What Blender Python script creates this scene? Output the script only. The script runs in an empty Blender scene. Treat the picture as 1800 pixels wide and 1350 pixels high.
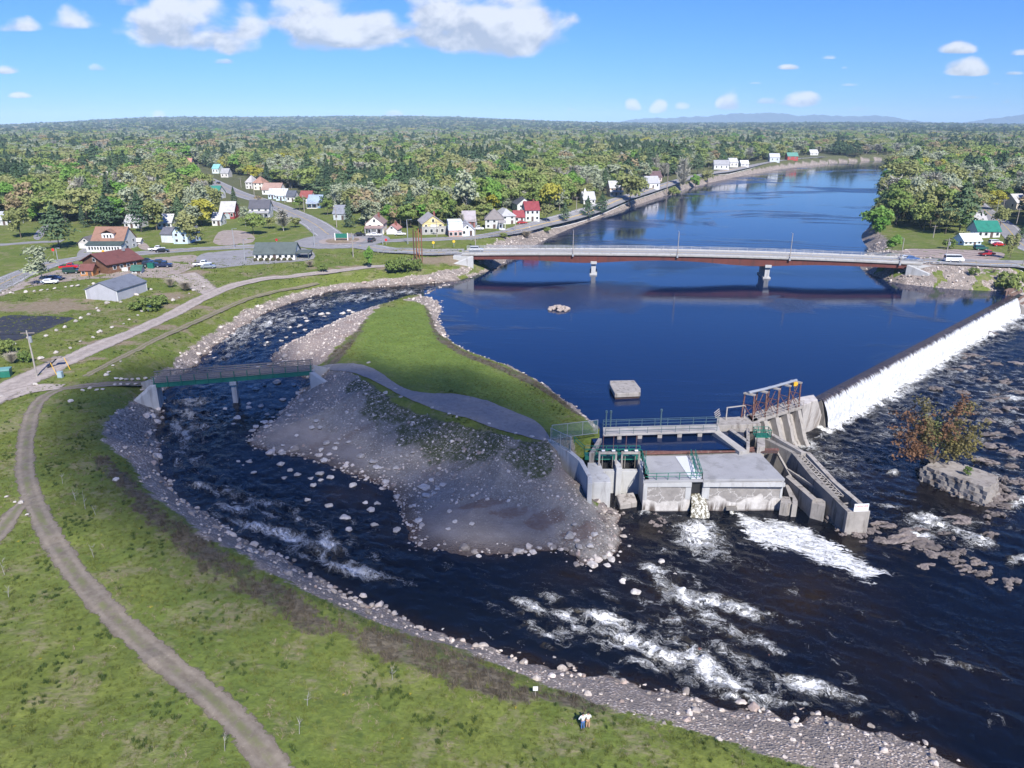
import bpy, bmesh, math, random
import numpy as np
from mathutils import Vector, Matrix
R = math.radians
sc = bpy.context.scene
C = sc.collection
rng = np.random.default_rng(7)
random.seed(7)
# ------------------------------------------------------------------ camera
CAM_H = 47.0
FOC = 1299.0                       # focal length in photo pixels (photo is 1800 wide)
PITCH = math.atan((675 - 217) / FOC)
cam = bpy.data.cameras.new("camera")
cam_ob = bpy.data.objects.new("camera", cam)
C.objects.link(cam_ob)
cam_ob.location = (0, 0, CAM_H)
cam_ob.rotation_euler = (math.pi / 2 - PITCH, 0, 0)
cam.sensor_fit = 'HORIZONTAL'
cam.angle = 2 * math.atan(900 / FOC)
cam.clip_start = 0.5
cam.clip_end = 90000
sc.camera = cam_ob
# ------------------------------------------------------------------ light
SUN_AZ = R(163)                    # clockwise from the view direction (+Y): behind, to the right
SUN_EL = R(43)
sun = bpy.data.lights.new("sun", 'SUN')
sun.energy = 4.9
sun.angle = R(0.5)
sun.color = (1.0, 0.955, 0.89)
sun_ob = bpy.data.objects.new("sun", sun)
C.objects.link(sun_ob)
SUN_DIR = Vector((math.sin(SUN_AZ) * math.cos(SUN_EL), math.cos(SUN_AZ) * math.cos(SUN_EL), math.sin(SUN_EL)))
sun_ob.rotation_euler = SUN_DIR.to_track_quat('Z', 'Y').to_euler()
sun_ob.location = SUN_DIR * 300
sc.view_settings.view_transform = 'Standard'
sc.view_settings.look = 'None'
sc.view_settings.gamma = 1
sc.view_settings.exposure = 0.70
sc.view_settings.use_curve_mapping = False
sc.cycles.max_bounces = 6
sc.cycles.diffuse_bounces = 2
sc.cycles.glossy_bounces = 3
sc.cycles.transmission_bounces = 4
sc.cycles.transparent_max_bounces = 24
sc.cycles.volume_bounces = 0
sc.cycles.use_denoising = True
sc.cycles.caustics_reflective = False
sc.cycles.caustics_refractive = False
def ray(px, py):
 x = (px - 900) / FOC
 y = (675 - py) / FOC
 return (x, math.cos(PITCH) + y * math.sin(PITCH), -math.sin(PITCH) + y * math.cos(PITCH))
def G(px, py, z=0.0):
 """the ground point, at height z, that stands at this place of the photograph"""
 d = ray(px, py)
 t = (z - CAM_H) / d[2]
 return (d[0] * t, d[1] * t)
def mpp(px, py, z=0.0):
 """metres per photo pixel at that ground point"""
 d = ray(px, py)
 return (z - CAM_H) / d[2] / FOC
# ------------------------------------------------------------------ node helpers
class NT:
 def __init__(self, tree):
  self.t = tree
  self.n = tree.nodes
  self.l = tree.links
 def node(self, typ, **kw):
  nd = self.n.new(typ)
  for k, v in kw.items():
   setattr(nd, k, v)
  return nd
 def put(self, sock, v):
  if v is None:
   return
  if isinstance(v, bpy.types.NodeSocket):
   self.l.new(v, sock)
  elif isinstance(v, (tuple, list)):
   v = tuple(v)
   try:
    n = len(sock.default_value)
    if n == 4 and len(v) == 3:
     v = v + (1,)
    sock.default_value = v
   except TypeError:
    sock.default_value = v[0]
  else:
   try:
    sock.default_value = v
   except TypeError:
    sock.default_value = (v, v, v, 1)[:len(sock.default_value)]
 def m(self, op, a, b=None, c=None, clamp=False):
  nd = self.node('ShaderNodeMath', operation=op)
  nd.use_clamp = clamp
  for i, v in enumerate((a, b, c)):
   self.put(nd.inputs[i], v)
  return nd.outputs[0]
 def vm(self, op, a, b=None):
  nd = self.node('ShaderNodeVectorMath', operation=op)
  self.put(nd.inputs[0], a)
  if b is not None:
   self.put(nd.inputs[1], b)
  return nd.outputs[0]
 def xyz(self, v):
  nd = self.node('ShaderNodeSeparateXYZ')
  self.put(nd.inputs[0], v)
  return nd.outputs
 def comb(self, x, y, z):
  nd = self.node('ShaderNodeCombineXYZ')
  for i, v in enumerate((x, y, z)):
   self.put(nd.inputs[i], v)
  return nd.outputs[0]
 def mix(self, f, a, b, blend='MIX'):
  nd = self.node('ShaderNodeMix', data_type='RGBA', blend_type=blend)
  self.put(nd.inputs[0], f)
  self.put(nd.inputs[6], a)
  self.put(nd.inputs[7], b)
  return nd.outputs[2]
 def noise(self, vec, scale, detail=4, rough=0.55, dist=0.0, col=False):
  nd = self.node('ShaderNodeTexNoise')
  self.put(nd.inputs['Vector'], vec)
  self.put(nd.inputs['Scale'], scale)
  self.put(nd.inputs['Detail'], detail)
  self.put(nd.inputs['Roughness'], rough)
  self.put(nd.inputs['Distortion'], dist)
  return nd.outputs['Color' if col else 'Fac']
 def vor(self, vec, scale, feature='F1', out='Distance', rand=1.0):
  nd = self.node('ShaderNodeTexVoronoi', feature=feature)
  self.put(nd.inputs['Vector'], vec)
  self.put(nd.inputs['Scale'], scale)
  self.put(nd.inputs['Randomness'], rand)
  return nd.outputs[out]
 def ramp(self, f, lo, hi, a=0.0, b=1.0, smooth=True):
  nd = self.node('ShaderNodeMapRange')
  nd.interpolation_type = 'SMOOTHSTEP' if smooth else 'LINEAR'
  for i, v in enumerate((f, lo, hi, a, b)):
   self.put(nd.inputs[i], v)
  return nd.outputs[0]
 def attr(self, name, out='Fac'):
  return self.node('ShaderNodeAttribute', attribute_name=name).outputs[out]
 def bump(self, h, strength=0.5, dist=0.1, normal=None):
  nd = self.node('ShaderNodeBump')
  self.put(nd.inputs['Strength'], strength)
  self.put(nd.inputs['Distance'], dist)
  self.put(nd.inputs['Height'], h)
  if normal is not None:
   self.put(nd.inputs['Normal'], normal)
  return nd.outputs[0]
 def pos(self):
  return self.node('ShaderNodeNewGeometry').outputs['Position']
 def objco(self):
  return self.node('ShaderNodeTexCoord').outputs['Object']
 def objrand(self):
  return self.node('ShaderNodeObjectInfo').outputs['Random']
def new_mat(name):
 m = bpy.data.materials.new(name)
 m.use_nodes = True
 nt = NT(m.node_tree)
 b = m.node_tree.nodes['Principled BSDF']
 return m, nt, b
def simple(name, col, rough=0.7, metal=0.0, var=0.15, scale=1.5, bump=0.0, spec=0.4, grime=None, streak=False, rand=0.0):
 """painted / concrete / metal surface with gentle wear so nothing is perfectly uniform"""
 m, nt, b = new_mat(name)
 p = nt.pos()
 n1 = nt.noise(p, scale, 5, 0.6)
 n2 = nt.noise(p, scale * 0.17, 3, 0.5)
 k = nt.m('ADD', nt.m('MULTIPLY', n1, 0.6), nt.m('MULTIPLY', n2, 0.4))
 k = nt.ramp(k, 0.3, 0.7, 1 - var, 1 + var, False)
 c = nt.mix(1.0, col, nt.comb(k, k, k), 'MULTIPLY')
 if rand:
  r = nt.m('ADD', nt.m('MULTIPLY', nt.objrand(), rand), 1 - rand / 2)
  c = nt.mix(1.0, c, nt.comb(r, r, r), 'MULTIPLY')
 if grime:
  if streak:
   q = nt.vm('MULTIPLY', p, (1.0, 1.0, 0.12))
   g = nt.noise(q, scale * 1.3, 6, 0.65)
  else:
   g = nt.noise(p, scale * 0.8, 7, 0.65, 0.3)
  c = nt.mix(nt.ramp(g, 0.5, 0.68), c, grime)
 nt.put(b.inputs['Base Color'], c)
 b.inputs['Roughness'].default_value = rough
 b.inputs['Metallic'].default_value = metal
 b.inputs['Specular IOR Level'].default_value = spec
 if bump:
  nt.put(b.inputs['Normal'], nt.bump(n1, 0.6, bump))
 return m
# ------------------------------------------------------------------ sky with cumulus
def build_world():
 w = bpy.data.worlds.new("World")
 sc.world = w
 w.use_nodes = True
 nt = NT(w.node_tree)
 bg = w.node_tree.nodes['Background']
 sky = nt.node('ShaderNodeTexSky')
 sky.sky_type = 'NISHITA'
 sky.sun_disc = False
 sky.sun_elevation = SUN_EL
 sky.sun_rotation = SUN_AZ
 sky.altitude = 60
 sky.air_density = 1.0
 sky.dust_density = 0.0
 sky.ozone_density = 4.0
 d = nt.node('ShaderNodeTexCoord').outputs['Generated']
 x, y, z = nt.xyz(d)
 yy = nt.m('MAXIMUM', y, 0.05)
 u = nt.m('DIVIDE', x, yy)
 v = nt.m('DIVIDE', z, yy)
 uv = nt.comb(u, nt.m('MULTIPLY', v, 1.6), 0.0)
 n_big = nt.noise(uv, 10.0, 10, 0.56, 0.2)
 n_up = nt.noise(nt.vm('ADD', uv, (0.008, 0.020, 0.0)), 10.0, 10, 0.56, 0.2)
 puff = nt.m('SUBTRACT', 1.0, nt.vor(nt.vm('ADD', uv, nt.comb(nt.m('MULTIPLY', n_big, 0.03), nt.m('MULTIPLY', n_up, 0.03), 0)), 30.0, 'SMOOTH_F1'))
 # (u, v of the base centre, half width, height, weight) of each cloud, in sky angles
 cl = []
 def cloud(px, py, hw, hh, wt=1.0):
  r = ray(px, py)
  cl.append((r[0] / r[1], r[2] / r[1], hw / FOC * .97, hh / FOC * .97, wt * (1 if hw > 40 else .82)))
 cloud(860, 70, 150, 85, 1.15); cloud(800, 45, 85, 62, 1.1); cloud(925, 62, 75, 60, 1.1)
 cloud(610, 66, 120, 75, 0.9); cloud(560, 40, 90, 62, 0.9); cloud(690, 62, 75, 30, 0.8)
 cloud(345, 68, 130, 82, 0.85); cloud(280, 55, 70, 50, 0.85); cloud(420, 60, 60, 42, 0.8)
 cloud(125, 40, 55, 40, 0.6); cloud(40, 50, 50, 24, 0.45); cloud(220, 5, 40, 30, .6)
 cloud(12, 125, 32, 18, 0.75); cloud(168, 122, 26, 13, 0.5); cloud(30, 170, 34, 9, 0.5)
 cloud(390, 110, 26, 10, 0.45)
 cloud(282, 207, 17, 17, 0.85); cloud(690, 203, 24, 13, 0.7); cloud(412, 208, 12, 7, 0.6); cloud(742, 204, 10, 8, 0.5)
 cloud(1112, 190, 17, 18, 0.9); cloud(1158, 192, 17, 23, 0.95); cloud(1280, 185, 25, 33, 1.0)
 cloud(1200, 190, 18, 14, 0.65); cloud(1405, 182, 45, 24, 0.85); cloud(1355, 180, 30, 14, .6)
 cloud(1520, 192, 38, 16, 0.7); cloud(1455, 196, 20, 8, .5); cloud(1005, 192, 18, 14, 0.65); cloud(955, 187, 24, 8, 0.4)
 cloud(1700, 126, 42, 24, 0.95); cloud(1685, 90, 36, 18, 0.7); cloud(1385, 120, 26, 9, 0.55)
 cloud(1455, 102, 22, 9, 0.5); cloud(1495, 150, 24, 7, 0.5); cloud(1575, 122, 16, 6, 0.5); cloud(1620, 104, 14, 7, .5)
 cloud(1790, 95, 28, 12, 0.55); cloud(1768, 180, 16, 10, 0.6); cloud(1700, 172, 45, 8, 0.5); cloud(1785, 130, 30, 7, .5)
 cloud(1485, 120, 12, 6, 0.5); cloud(1330, 147, 20, 5, .4); cloud(1750, 148, 14, 6, .5); cloud(1060, 70, 30, 30, .33)
 mask = None
 lift = None
 for (cu, cv, hw, hh, wt) in cl:
  du = nt.m('DIVIDE', nt.m('SUBTRACT', u, cu), hw)
  dv = nt.m('DIVIDE', nt.m('SUBTRACT', v, cv), hh)
  dvb = nt.m('MULTIPLY', nt.m('MINIMUM', dv, 0.0), -3.2)
  dd = nt.m('ADD', nt.m('MAXIMUM', dv, 0.0), dvb)
  q = nt.m('SUBTRACT', wt, nt.m('ADD', nt.m('POWER', nt.m('ABSOLUTE', du), 2.4), nt.m('POWER', dd, 2.2)))
  qc = nt.m('MAXIMUM', q, -1.5)
  h = nt.m('MULTIPLY', nt.m('ADD', dv, 0.15), nt.m('MAXIMUM', q, 0.0))
  if mask is None:
   mask, lift, tot = qc, h, nt.m('MAXIMUM', q, 0.0)
  else:
   mask = nt.m('SMOOTH_MAX', mask, qc, 0.3)
   lift = nt.m('ADD', lift, h)
   tot = nt.m('ADD', tot, nt.m('MAXIMUM', q, 0.0))
 lift = nt.m('DIVIDE', lift, nt.m('MAXIMUM', tot, 0.02))
 dens = nt.m('ADD', mask, nt.m('MULTIPLY', nt.m('SUBTRACT', n_big, 0.49), 2.3))
 dens = nt.m('ADD', dens, nt.m('MULTIPLY', nt.m('SUBTRACT', puff, 0.6), 1.3))
 cov = nt.ramp(dens, 0.02, 0.75)
 relief = nt.m('ADD', nt.m('MULTIPLY', nt.m('SUBTRACT', n_big, n_up), 6.0), nt.m('MULTIPLY', nt.m('SUBTRACT', puff, 0.6), 0.8))
 lit = nt.m('ADD', nt.m('ADD', nt.m('MULTIPLY', lift, 1.3), 0.2), relief, clamp=True)
 ccol = nt.mix(lit, (3.3, 3.7, 4.45), (5.8, 6.0, 6.3))
 front = nt.ramp(y, 0.05, 0.2)
 cov = nt.m('MULTIPLY', cov, front)
 hs = nt.node('ShaderNodeHueSaturation')
 hs.inputs['Saturation'].default_value = SKY_SAT
 hs.inputs['Value'].default_value = 1.0
 nt.put(hs.inputs['Color'], sky.outputs[0])
 tint = nt.mix(1.0, hs.outputs[0], SKY_TINT, 'MULTIPLY')
 deep = nt.ramp(z, 0.0, 0.42)
 tint = nt.mix(1.0, tint, nt.mix(deep, (0.37, 0.51, 0.74), (0.39, 0.63, 1.02)), 'MULTIPLY')
 nt.put(bg.inputs['Color'], nt.mix(nt.m('MULTIPLY', cov, 0.88), tint, ccol))
 bg.inputs['Strength'].default_value = 0.095
 w.cycles.sampling_method = 'MANUAL'
 w.cycles.sample_map_resolution = 512
SKY_SAT = 1.0
SKY_TINT = (0.72, 0.93, 1.18)
build_world()
# ------------------------------------------------------------------ the lie of the land, traced once
def rbf(pts, at=None):
 """smooth height field through (px, py, value) points; each pixel is taken at its own height"""
 P = []
 for (px, py, z, *zz) in pts:
  P.append(G(px, py, z if at is None else at))
 P = np.array(P)
 V = np.array([p[2] for p in pts], float)
 D = np.linalg.norm(P[:, None] - P[None], axis=2)
 n = len(P)
 A = np.zeros((n + 1, n + 1))
 A[:n, :n] = D + np.eye(n) * -0.5
 A[:n, n] = 1
 A[n, :n] = 1
 w = np.linalg.solve(A, np.append(V, 0))
 lo, hi = V.min(), V.max()
 def f(X, Y):
  X = np.asarray(X, float); Y = np.asarray(Y, float)
  out = np.full(X.shape, w[n])
  for i in range(n):
   out += w[i] * np.hypot(X - P[i, 0], Y - P[i, 1])
  return np.clip(out, lo, hi)
 return f
ZW = rbf([(800, 500, -0.02), (735, 515, -0.12), (650, 525, -0.5), (560, 540, -0.9), (450, 590, -1.5), (380, 650, -2.0), (400, 690, -2.3), (320, 740, -2.7),
   (360, 830, -3.2), (470, 770, -3.0), (450, 920, -3.8), (600, 850, -3.9), (640, 1000, -4.4), (700, 900, -4.4), (820, 1060, -4.9),
   (1000, 1000, -5.2), (1000, 1120, -5.3), (1200, 950, -5.5), (1200, 1180, -5.6), (1500, 1100, -5.9), (1800, 1340, -6.2),
   (1430, 780, -5.3), (1560, 720, -5.2), (1700, 640, -5.0), (1800, 560, -4.9), (1650, 850, -5.6), (1800, 800, -5.6), (1750, 1000, -5.9)])
ZL = rbf([(200, 440, 5), (450, 440, 5.2), (620, 430, 5.6), (700, 440, 6), (830, 442, 6.3), (100, 480, 4.8), (0, 480, 4.8), (230, 500, 4.2), (30, 540, 4),
   (350, 470, 5), (520, 455, 5.2), (760, 380, 6), (600, 330, 6), (300, 300, 6), (900, 300, 7), (0, 300, 6), (1000, 385, 5.5), (1200, 320, 6),
   (1500, 250, 7), (900, 250, 8), (300, 250, 8), (1600, 440, 5.5), (1640, 462, 5.8), (1760, 455, 5.8), (1800, 400, 6), (1700, 350, 7), (1800, 300, 7),
   (1600, 380, 4), (1560, 410, 3), (1600, 340, 5), (1700, 495, 2.5), (1780, 500, 2.5),
   (200, 590, 3), (400, 502, 3.4), (520, 492, 3.2), (640, 482, 3), (740, 465, 3.4), (20, 660, 2.8), (60, 690, 2.5), (140, 675, 2.8), (240, 672, 2.8), (250, 610, 2.6), (360, 550, 2.4),
   (40, 850, 2), (160, 750, 2), (150, 1050, 1.5), (300, 1150, 1.2), (500, 1340, 0.5), (0, 1340, 1.5), (250, 950, 1.2), (480, 1080, 0.6),
   (800, 1250, -0.9), (1020, 1290, -2.0), (1300, 1345, -3.0), (1600, 1440, -3.6), (650, 1180, -0.1),
   (680, 560, 2.4), (740, 545, 1.6), (760, 620, 2.0), (850, 690, 1.8), (640, 640, 2.6), (570, 645, 2.6), (800, 700, 2.2), (950, 755, 1.7), (700, 665, 2.5),
   (930, 720, 1.3), (980, 780, 1.2), (620, 600, 2.0)])
def at_water(px, py):
 z = -3.0
 for _ in range(6):
  x, y = G(px, py, z)
  z = float(ZW(x, y))
 return G(px, py, z)
def at_land(px, py):
 z = 2.0
 for _ in range(8):
  x, y = G(px, py, z)
  z = float(ZL(x, y))
 return G(px, py, z)
def sdist(poly, X, Y):
 """signed distance to a closed outline: negative inside"""
 poly = np.asarray(poly)
 lo = poly.min(0) - 45; hi = poly.max(0) + 45
 near = (X > lo[0]) & (X < hi[0]) & (Y > lo[1]) & (Y < hi[1])
 if X.size > 4000 and not near.all():
  out = np.full(X.shape, 45.0)
  out[near] = sdist(poly, X[near], Y[near])
  return out
 d2 = np.full(X.shape, 1e18)
 inside = np.zeros(X.shape, bool)
 n = len(poly)
 for i in range(n):
  ax, ay = poly[i]; bx, by = poly[(i + 1) % n]
  ex, ey = bx - ax, by - ay
  L = ex * ex + ey * ey + 1e-12
  t = np.clip(((X - ax) * ex + (Y - ay) * ey) / L, 0, 1)
  dx = X - ax - t * ex; dy = Y - ay - t * ey
  np.minimum(d2, dx * dx + dy * dy, out=d2)
  c = ((ay > Y) != (by > Y))
  with np.errstate(divide='ignore', invalid='ignore'):
   xi = ex * (Y - ay) / (ey if ey else 1e-12) + ax
  inside ^= c & (X < xi)
 d = np.sqrt(d2)
 return np.where(inside, -d, d)
def ldist(line, X, Y):
 """distance to an open line"""
 d2 = np.full(X.shape, 1e18)
 for (ax, ay), (bx, by) in zip(line[:-1], line[1:]):
  ex, ey = bx - ax, by - ay
  L = ex * ex + ey * ey + 1e-12
  t = np.clip(((X - ax) * ex + (Y - ay) * ey) / L, 0, 1)
  np.minimum(d2, (X - ax - t * ex) ** 2 + (Y - ay - t * ey) ** 2, out=d2)
 return np.sqrt(d2)
def smooth_line(pts, k=3, closed=False):
 """Chaikin corner cutting"""
 p = [tuple(q) for q in pts]
 for _ in range(k):
  out = [] if closed else [p[0]]
  n = len(p)
  for i in range(n if closed else n - 1):
   a, b = p[i], p[(i + 1) % n]
   out.append(tuple(a[j] * .75 + b[j] * .25 for j in range(len(a))))
   out.append(tuple(a[j] * .25 + b[j] * .75 for j in range(len(a))))
  if not closed:
   out.append(p[-1])
  p = out
 return p
PX_ISLAND_E = [(728, 524), (750, 523), (772, 530), (774, 545), (770, 562), (785, 592), (805, 608), (830, 620), (880, 638), (940, 665), (985, 695), (1010, 715), (1035, 735), (1052, 752)]
PX_LEFT_BANK = [(804, 494), (770, 497), (700, 503), (640, 506), (590, 511), (545, 522), (500, 537), (455, 557), (412, 583), (378, 611), (350, 637), (322, 660), (292, 684), (280, 716), (277, 760),
    (281, 800), (292, 838), (318, 872), (355, 902), (405, 937), (470, 973), (530, 1004), (600, 1041), (670, 1073), (740, 1102), (830, 1131), (900, 1154), (960, 1169),
    (1030, 1183), (1100, 1200), (1200, 1223), (1300, 1246), (1400, 1262), (1480, 1270), (1550, 1285), (1620, 1310), (1680, 1340), (1760, 1385), (1900, 1470)]
PX_ISLAND_W = [(728, 524), (705, 527), (668, 540), (640, 547), (600, 562), (560, 580), (520, 598), (490, 612), (477, 632), (490, 645), (520, 650), (536, 668), (530, 690), (512, 706), (500, 722), (475, 742), (447, 762),
    (440, 778), (455, 790), (490, 797), (535, 803), (575, 817), (622, 836), (668, 854), (694, 868), (704, 898), (716, 930), (722, 950), (750, 964), (800, 973), (870, 976), (940, 972), (990, 966),
    (1020, 985), (1050, 992), (1075, 975), (1090, 955), (1085, 935), (1080, 918), (1090, 905), (1060, 890)]
Z0 = [G(x, y, 0) for x, y in PX_ISLAND_E]
POND = smooth_line([G(x, y, 0) for x, y in [(804, 494), (835, 484), (868, 473), (884, 462), (896, 452), (930, 436), (960, 420), (1000, 402), (1050, 384), (1100, 367), (1160, 346), (1230, 325), (1300, 309), (1390, 294), (1480, 285), (1560, 281), (1610, 279.5),
           (1640, 281), (1610, 287), (1560, 296), (1552, 330), (1545, 370), (1528, 400), (1514, 413), (1516, 424), (1530, 440), (1520, 455), (1508, 468), (1530, 482), (1570, 497), (1640, 505), (1720, 511), (1768, 511), (1790, 522)]], 1)
_a, _b = np.array(G(1322, 742, 1.1)), np.array(G(1413, 714, 1.1))
_n = np.array([(_b - _a)[1], -(_b - _a)[0]]) / np.linalg.norm(_b - _a)
POND = POND + [G(1441, 705, 0), tuple(_b - _n * 1.7), tuple(_a - _n * 1.7), G(1312, 792, 0), G(1052, 792, 0)] + Z0[::-1]
LOWER = [at_water(*p) for p in PX_LEFT_BANK] + [(160, 20), (260, 60), (330, 200), (330, 330), G(1850, 522, -5), G(1790, 522, -2.5), G(1450, 712, -2.5), G(1380, 760, -3), G(1300, 790, -3), G(1120, 800, -4), G(1062, 860, -5)] + [at_water(*p) for p in PX_ISLAND_W[::-1]]
POND = np.array(POND); LOWER = np.array(LOWER)
# how far from the water each bank takes to reach its full height
BW = rbf([(600, 490, 10), (450, 540, 10), (330, 640, 9), (250, 760, 9), (300, 900, 7), (500, 1000, 7), (800, 1140, 8), (1100, 1230, 10), (1400, 1320, 10), (1700, 1400, 10),
   (560, 640, 8), (520, 600, 12), (600, 690, 12), (560, 760, 16), (640, 770, 17), (700, 780, 18), (780, 735, 17.5), (880, 765, 15.5), (850, 850, 21), (800, 940, 22), (950, 900, 15), (980, 800, 9), (700, 540, 7), (900, 640, 4), (1000, 720, 4), (1040, 840, 8), (1150, 360, 7), (1300, 305, 7), (1000, 405, 8),
   (830, 480, 11), (1590, 490, 8), (1600, 440, 8), (1530, 420, 6), (1560, 330, 4), (1700, 510, 6)], -1.0)
def fbm(X, Y, s, seed=0, octv=4):
 """cheap smooth noise from rotated sines"""
 r = np.random.default_rng(seed)
 out = np.zeros(np.shape(X)); a = 1.0; tot = 0
 for o in range(octv):
  for k in range(4):
   th = r.uniform(0, 2 * np.pi); f = (2 ** o) / s * r.uniform(.8, 1.3); ph = r.uniform(0, 6.28)
   out += a * np.sin((X * np.cos(th) + Y * np.sin(th)) * f * 2 * np.pi + ph + 1.3 * np.sin((X * np.sin(th) - Y * np.cos(th)) * f * 3.1 + ph * 2))
  tot += a * 2; a *= 0.55
 return out / tot
def bank(sd, w):
 t = np.clip(sd / w, 0, 1)
 k = np.clip((w - 11) / 5, 0, 1)
 s = t * t * (3 - 2 * t)
 return (1 - k) * (1 - (1 - t) ** 1.5) + k * (0.16 * np.minimum(t / .5, 1) + 0.84 * np.clip((t - .38) / .62, 0, 1) ** 1.15)
WORKS = [G(1052, 800, 0), G(1100, 800, 0), G(1300, 790, 0), G(1345, 765, 0), G(1441, 712, 0), G(1784, 524, 0)]
WORKS2 = [G(1045, 840, -3), G(1130, 830, -3), G(1380, 830, -3)]
SPOTS = []          # levelled pads: (x, y, radius, height)
def height(X, Y, full=False):
 X = np.asarray(X, float); Y = np.asarray(Y, float)
 r = np.hypot(X, Y)
 zl = ZL(X, Y)
 az = np.degrees(np.arctan2(X, Y))
 far = np.clip((r - 2300) / 4200, 0, 1); far = far * far * (3 - 2 * far)
 ridge = 72 * np.exp(-((az + 8) / 13) ** 2) + 46 * np.exp(-((az + 24) / 8) ** 2) + 30 * np.exp(-((az - 22) / 14) ** 2)
 zl = zl + far * (ridge * (1 + 0.12 * fbm(X, Y, 1800, 5))) - np.clip((r - 7000) / 5000, 0, 1) * 50
 near = np.clip(1 - (r - 250) / 250, 0, 1)
 zl = zl + near * (0.16 * fbm(X, Y, 17, 1) + 0.07 * fbm(X, Y, 4.3, 2))
 sa = sdist(POND, X, Y)
 sb = sdist(LOWER, X, Y)
 w = BW(X, Y)
 zw = ZW(X, Y)
 j = 0.9 * fbm(X, Y, 6, 3, 4) * np.clip(1.6 - r / 260, 0.0, 1)
 j = j * np.exp(-np.abs(np.minimum(sb, sa)) / 3.0)
 sbj = sb + j; saj = sa + j * 0.7
 za = np.where(saj > 0, (zl - 0) * bank(saj, np.minimum(w, 12)), np.maximum(saj * 0.28, -2.2))
 zb = np.where(sbj > 0, zw + (zl - zw) * bank(sbj, w), zw + np.maximum(sbj * 0.22, -1.6))
 z = np.where(r < 1500, np.minimum(za, zb), np.minimum(za, zl))
 if (r < 400).any():
  k = r < 400
  dw = np.minimum(ldist(WORKS, X[k], Y[k]), ldist(WORKS2, X[k], Y[k]) + 1.0)
  z[k] = np.minimum(z[k], np.where(dw < 7, -7.0 + np.clip(dw - 4.0, 0, 3) * 3.2, 99))
 if full:
  return z, sa, sb, zw
 return z
def hz(x, y):
 return float(height(np.array([x]), np.array([y]))[0])
def on_ground(px, py):
 """where the ray of a photo pixel meets the ground"""
 x, y = mixed(px, py)
 return (x, y, hz(x, y))
# ------------------------------------------------------------------ object helpers
def mesh_ob(name, verts, faces, mat=None, parent=None, smooth=False, link=True):
 me = bpy.data.meshes.new(name)
 if isinstance(verts, np.ndarray):
  verts = verts.tolist()
 if isinstance(faces, np.ndarray):
  faces = faces.tolist()
 me.from_pydata(verts, [], faces)
 me.update()
 if smooth:
  me.polygons.foreach_set('use_smooth', np.ones(len(me.polygons), bool))
 o = bpy.data.objects.new(name, me)
 if mat:
  me.materials.append(mat)
 if link:
  C.objects.link(o)
 if parent:
  o.parent = parent
 return o
def tag(o, label, cat, group=None, kind=None):
 o['label'] = label
 o['category'] = cat
 if group:
  o['group'] = group
 if kind:
  o['kind'] = kind
 return o
def thing(name, label, cat, loc=(0, 0, 0), rz=0.0, group=None):
 o = bpy.data.objects.new(name, None)
 o.empty_display_size = 0.5
 C.objects.link(o)
 o.location = loc
 o.rotation_euler = (0, 0, rz)
 return tag(o, label, cat, group)
def struct(o, kind='structure'):
 o['kind'] = kind
 return o
def copy_tree(o, parent=None):
 c = o.copy()
 C.objects.link(c)
 if parent is not None:
  c.parent = parent
 for ch in o.children:
  copy_tree(ch, c)
 return c
def add_attr(me, name, vals):
 a = me.attributes.new(name, 'FLOAT', 'POINT')
 a.data.foreach_set('value', np.asarray(vals, np.float32))
def fan_grid(az0, az1, na, radii):
 az = np.radians(np.linspace(az0, az1, na))
 A, Rr = np.meshgrid(az, radii)
 return np.sin(A) * Rr, np.cos(A) * Rr
def grid_faces(nr, nc, keep=None):
 i = np.arange(nr - 1)[:, None] * nc + np.arange(nc - 1)[None]
 f = np.stack([i, i + 1, i + 1 + nc, i + nc], -1).reshape(-1, 4)[:, ::-1]
 if keep is not None:
  k = keep.reshape(-1)[f].any(axis=1)
  f = f[k]
 return f
def compact(verts, faces):
 used = np.zeros(len(verts), bool)
 used[faces.reshape(-1)] = True
 idx = np.cumsum(used) - 1
 return verts[used], idx[faces], used
# ------------------------------------------------------------------ ground
def pxpoly(pts, f=None, k=2):
 return np.array(smooth_line([(f or at_land)(*p) for p in pts], k, True))
def edge(sd, w):
 return np.clip(0.5 - sd / (2 * w), 0, 1)
def mixed(px, py):
 k = (px, py)
 if k not in _seen:
  z = 2.0
  for _ in range(14):
   x, y = G(px, py, z)
   q = hz(x, y)
   if abs(q - z) < .015:
    break
   z = 0.45 * z + 0.55 * q
  _seen[k] = G(px, py, z)
 return _seen[k]
_seen = {}
STONE_PX = [(890, 450), (850, 466), (800, 474), (740, 484), (690, 489), (640, 494), (590, 498), (540, 509), (500, 520), (450, 537), (420, 552), (385, 575), (355, 597), (325, 618), (305, 638), (275, 668), (250, 690), (190, 740), (180, 775), (225, 810), (245, 845), (268, 868), (305, 898),
   (345, 930), (400, 966), (470, 1003), (540, 1043), (600, 1067), (650, 1086), (740, 1122), (830, 1150), (900, 1180), (960, 1205), (1050, 1230), (1100, 1248), (1200, 1283), (1300, 1312), (1400, 1340), (1500, 1370), (1700, 1450)]
BRUSH_PX = [(640, 1110), (560, 1068), (470, 1010), (400, 972), (345, 938), (300, 905), (250, 868), (225, 830), (170, 800), (180, 830), (240, 895), (300, 955), (360, 1005), (430, 1050), (520, 1095), (600, 1135), (700, 1170), (800, 1203), (900, 1235), (1000, 1250), (1060, 1250), (1040, 1228), (950, 1207), (830, 1155), (740, 1126)]
ISLE_GRAVEL_PX = [(545, 655), (600, 650), (640, 668), (690, 706), (750, 728), (830, 752), (900, 772), (950, 778), (1000, 806), (1022, 850), (1035, 890), (1090, 905), (1095, 960), (1060, 1000), (1010, 1000), (900, 985), (760, 980), (700, 950), (690, 880), (620, 845), (530, 812), (440, 800), (425, 770), (500, 710), (540, 690)]
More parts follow.
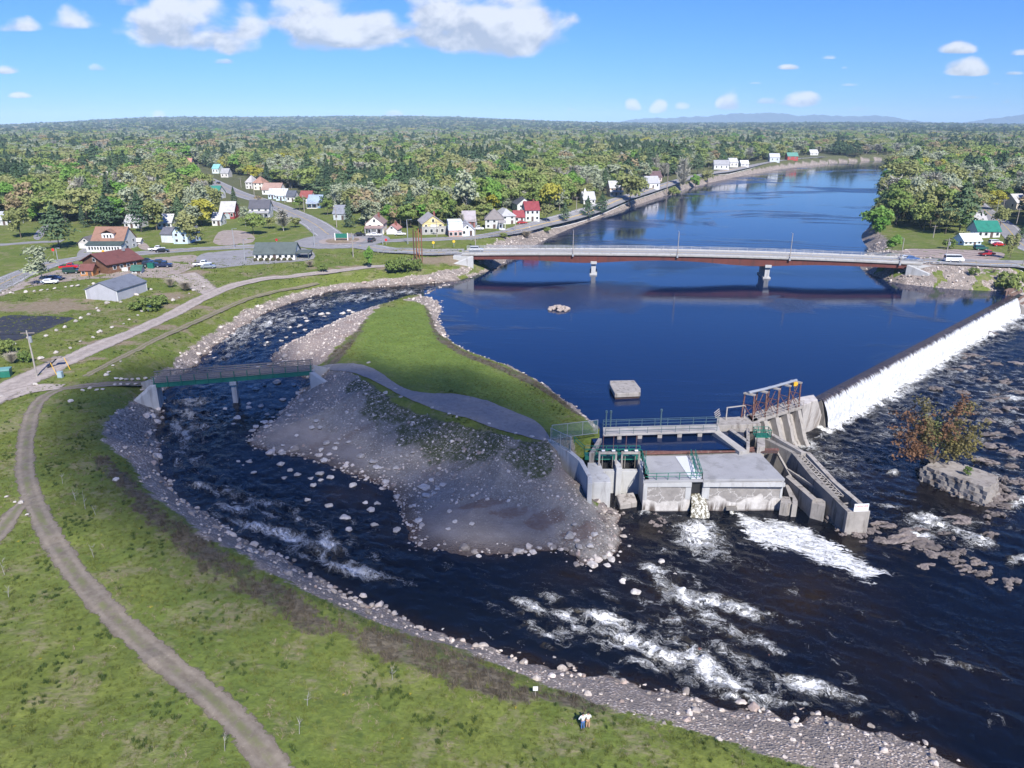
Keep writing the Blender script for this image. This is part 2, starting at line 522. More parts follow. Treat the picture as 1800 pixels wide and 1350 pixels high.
BAR_PX = [(470, 650), (465, 625), (490, 605), (560, 572), (640, 540), (668, 536), (655, 548), (638, 566), (615, 592), (585, 618), (565, 640), (540, 655)]
SAND_PX = [(742, 900), (780, 890), (830, 880), (900, 885), (960, 905), (975, 935), (985, 962), (930, 975), (860, 978), (790, 972), (745, 962), (728, 935)]
def build_ground():
 radii = np.concatenate([np.geomspace(28, 44, 30)[:-1], np.geomspace(44, 330, 640)[:-1], np.geomspace(330, 900, 170)[:-1], np.geomspace(900, 12800, 110)])
 X, Y = fan_grid(-50, 50, 820, radii)
 nr, nc = X.shape
 x, y = X.ravel(), Y.ravel()
 z, sa, sb, zw = height(x, y, True)
 r = np.hypot(x, y)
 V = np.stack([x, y, z], 1)
 o = mesh_ob('ground', V, grid_faces(nr, nc), mat_ground(), smooth=True)
 me = o.data
 j = 1.0 * fbm(x, y, 9, 11) + 0.5 * fbm(x, y, 3, 12)
 st = edge(sdist(pxpoly(STONE_PX + [(1700, 1345)] + PX_LEFT_BANK[-5::-1], mixed), x, y) + 0.6 * j, 1.2)
 north = (y > 250) & (sa > -8)
 far_st = np.where(north, edge(sa - np.where(y < 330, 6.5, 2.6) + j, 1.5), 0)                       # stony strip of the upstream left shore
 far_st = np.maximum(far_st, np.where((x > 95) & (y > 205) & (y < 262), edge(sa - 15 + 2 * j, 2) * (fbm(x, y, 14, 77) < .35), 0))
 tip = edge(sdist(pxpoly([(700, 528), (730, 522), (765, 524), (780, 540), (775, 565), (795, 600), (770, 590), (755, 555), (748, 535)], mixed), x, y) + .5 * j, 1)
 shore = np.where((sa < 2.6) & (r < 250) & (sb > 6), edge(sa - 1.0 + .4 * j, .8), 0)
 low = np.where((r < 330) & (sb < 4), edge(sb - 2.4 + j * .6, .8), 0)
 stone = np.clip(np.maximum.reduce([st, low, far_st, tip * 0.75, shore * .8]), 0, 1)
 add_attr(me, 'stone', stone)
 gr = edge(sdist(pxpoly(ISLE_GRAVEL_PX, mixed), x, y) + 0.5 * j, 1.0)
 add_attr(me, 'gravel', gr)
 bar = edge(sdist(pxpoly(BAR_PX, mixed), x, y) + 0.7 * j, 1.2)
 add_attr(me, 'bar', bar)
 sand = edge(sdist(pxpoly(SAND_PX, mixed), x, y) + 0.7 * j, 1.2)
 sand = np.maximum(sand, edge(sdist(pxpoly([(440, 775), (500, 745), (560, 740), (620, 760), (650, 800), (640, 835), (560, 815), (480, 797)], mixed), x, y) + .9 * j, 2.5) * .8)
 add_attr(me, 'sand', sand)
 silt = np.zeros_like(x)
 for (px, py, hw, hh) in [(850, 884, 60, 9), (960, 912, 45, 16), (1040, 935, 50, 26), (720, 935, 20, 30), (905, 900, 50, 12), (620, 845, 60, 8), (480, 800, 40, 6)]:
  gx, gy = mixed(px, py)
  rx = abs(mixed(px + hw, py)[0] - gx); ry = abs(mixed(px, py + hh)[1] - gy)
  silt = np.maximum(silt, .85 * np.exp(-((x - gx) / rx) ** 2 - ((y - gy) / ry) ** 2))
 add_attr(me, 'silt', silt)
 br = edge(sdist(pxpoly(BRUSH_PX, mixed), x, y) + 0.45 + 1.1 * j, 2.2)
 br2 = edge(sdist(pxpoly([(640, 548), (650, 560), (625, 600), (600, 640), (560, 645), (590, 615), (620, 585)], mixed), x, y) + .6 * j, 1.5)
 br3 = edge(sdist(pxpoly([(745, 530), (765, 535), (768, 560), (785, 592), (805, 612), (830, 625), (880, 642), (940, 668), (985, 698), (1030, 735), (1015, 730), (960, 690), (890, 655), (820, 630), (775, 605), (755, 570)], mixed), x, y) + .4 * j, .8)
 add_attr(me, 'brush', np.maximum.reduce([br, br2 * .8, br3]))
 rock = edge(sdist(pxpoly([(185, 745), (215, 715), (262, 712), (284, 722), (280, 770), (270, 790), (232, 782), (195, 770)], mixed), x, y) + .4 * j, .8)
 add_attr(me, 'ledge', rock)
 weeds = np.zeros_like(x)
 for (px, py, rad) in [(720, 705, 7), (770, 728, 8), (815, 752, 8), (845, 778, 6), (690, 690, 6), (640, 675, 5), (790, 770, 7), (745, 745, 7), (860, 765, 6), (935, 800, 5), (950, 815, 3.5), (670, 700, 5)]:
  gx, gy = mixed(px, py)
  weeds = np.maximum(weeds, np.exp(-((x - gx) ** 2 + (y - gy) ** 2) / (rad * rad) * 1.4))
 add_attr(me, 'weeds', weeds)
 # bare and dry places of the town and lots
 dry = np.zeros_like(x)
 for (px, py, rx, ry, s) in [(70, 540, 22, 8, .75), (125, 528, 16, 5, .6), (300, 520, 9, 6, .7), (200, 565, 10, 5, .5), (330, 480, 10, 6, .7), (620, 470, 12, 4, .7), (680, 472, 9, 5, .6), (560, 472, 12, 4, .55), (775, 457, 14, 6, .85), (920, 405, 10, 8, .8), (470, 484, 16, 4, .55), (1650, 480, 20, 8, .3), (270, 575, 12, 3, .75), (200, 603, 12, 3, .7), (330, 540, 10, 3, .8), (120, 632, 9, 3, .7), (75, 655, 8, 4, .6)]:
  gx, gy = at_land(px, py)
  dry = np.maximum(dry, s * np.exp(-((x - gx) / rx) ** 2 - ((y - gy) / ry) ** 2))
 add_attr(me, 'dry', dry)
 lawn = edge(sdist(pxpoly([(640, 548), (740, 530), (765, 560), (800, 620), (900, 660), (1000, 740), (960, 765), (860, 700), (720, 680), (640, 640), (620, 600)], mixed), x, y) + .6 * j, 2.5)
 add_attr(me, 'lawn', lawn)
 woods = np.clip((r - 360) / 120, 0, 1)
 add_attr(me, 'woods', woods)
 add_attr(me, 'wet', np.clip(1 - (z - zw) / 0.35, 0, 1) * (sb < 8) * (r < 400))
 return struct(o)
def mat_ground():
 m, nt, b = new_mat('ground_cover')
 p = nt.pos()
 fine = nt.noise(p, 1.9, 8, 0.7)
 med = nt.noise(p, 0.33, 6, 0.6)
 big = nt.noise(p, 0.055, 5, 0.55)
 thread = nt.noise(nt.vm('MULTIPLY', p, (0.5, 1.3, 1.0)), 2.2, 6, 0.75, 0.6)
 # grass: fresh blades, olive thatch, rank dark tufts
 g = nt.mix(nt.ramp(med, 0.35, 0.66), (0.128, 0.160, 0.030), (0.180, 0.208, 0.046))
 g = nt.mix(nt.ramp(big, 0.42, 0.62, 0, 0.6), g, (0.112, 0.162, 0.032))
 g = nt.mix(nt.ramp(fine, 0.35, 0.7, 0.6, 0), g, (0.066, 0.090, 0.020))
 that = nt.noise(p, 0.21, 7, 0.66, 0.5)
 g = nt.mix(nt.m('MULTIPLY', nt.ramp(that, 0.50, 0.62), nt.ramp(thread, 0.38, 0.62, 0.1, 0.8)), g, (0.225, 0.190, 0.120))
 clump = nt.ramp(nt.vor(nt.vm('ADD', p, nt.comb(nt.m('MULTIPLY', med, 2.0), 0, 0)), 0.75), 0.10, 0.32, 0.7, 0.0)
 g = nt.mix(nt.m('MULTIPLY', clump, nt.ramp(big, 0.4, 0.6)), g, (0.055, 0.085, 0.022))
 lawn = nt.mix(nt.ramp(med, 0.3, 0.7), (0.118, 0.172, 0.032), (0.156, 0.212, 0.046))
 lawn = nt.mix(nt.ramp(fine, 0.38, 0.62, 0.6, 0), lawn, (0.070, 0.108, 0.022))
 c = nt.mix(nt.attr('lawn'), g, lawn)
 def mk(name, k=0.9, s=None):
  nse = nt.m('SUBTRACT', fine if s is None else s, 0.5)
  return nt.ramp(nt.m('ADD', nt.attr(name), nt.m('MULTIPLY', nse, k)), 0.38, 0.62)
 woods = nt.mix(nt.ramp(fine, 0.3, 0.7), (0.06, 0.07, 0.03), (0.12, 0.11, 0.06))
 c = nt.mix(nt.m('MULTIPLY', nt.attr('woods'), 0.8), c, woods)
 dryc = nt.mix(nt.ramp(thread, 0.35, 0.65), (0.16, 0.125, 0.075), (0.25, 0.205, 0.15))
 c = nt.mix(mk('dry', 1.3, med), c, dryc)
 bru = nt.mix(nt.ramp(thread, 0.36, 0.64), (0.062, 0.052, 0.036), (0.155, 0.134, 0.098))
 bru = nt.mix(nt.ramp(that, 0.5, 0.6, 0, 0.85), bru, (0.075, 0.098, 0.032))
 c = nt.mix(mk('brush', 1.1), c, bru)
 # stones
 vcol = nt.vor(p, 3.3, 'F1', 'Color')
 vd = nt.vor(p, 3.3, 'F1', 'Distance')
 v2 = nt.vor(p, 7.0, 'F1', 'Color')
 vd2 = nt.vor(p, 7.0, 'F1', 'Distance')
 sv = nt.xyz(vcol)[0]
 st = nt.mix(nt.ramp(sv, 0.0, 1.0, 0, 1, False), (0.35, 0.295, 0.255), (0.57, 0.505, 0.445))
 st = nt.mix(nt.ramp(nt.xyz(vcol)[1], 0.82, 0.95, 0, .8), st, (0.34, 0.25, 0.205))
 st = nt.mix(nt.ramp(vd, 0.34, 0.58), st, (0.235, 0.195, 0.165))
 sv2 = nt.xyz(v2)[0]
 st2 = nt.mix(sv2, (0.27, 0.23, 0.20), (0.52, 0.46, 0.41))
 st2 = nt.mix(nt.ramp(vd2, 0.16, 0.26, 0, .6), st2, (0.11, 0.09, 0.075))
 st = nt.mix(nt.ramp(nt.noise(p, 0.5, 3), 0.45, 0.55), st, st2)
 c = nt.mix(mk('stone', 1.0), c, st)
 gv = nt.mix(nt.ramp(med, 0.3, 0.7), (0.178, 0.160, 0.140), (0.275, 0.250, 0.220))
 gv = nt.mix(nt.ramp(sv2, 0.72, 0.95, 0, 0.8), gv, (0.34, 0.33, 0.31))
 gv = nt.mix(nt.ramp(fine, 0.3, 0.62, 0.45, 0), gv, (0.125, 0.112, 0.098))
 red = nt.m('MAXIMUM', nt.ramp(nt.noise(p, 0.12, 5, 0.6, 0.4), 0.58, 0.70, 0, 0.6), nt.ramp(nt.m('ADD', nt.attr('silt'), nt.m('MULTIPLY', nt.m('SUBTRACT', that, 0.5), 2.2)), .4, .65, 0, .85))
 sd = nt.mix(nt.ramp(med, 0.35, 0.65), (0.185, 0.166, 0.153), (0.232, 0.21, 0.196))
 gv = nt.mix(mk('sand', 0.8, med), gv, nt.mix(nt.ramp(sv2, 0.8, 1.0, 0, .5), sd, (0.3, 0.28, 0.26)))
 gv = nt.mix(nt.m('MULTIPLY', red, nt.ramp(thread, .35, .6, .45, .95)), gv, (0.145, 0.098, 0.080))
 wd = nt.m('MULTIPLY', mk('weeds', 1.5, that), nt.ramp(fine, 0.36, 0.55))
 gv = nt.mix(wd, gv, (0.058, 0.068, 0.030))
 c = nt.mix(mk('gravel', 0.8), c, gv)
 bar = nt.mix(nt.ramp(sv2, 0.1, 0.9), (0.33, 0.28, 0.25), (0.56, 0.51, 0.47))
 bar = nt.mix(nt.ramp(vd2, 0.14, 0.26, 0, .7), bar, (0.17, 0.13, 0.11))
 bar = nt.mix(nt.ramp(med, 0.52, 0.66, 0, 0.7), bar, (0.24, 0.18, 0.15))
 c = nt.mix(mk('bar', 0.8), c, bar)
 led = nt.noise(nt.vm('MULTIPLY', p, (0.25, 1.0, 2.5)), 1.6, 8, 0.65, 0.4)
 c = nt.mix(mk('ledge', 0.8), c, nt.mix(nt.ramp(led, 0.35, 0.62), (0.085, 0.08, 0.075), (0.30, 0.285, 0.27)))
 c = nt.mix(nt.m('MULTIPLY', nt.attr('wet'), 0.75), c, (0.05, 0.026, 0.018))
 nt.put(b.inputs['Base Color'], c)
 b.inputs['Roughness'].default_value = 0.95
 b.inputs['Specular IOR Level'].default_value = 0.15
 stones = nt.m('MAXIMUM', nt.m('MAXIMUM', nt.attr('stone'), nt.attr('gravel')), nt.attr('bar'))
 hs = nt.m('ADD', nt.m('MULTIPLY', nt.ramp(vd, 0.1, 0.6, 1, 0), 0.5), nt.m('MULTIPLY', nt.ramp(vd2, 0.05, 0.3, 1, 0), 0.3))
 hg = nt.m('ADD', nt.m('MULTIPLY', fine, 0.6), nt.m('MULTIPLY', thread, 0.5))
 h = nt.m('ADD', nt.m('MULTIPLY', hs, nt.attr('stone')), hg)
 h = nt.m('ADD', h, nt.m('MULTIPLY', led, nt.m('MULTIPLY', nt.attr('ledge'), 2.0)))
 nt.put(b.inputs['Normal'], nt.bump(h, 0.75, 0.35))
 return m
# ------------------------------------------------------------------ water
def mat_pond():
 m, nt, b = new_mat('still_water')
 p = nt.pos()
 calm = nt.noise(nt.vm('MULTIPLY', p, (0.55, 1.0, 1.0)), 0.022, 5, 0.6, 0.8)
 calm = nt.ramp(calm, 0.50, 0.62)                         # patches of cat's-paw ripples
 rip = nt.noise(p, 2.1, 3, 0.6)
 rip2 = nt.noise(nt.vm('MULTIPLY', p, (0.6, 1.3, 1)), 0.45, 3, 0.5)
 h = nt.m('ADD', nt.m('MULTIPLY', rip, nt.m('ADD', nt.m('MULTIPLY', calm, 0.085), 0.008)), nt.m('MULTIPLY', rip2, 0.016))
 b.inputs['Base Color'].default_value = (0.0030, 0.0110, 0.042, 1)
 nt.put(b.inputs['Roughness'], nt.m('ADD', nt.m('MULTIPLY', calm, 0.20), 0.04))
 b.inputs['IOR'].default_value = 1.333
 b.inputs['Specular IOR Level'].default_value = 0.5
 nt.put(b.inputs['Normal'], nt.bump(h, 1.0, 1.0))
 return m
def mat_rapids():
 m, nt, b = new_mat('rapid_water')
 p = nt.pos()
 uv = nt.comb(nt.attr('along'), nt.attr('across'), 0.0)
 warp = nt.noise(p, 0.35, 4, 0.6, col=True)
 wv = nt.vm('MULTIPLY', nt.vm('SUBTRACT', warp, (0.5, 0.5, 0.5)), (5.0, 3.4, 0))
 q = nt.vm('ADD', uv, wv)
 st = nt.noise(nt.vm('MULTIPLY', q, (0.30, 1.0, 1)), 1.5, 8, 0.68, 0.6)
 curl = nt.noise(nt.vm('MULTIPLY', q, (0.5, 0.95, 1)), 1.9, 9, 0.72, 0.9)
 crest = nt.noise(nt.vm('MULTIPLY', q, (0.62, 0.8, 1)), 0.62, 9, 0.66, 0.7)
 ridge = nt.m('SUBTRACT', 1.0, nt.m('MULTIPLY', nt.m('ABSOLUTE', nt.m('SUBTRACT', curl, 0.5)), 6.0))
 lace = nt.ramp(ridge, 0.0, 0.9)
 f = nt.attr('foam')
 thr = nt.m('SUBTRACT', 0.673, nt.m('MULTIPLY', f, 0.238))
 fine = nt.noise(nt.vm('MULTIPLY', q, (0.6, 1.1, 1)), 5.5, 6, 0.72, .4)
 hn = nt.m('ADD', nt.m('ADD', nt.m('MULTIPLY', crest, 0.52), nt.m('MULTIPLY', curl, 0.28)), nt.m('MULTIPLY', fine, 0.20))
 over = nt.m('SUBTRACT', hn, thr)
 solid = nt.ramp(over, 0.005, 0.05)
 thin = nt.m('MULTIPLY', nt.ramp(over, -0.07, 0.02), nt.m('MULTIPLY', lace, nt.ramp(fine, .36, .54, .25, 1)))
 foam = nt.m('MAXIMUM', nt.m('MULTIPLY', solid, nt.m('ADD', 0.72, nt.m('MULTIPLY', lace, 0.28))), thin)
 speck = nt.ramp(nt.noise(nt.vm('MULTIPLY', q, (0.5, 1.4, 1)), 3.0, 4, 0.7), 0.69, 0.76, 0, 0.55)
 speck = nt.m('MULTIPLY', speck, nt.ramp(nt.m('ADD', f, nt.m('MULTIPLY', st, 0.3)), 0.10, 0.34))
 foam = nt.m('MAXIMUM', foam, speck)
 sc_ = nt.m('SUBTRACT', nt.m('ADD', nt.attr('scum'), nt.m('MULTIPLY', nt.m('SUBTRACT', st, 0.5), 1.9)), nt.ramp(nt.vor(q, 1.3), 0.0, 0.12, 0.35, 0))
 foam = nt.m('MAXIMUM', foam, nt.m('MULTIPLY', nt.ramp(sc_, 0.42, 0.55), nt.ramp(curl, .28, .5, .6, .97)), clamp=True)
 aer = nt.ramp(nt.m('ADD', f, nt.m('MULTIPLY', nt.m('SUBTRACT', st, 0.5), 1.0)), 0.3, 1.0)
 deep = nt.mix(nt.attr('shoal'), (0.0016, 0.0026, 0.0065), (0.015, 0.0095, 0.005))
 base = nt.mix(nt.m('MULTIPLY', nt.m('MULTIPLY', aer, 0.6), nt.ramp(curl, 0.35, 0.62)), deep, nt.mix(nt.ramp(curl, 0.4, 0.6), (0.05, 0.045, 0.04), (0.17, 0.14, 0.075)))
 wht = nt.mix(nt.ramp(curl, 0.38, 0.62), (0.50, 0.50, 0.47), (0.80, 0.81, 0.80))
 nt.put(b.inputs['Base Color'], nt.mix(foam, base, wht))
 nt.put(b.inputs['Roughness'], nt.m('ADD', nt.m('MULTIPLY', foam, 0.7), 0.09))
 b.inputs['IOR'].default_value = 1.333
 b.inputs['Specular IOR Level'].default_value = 0.34
 w1 = nt.noise(nt.vm('MULTIPLY', q, (0.5, 1.1, 1)), 0.9, 5, 0.6, 0.3)
 w2 = nt.noise(nt.vm('MULTIPLY', q, (0.8, 1.5, 1)), 2.6, 4, 0.6)
 h = nt.m('ADD', nt.m('MULTIPLY', w1, nt.m('ADD', 0.085, nt.m('MULTIPLY', f, 0.42))), nt.m('MULTIPLY', w2, 0.034))
 h = nt.m('ADD', h, nt.m('MULTIPLY', foam, nt.m('ADD', 0.05, nt.m('MULTIPLY', curl, 0.35))))
 nt.put(b.inputs['Normal'], nt.bump(h, 1.0, 0.9))
 return m
def build_pond():
 P = POND
 n = len(P)
 e = np.roll(P, -1, 0) - np.roll(P, 1, 0)
 nrm = np.stack([e[:, 1], -e[:, 0]], 1)
 nrm /= np.linalg.norm(nrm, axis=1)[:, None] + 1e-9
 area = 0.5 * np.sum(P[:, 0] * np.roll(P[:, 1], -1) - np.roll(P[:, 0], -1) * P[:, 1])
 if area < 0:
  nrm = -nrm
 Q = P.copy()
 hard = np.zeros(n, bool)
 hard[n - len(Z0) - 6:n - len(Z0)] = True
 far = np.hypot(P[:, 0], P[:, 1]) > 700
 off = np.where(hard, 0.0, np.where(far, 0.0, 2.2))
 Q = P + nrm * off[:, None]
 bm = bmesh.new()
 vs = [bm.verts.new((a, b_, 0.0)) for a, b_ in Q]
 bm.faces.new(vs)
 bmesh.ops.triangulate(bm, faces=bm.faces[:])
 for f in bm.faces:
  if f.normal.z < 0:
   f.normal_flip()
 me = bpy.data.meshes.new('headpond')
 bm.to_mesh(me)
 me.materials.append(mat_pond())
 o = bpy.data.objects.new('headpond_water', me)
 C.objects.link(o)
 return struct(o)
FLOW = smooth_line([at_water(*p) for p in [(800, 505), (730, 513), (640, 522), (560, 545), (500, 570), (440, 610), (400, 655), (370, 700), (350, 760), (368, 840), (440, 900), (540, 950), (640, 1010), (760, 1055), (900, 1090), (1060, 1125), (1250, 1172), (1450, 1215), (1700, 1290), (2000, 1390)]], 2)
# white water seen in the photo: (px, py, half length, half width in px, tilt in degrees, strength)
FOAM = [(735, 512, 60, 4, -3, .45), (700, 514, 55, 6, -3, .55), (640, 522, 70, 7, -6, .65), (560, 535, 60, 9, -14, .6), (480, 565, 45, 9, -25, .75), (430, 580, 40, 12, -30, .75), (455, 560, 30, 5, -25, .6), (420, 602, 40, 12, -30, .6),
  (400, 625, 30, 8, -35, .55), (520, 555, 30, 5, -12, .5), (375, 645, 20, 5, -40, .4),
  (335, 705, 36, 10, -8, .78), (330, 727, 28, 9, 10, .78), (310, 742, 22, 10, 20, .6), (320, 760, 26, 14, 30, .7), (350, 752, 24, 6, -20, .7), (322, 782, 20, 12, 60, .65), (315, 800, 12, 12, 60, .4), (380, 700, 20, 6, 0, .4), (400, 765, 6, 4, 0, .5),
  (360, 855, 32, 7, 5, .75), (400, 868, 45, 9, 10, .72), (440, 880, 35, 8, 20, .6), (470, 885, 50, 10, 10, .6), (415, 895, 34, 9, 10, .8), (480, 905, 40, 12, 20, .55), (430, 918, 30, 8, 15, .6), (520, 900, 20, 14, 30, .5),
  (440, 925, 40, 8, 15, .85), (500, 940, 55, 12, 20, .92), (545, 960, 45, 12, 40, .85), (580, 958, 25, 14, 40, 1.0), (560, 985, 40, 10, 15, .75), (610, 1000, 45, 12, 15, 1.0), (650, 1010, 40, 10, 15, .8), (700, 1020, 40, 8, 20, .45), (620, 950, 14, 14, 60, .6), (660, 985, 20, 10, 30, .5),
  (935, 1068, 30, 10, 25, .95), (970, 1050, 28, 8, 20, .8), (995, 1085, 34, 10, 25, .85), (1060, 1088, 46, 11, 15, 1.0), (920, 1100, 26, 6, -20, .6), (955, 1115, 34, 8, 25, .75), (1020, 1112, 42, 6, 0, .65), (960, 1135, 26, 7, 20, .5), (900, 1085, 30, 20, 20, .35),
  (1115, 1130, 55, 12, 20, 1.08), (1080, 1135, 40, 8, 10, .8), (1160, 1150, 60, 14, 20, .95), (1180, 1120, 50, 14, 25, .7), (1240, 1170, 48, 20, 40, 1.15), (1260, 1195, 50, 14, 20, 1.0), (1290, 1150, 60, 14, 25, .7), (1150, 1170, 60, 10, 10, .7), (1190, 1190, 50, 10, 20, .6), (1310, 1180, 50, 14, 20, .6),
  (1150, 1005, 26, 10, 30, .85), (1165, 1030, 30, 12, 50, .9), (1200, 1052, 40, 12, 40, .95), (1260, 1060, 60, 12, 12, .98), (1310, 1075, 40, 10, 20, .85), (1240, 1085, 50, 12, 25, .75), (1270, 1105, 60, 12, 25, .75), (1340, 1130, 40, 12, 35, .7), (1200, 1090, 40, 10, -10, .6), (1355, 1080, 16, 6, 10, .7), (1110, 1020, 25, 7, 20, .55), (1080, 1055, 34, 6, 30, .5),
  (1410, 1203, 44, 11, 15, 1.12), (1470, 1220, 60, 10, 15, .8), (1330, 1228, 50, 7, 5, .85), (1420, 1238, 60, 6, 5, .55), (1560, 1255, 40, 8, 10, .55), (1510, 1258, 24, 6, -10, .5), (1580, 1265, 30, 5, -20, .5), (1250, 1225, 40, 5, 10, .5),
  (1560, 1090, 60, 5, 15, .42), (1700, 1130, 60, 10, 15, .36), (1680, 1170, 70, 6, 10, .62), (1745, 1180, 30, 5, 25, .6), (1620, 1210, 40, 4, 25, .4), (1450, 1060, 80, 6, 20, .36), (1760, 1260, 40, 12, 20, .3), (1450, 1010, 50, 8, 20, .28), (1600, 1150, 120, 10, 10, .25), (1400, 1100, 80, 14, 15, .22),
  (1230, 945, 34, 26, 0, 1.05), (1225, 930, 40, 14, 0, .95), (1250, 965, 60, 22, 20, .62), (1210, 965, 50, 14, 0, .55), (1135, 903, 10, 4, 0, .9), (1170, 908, 40, 3, 0, .5),
  (1415, 780, 30, 10, 20, 1.0), (1410, 770, 14, 8, 30, .9), (1440, 800, 50, 14, 20, .62), (1470, 825, 60, 16, 15, .5), (1530, 800, 40, 8, 5, .4), (1570, 833, 9, 5, 5, 1.1), (1555, 870, 30, 6, 10, .35), (1480, 860, 40, 8, 10, .4), (1430, 870, 30, 14, 10, .3),
  (1495, 735, 70, 8, -30, .75), (1560, 705, 70, 8, -25, .7), (1640, 650, 60, 9, -30, .7), (1700, 610, 50, 8, -28, .7), (1760, 570, 40, 6, -25, .8), (1550, 725, 60, 14, -15, .45), (1620, 700, 60, 14, -10, .35), (1690, 640, 50, 14, -20, .45), (1740, 600, 40, 10, -20, .55), (1790, 575, 25, 7, -10, .8),
  (1640, 920, 34, 12, 25, 1.0), (1620, 915, 26, 6, 30, .8), (1685, 935, 30, 9, 20, .8), (1615, 943, 26, 7, 3, 1.2), (1720, 950, 30, 12, 20, .95), (1705, 958, 26, 8, 10, .7), (1790, 885, 20, 10, -30, 1.0), (1790, 985, 20, 8, 0, .95), (1790, 700, 30, 5, 0, .8), (1770, 745, 24, 7, 0, .75), (1730, 775, 30, 6, 0, .55), (1770, 680, 40, 5, 10, .6), (1560, 890, 50, 5, 10, .55), (1700, 560, 50, 4, 0, .4),
  (1180, 1120, 200, 80, 10, .46), (480, 920, 150, 46, 15, .46), (335, 755, 46, 80, 0, .5), (480, 572, 110, 26, -25, .5), (1000, 1090, 110, 46, 10, .48), (1350, 1215, 120, 36, 8, .5), (1190, 1030, 60, 40, 30, .52), (1620, 930, 80, 40, 10, .5), (1590, 735, 120, 60, -25, .42), (1750, 700, 90, 80, 0, .5), (1690, 650, 70, 40, 0, .5), (1770, 830, 40, 50, 0, .46), (1600, 760, 60, 40, 0, .36), (1690, 820, 60, 40, 0, .36), (1700, 930, 70, 30, 0, .45), (1480, 790, 70, 40, 20, .42), (1560, 690, 70, 40, -25, .45)]
def build_rapids():
 radii = np.geomspace(36, 330, 680)
 X, Y = fan_grid(-33, 49.5, 825, radii)
 nr, nc = X.shape
 x, y = X.ravel(), Y.ravel()
 sb = sdist(LOWER, x, y)
 keep = (sb < 2.5)
 f = grid_faces(nr, nc)
 f = f[keep[f].all(axis=1)]
 V = np.stack([x, y, np.zeros_like(x)], 1)
 V, f, used = compact(V, f)
 x, y = V[:, 0], V[:, 1]
 sb = sb[used]
 zw = ZW(x, y)
 foam = np.zeros_like(x)
 for (px, py, a, b_, deg, s) in FOAM:
  gx, gy = at_water(px, py)
  ux, uy = np.subtract(at_water(px + a * math.cos(R(deg)), py + a * math.sin(R(deg))), (gx, gy))
  vx, vy = np.subtract(at_water(px - b_ * math.sin(R(deg)), py + b_ * math.cos(R(deg))), (gx, gy))
  det = ux * vy - uy * vx
  dx, dy = x - gx, y - gy
  p_ = (dx * vy - dy * vx) / det
  q_ = (ux * dy - uy * dx) / det
  foam = np.maximum(foam, (s if s > .84 else s * .92) * np.exp(-(p_ ** 2 + q_ ** 2) * 0.52))
 da, db = np.array(G(1441, 703, 0)), np.array(G(1783, 521.5, 0))
 dd = (db - da) / np.linalg.norm(db - da)
 sd_ = (x - da[0]) * dd[0] + (y - da[1]) * dd[1]
 od = (x - da[0]) * dd[1] - (y - da[1]) * dd[0]
 toe = np.where((sd_ > -1) & (od > 0), 1.0 * np.exp(-(np.maximum(od - 2.6, 0) / (2.3 + 1.8 * fbm(sd_, sd_ * 0, 9, 44, 3))) ** 2), 0)
 foam = np.maximum(foam, toe)
 # stream coordinates: distance along the channel and off its centre line
 best = np.full(x.shape, 1e18); al = np.zeros_like(x); ac = np.zeros_like(x)
 s0 = 0.0
 for (ax, ay), (bx, by) in zip(FLOW[:-1], FLOW[1:]):
  ex, ey = bx - ax, by - ay
  L = math.hypot(ex, ey)
  t = np.clip(((x - ax) * ex + (y - ay) * ey) / (L * L), 0, 1)
  ddx, ddy = x - ax - t * ex, y - ay - t * ey
  d2 = ddx ** 2 + ddy ** 2
  k = d2 < best
  best[k] = d2[k]
  al[k] = (s0 + t * L)[k]
  ac[k] = ((ex * ddy - ey * ddx) / L)[k]
  s0 += L
 east = np.clip((x - 0.10 * y - 12) / 14, 0, 1) * np.clip((y - 78) / 25, 0, 1)
 al = np.where(east > 0.5, x * 0.93 - y * 0.36, al)
 ac = np.where(east > 0.5, x * 0.36 + y * 0.93, ac)
 wave = fbm(al, ac * 1.6, 5.5, 21, 3) * (0.05 + 0.40 * foam) + fbm(al * 1.1, ac, 2.0, 22, 3) * (0.015 + 0.20 * foam)
 V[:, 2] = zw + wave * np.clip(1 + (sb + 1) * -0.5, 0.15, 1) + 0.22 * np.minimum(foam, 1)
 o = mesh_ob('rapids_water', V, f, mat_rapids(), smooth=True)
 add_attr(o.data, 'foam', foam)
 scum = edge(sdist(np.array([G(a, b_, -5.7) for a, b_ in [(1293, 903), (1310, 908), (1340, 917), (1385, 920), (1420, 933), (1470, 958), (1520, 988), (1558, 1007), (1535, 1006), (1528, 1022), (1490, 1002), (1440, 987), (1390, 966), (1350, 962), (1318, 946), (1306, 925)]]), x, y), 1.9)
 add_attr(o.data, 'scum', scum)
 add_attr(o.data, 'along', al)
 add_attr(o.data, 'across', ac)
 sh = np.zeros_like(x)
 for (px, py, a, b_, s) in [(1400, 1040, 130, 60, .8), (1150, 1030, 60, 50, .6), (1080, 975, 40, 25, .9), (1130, 935, 50, 20, .6), (1300, 1080, 120, 60, .6), (1550, 840, 90, 50, .35), (640, 870, 50, 25, .9), (700, 905, 40, 50, .7), (1500, 960, 60, 25, .6), (1000, 1010, 70, 25, .5), (1700, 880, 60, 40, .5), (1230, 1230, 150, 20, .5), (1560, 1290, 90, 14, .6), (600, 870, 35, 16, .9), (1600, 1180, 200, 70, .35)]:
  gx, gy = at_water(px, py)
  rx = abs(at_water(px + a, py)[0] - gx); ry = abs(at_water(px, py - b_)[1] - gy)
  sh = np.maximum(sh, s * np.exp(-((x - gx) / rx) ** 2 - ((y - gy) / ry) ** 2))
 sh = np.maximum(sh, np.clip(1 + (sb + 0.2) / 1.8, 0, 1) * 0.6 * (y < 160))
 add_attr(o.data, 'shoal', np.clip(sh * (1 + 0.5 * fbm(x, y, 9, 31)), 0, 1))
 return struct(o)
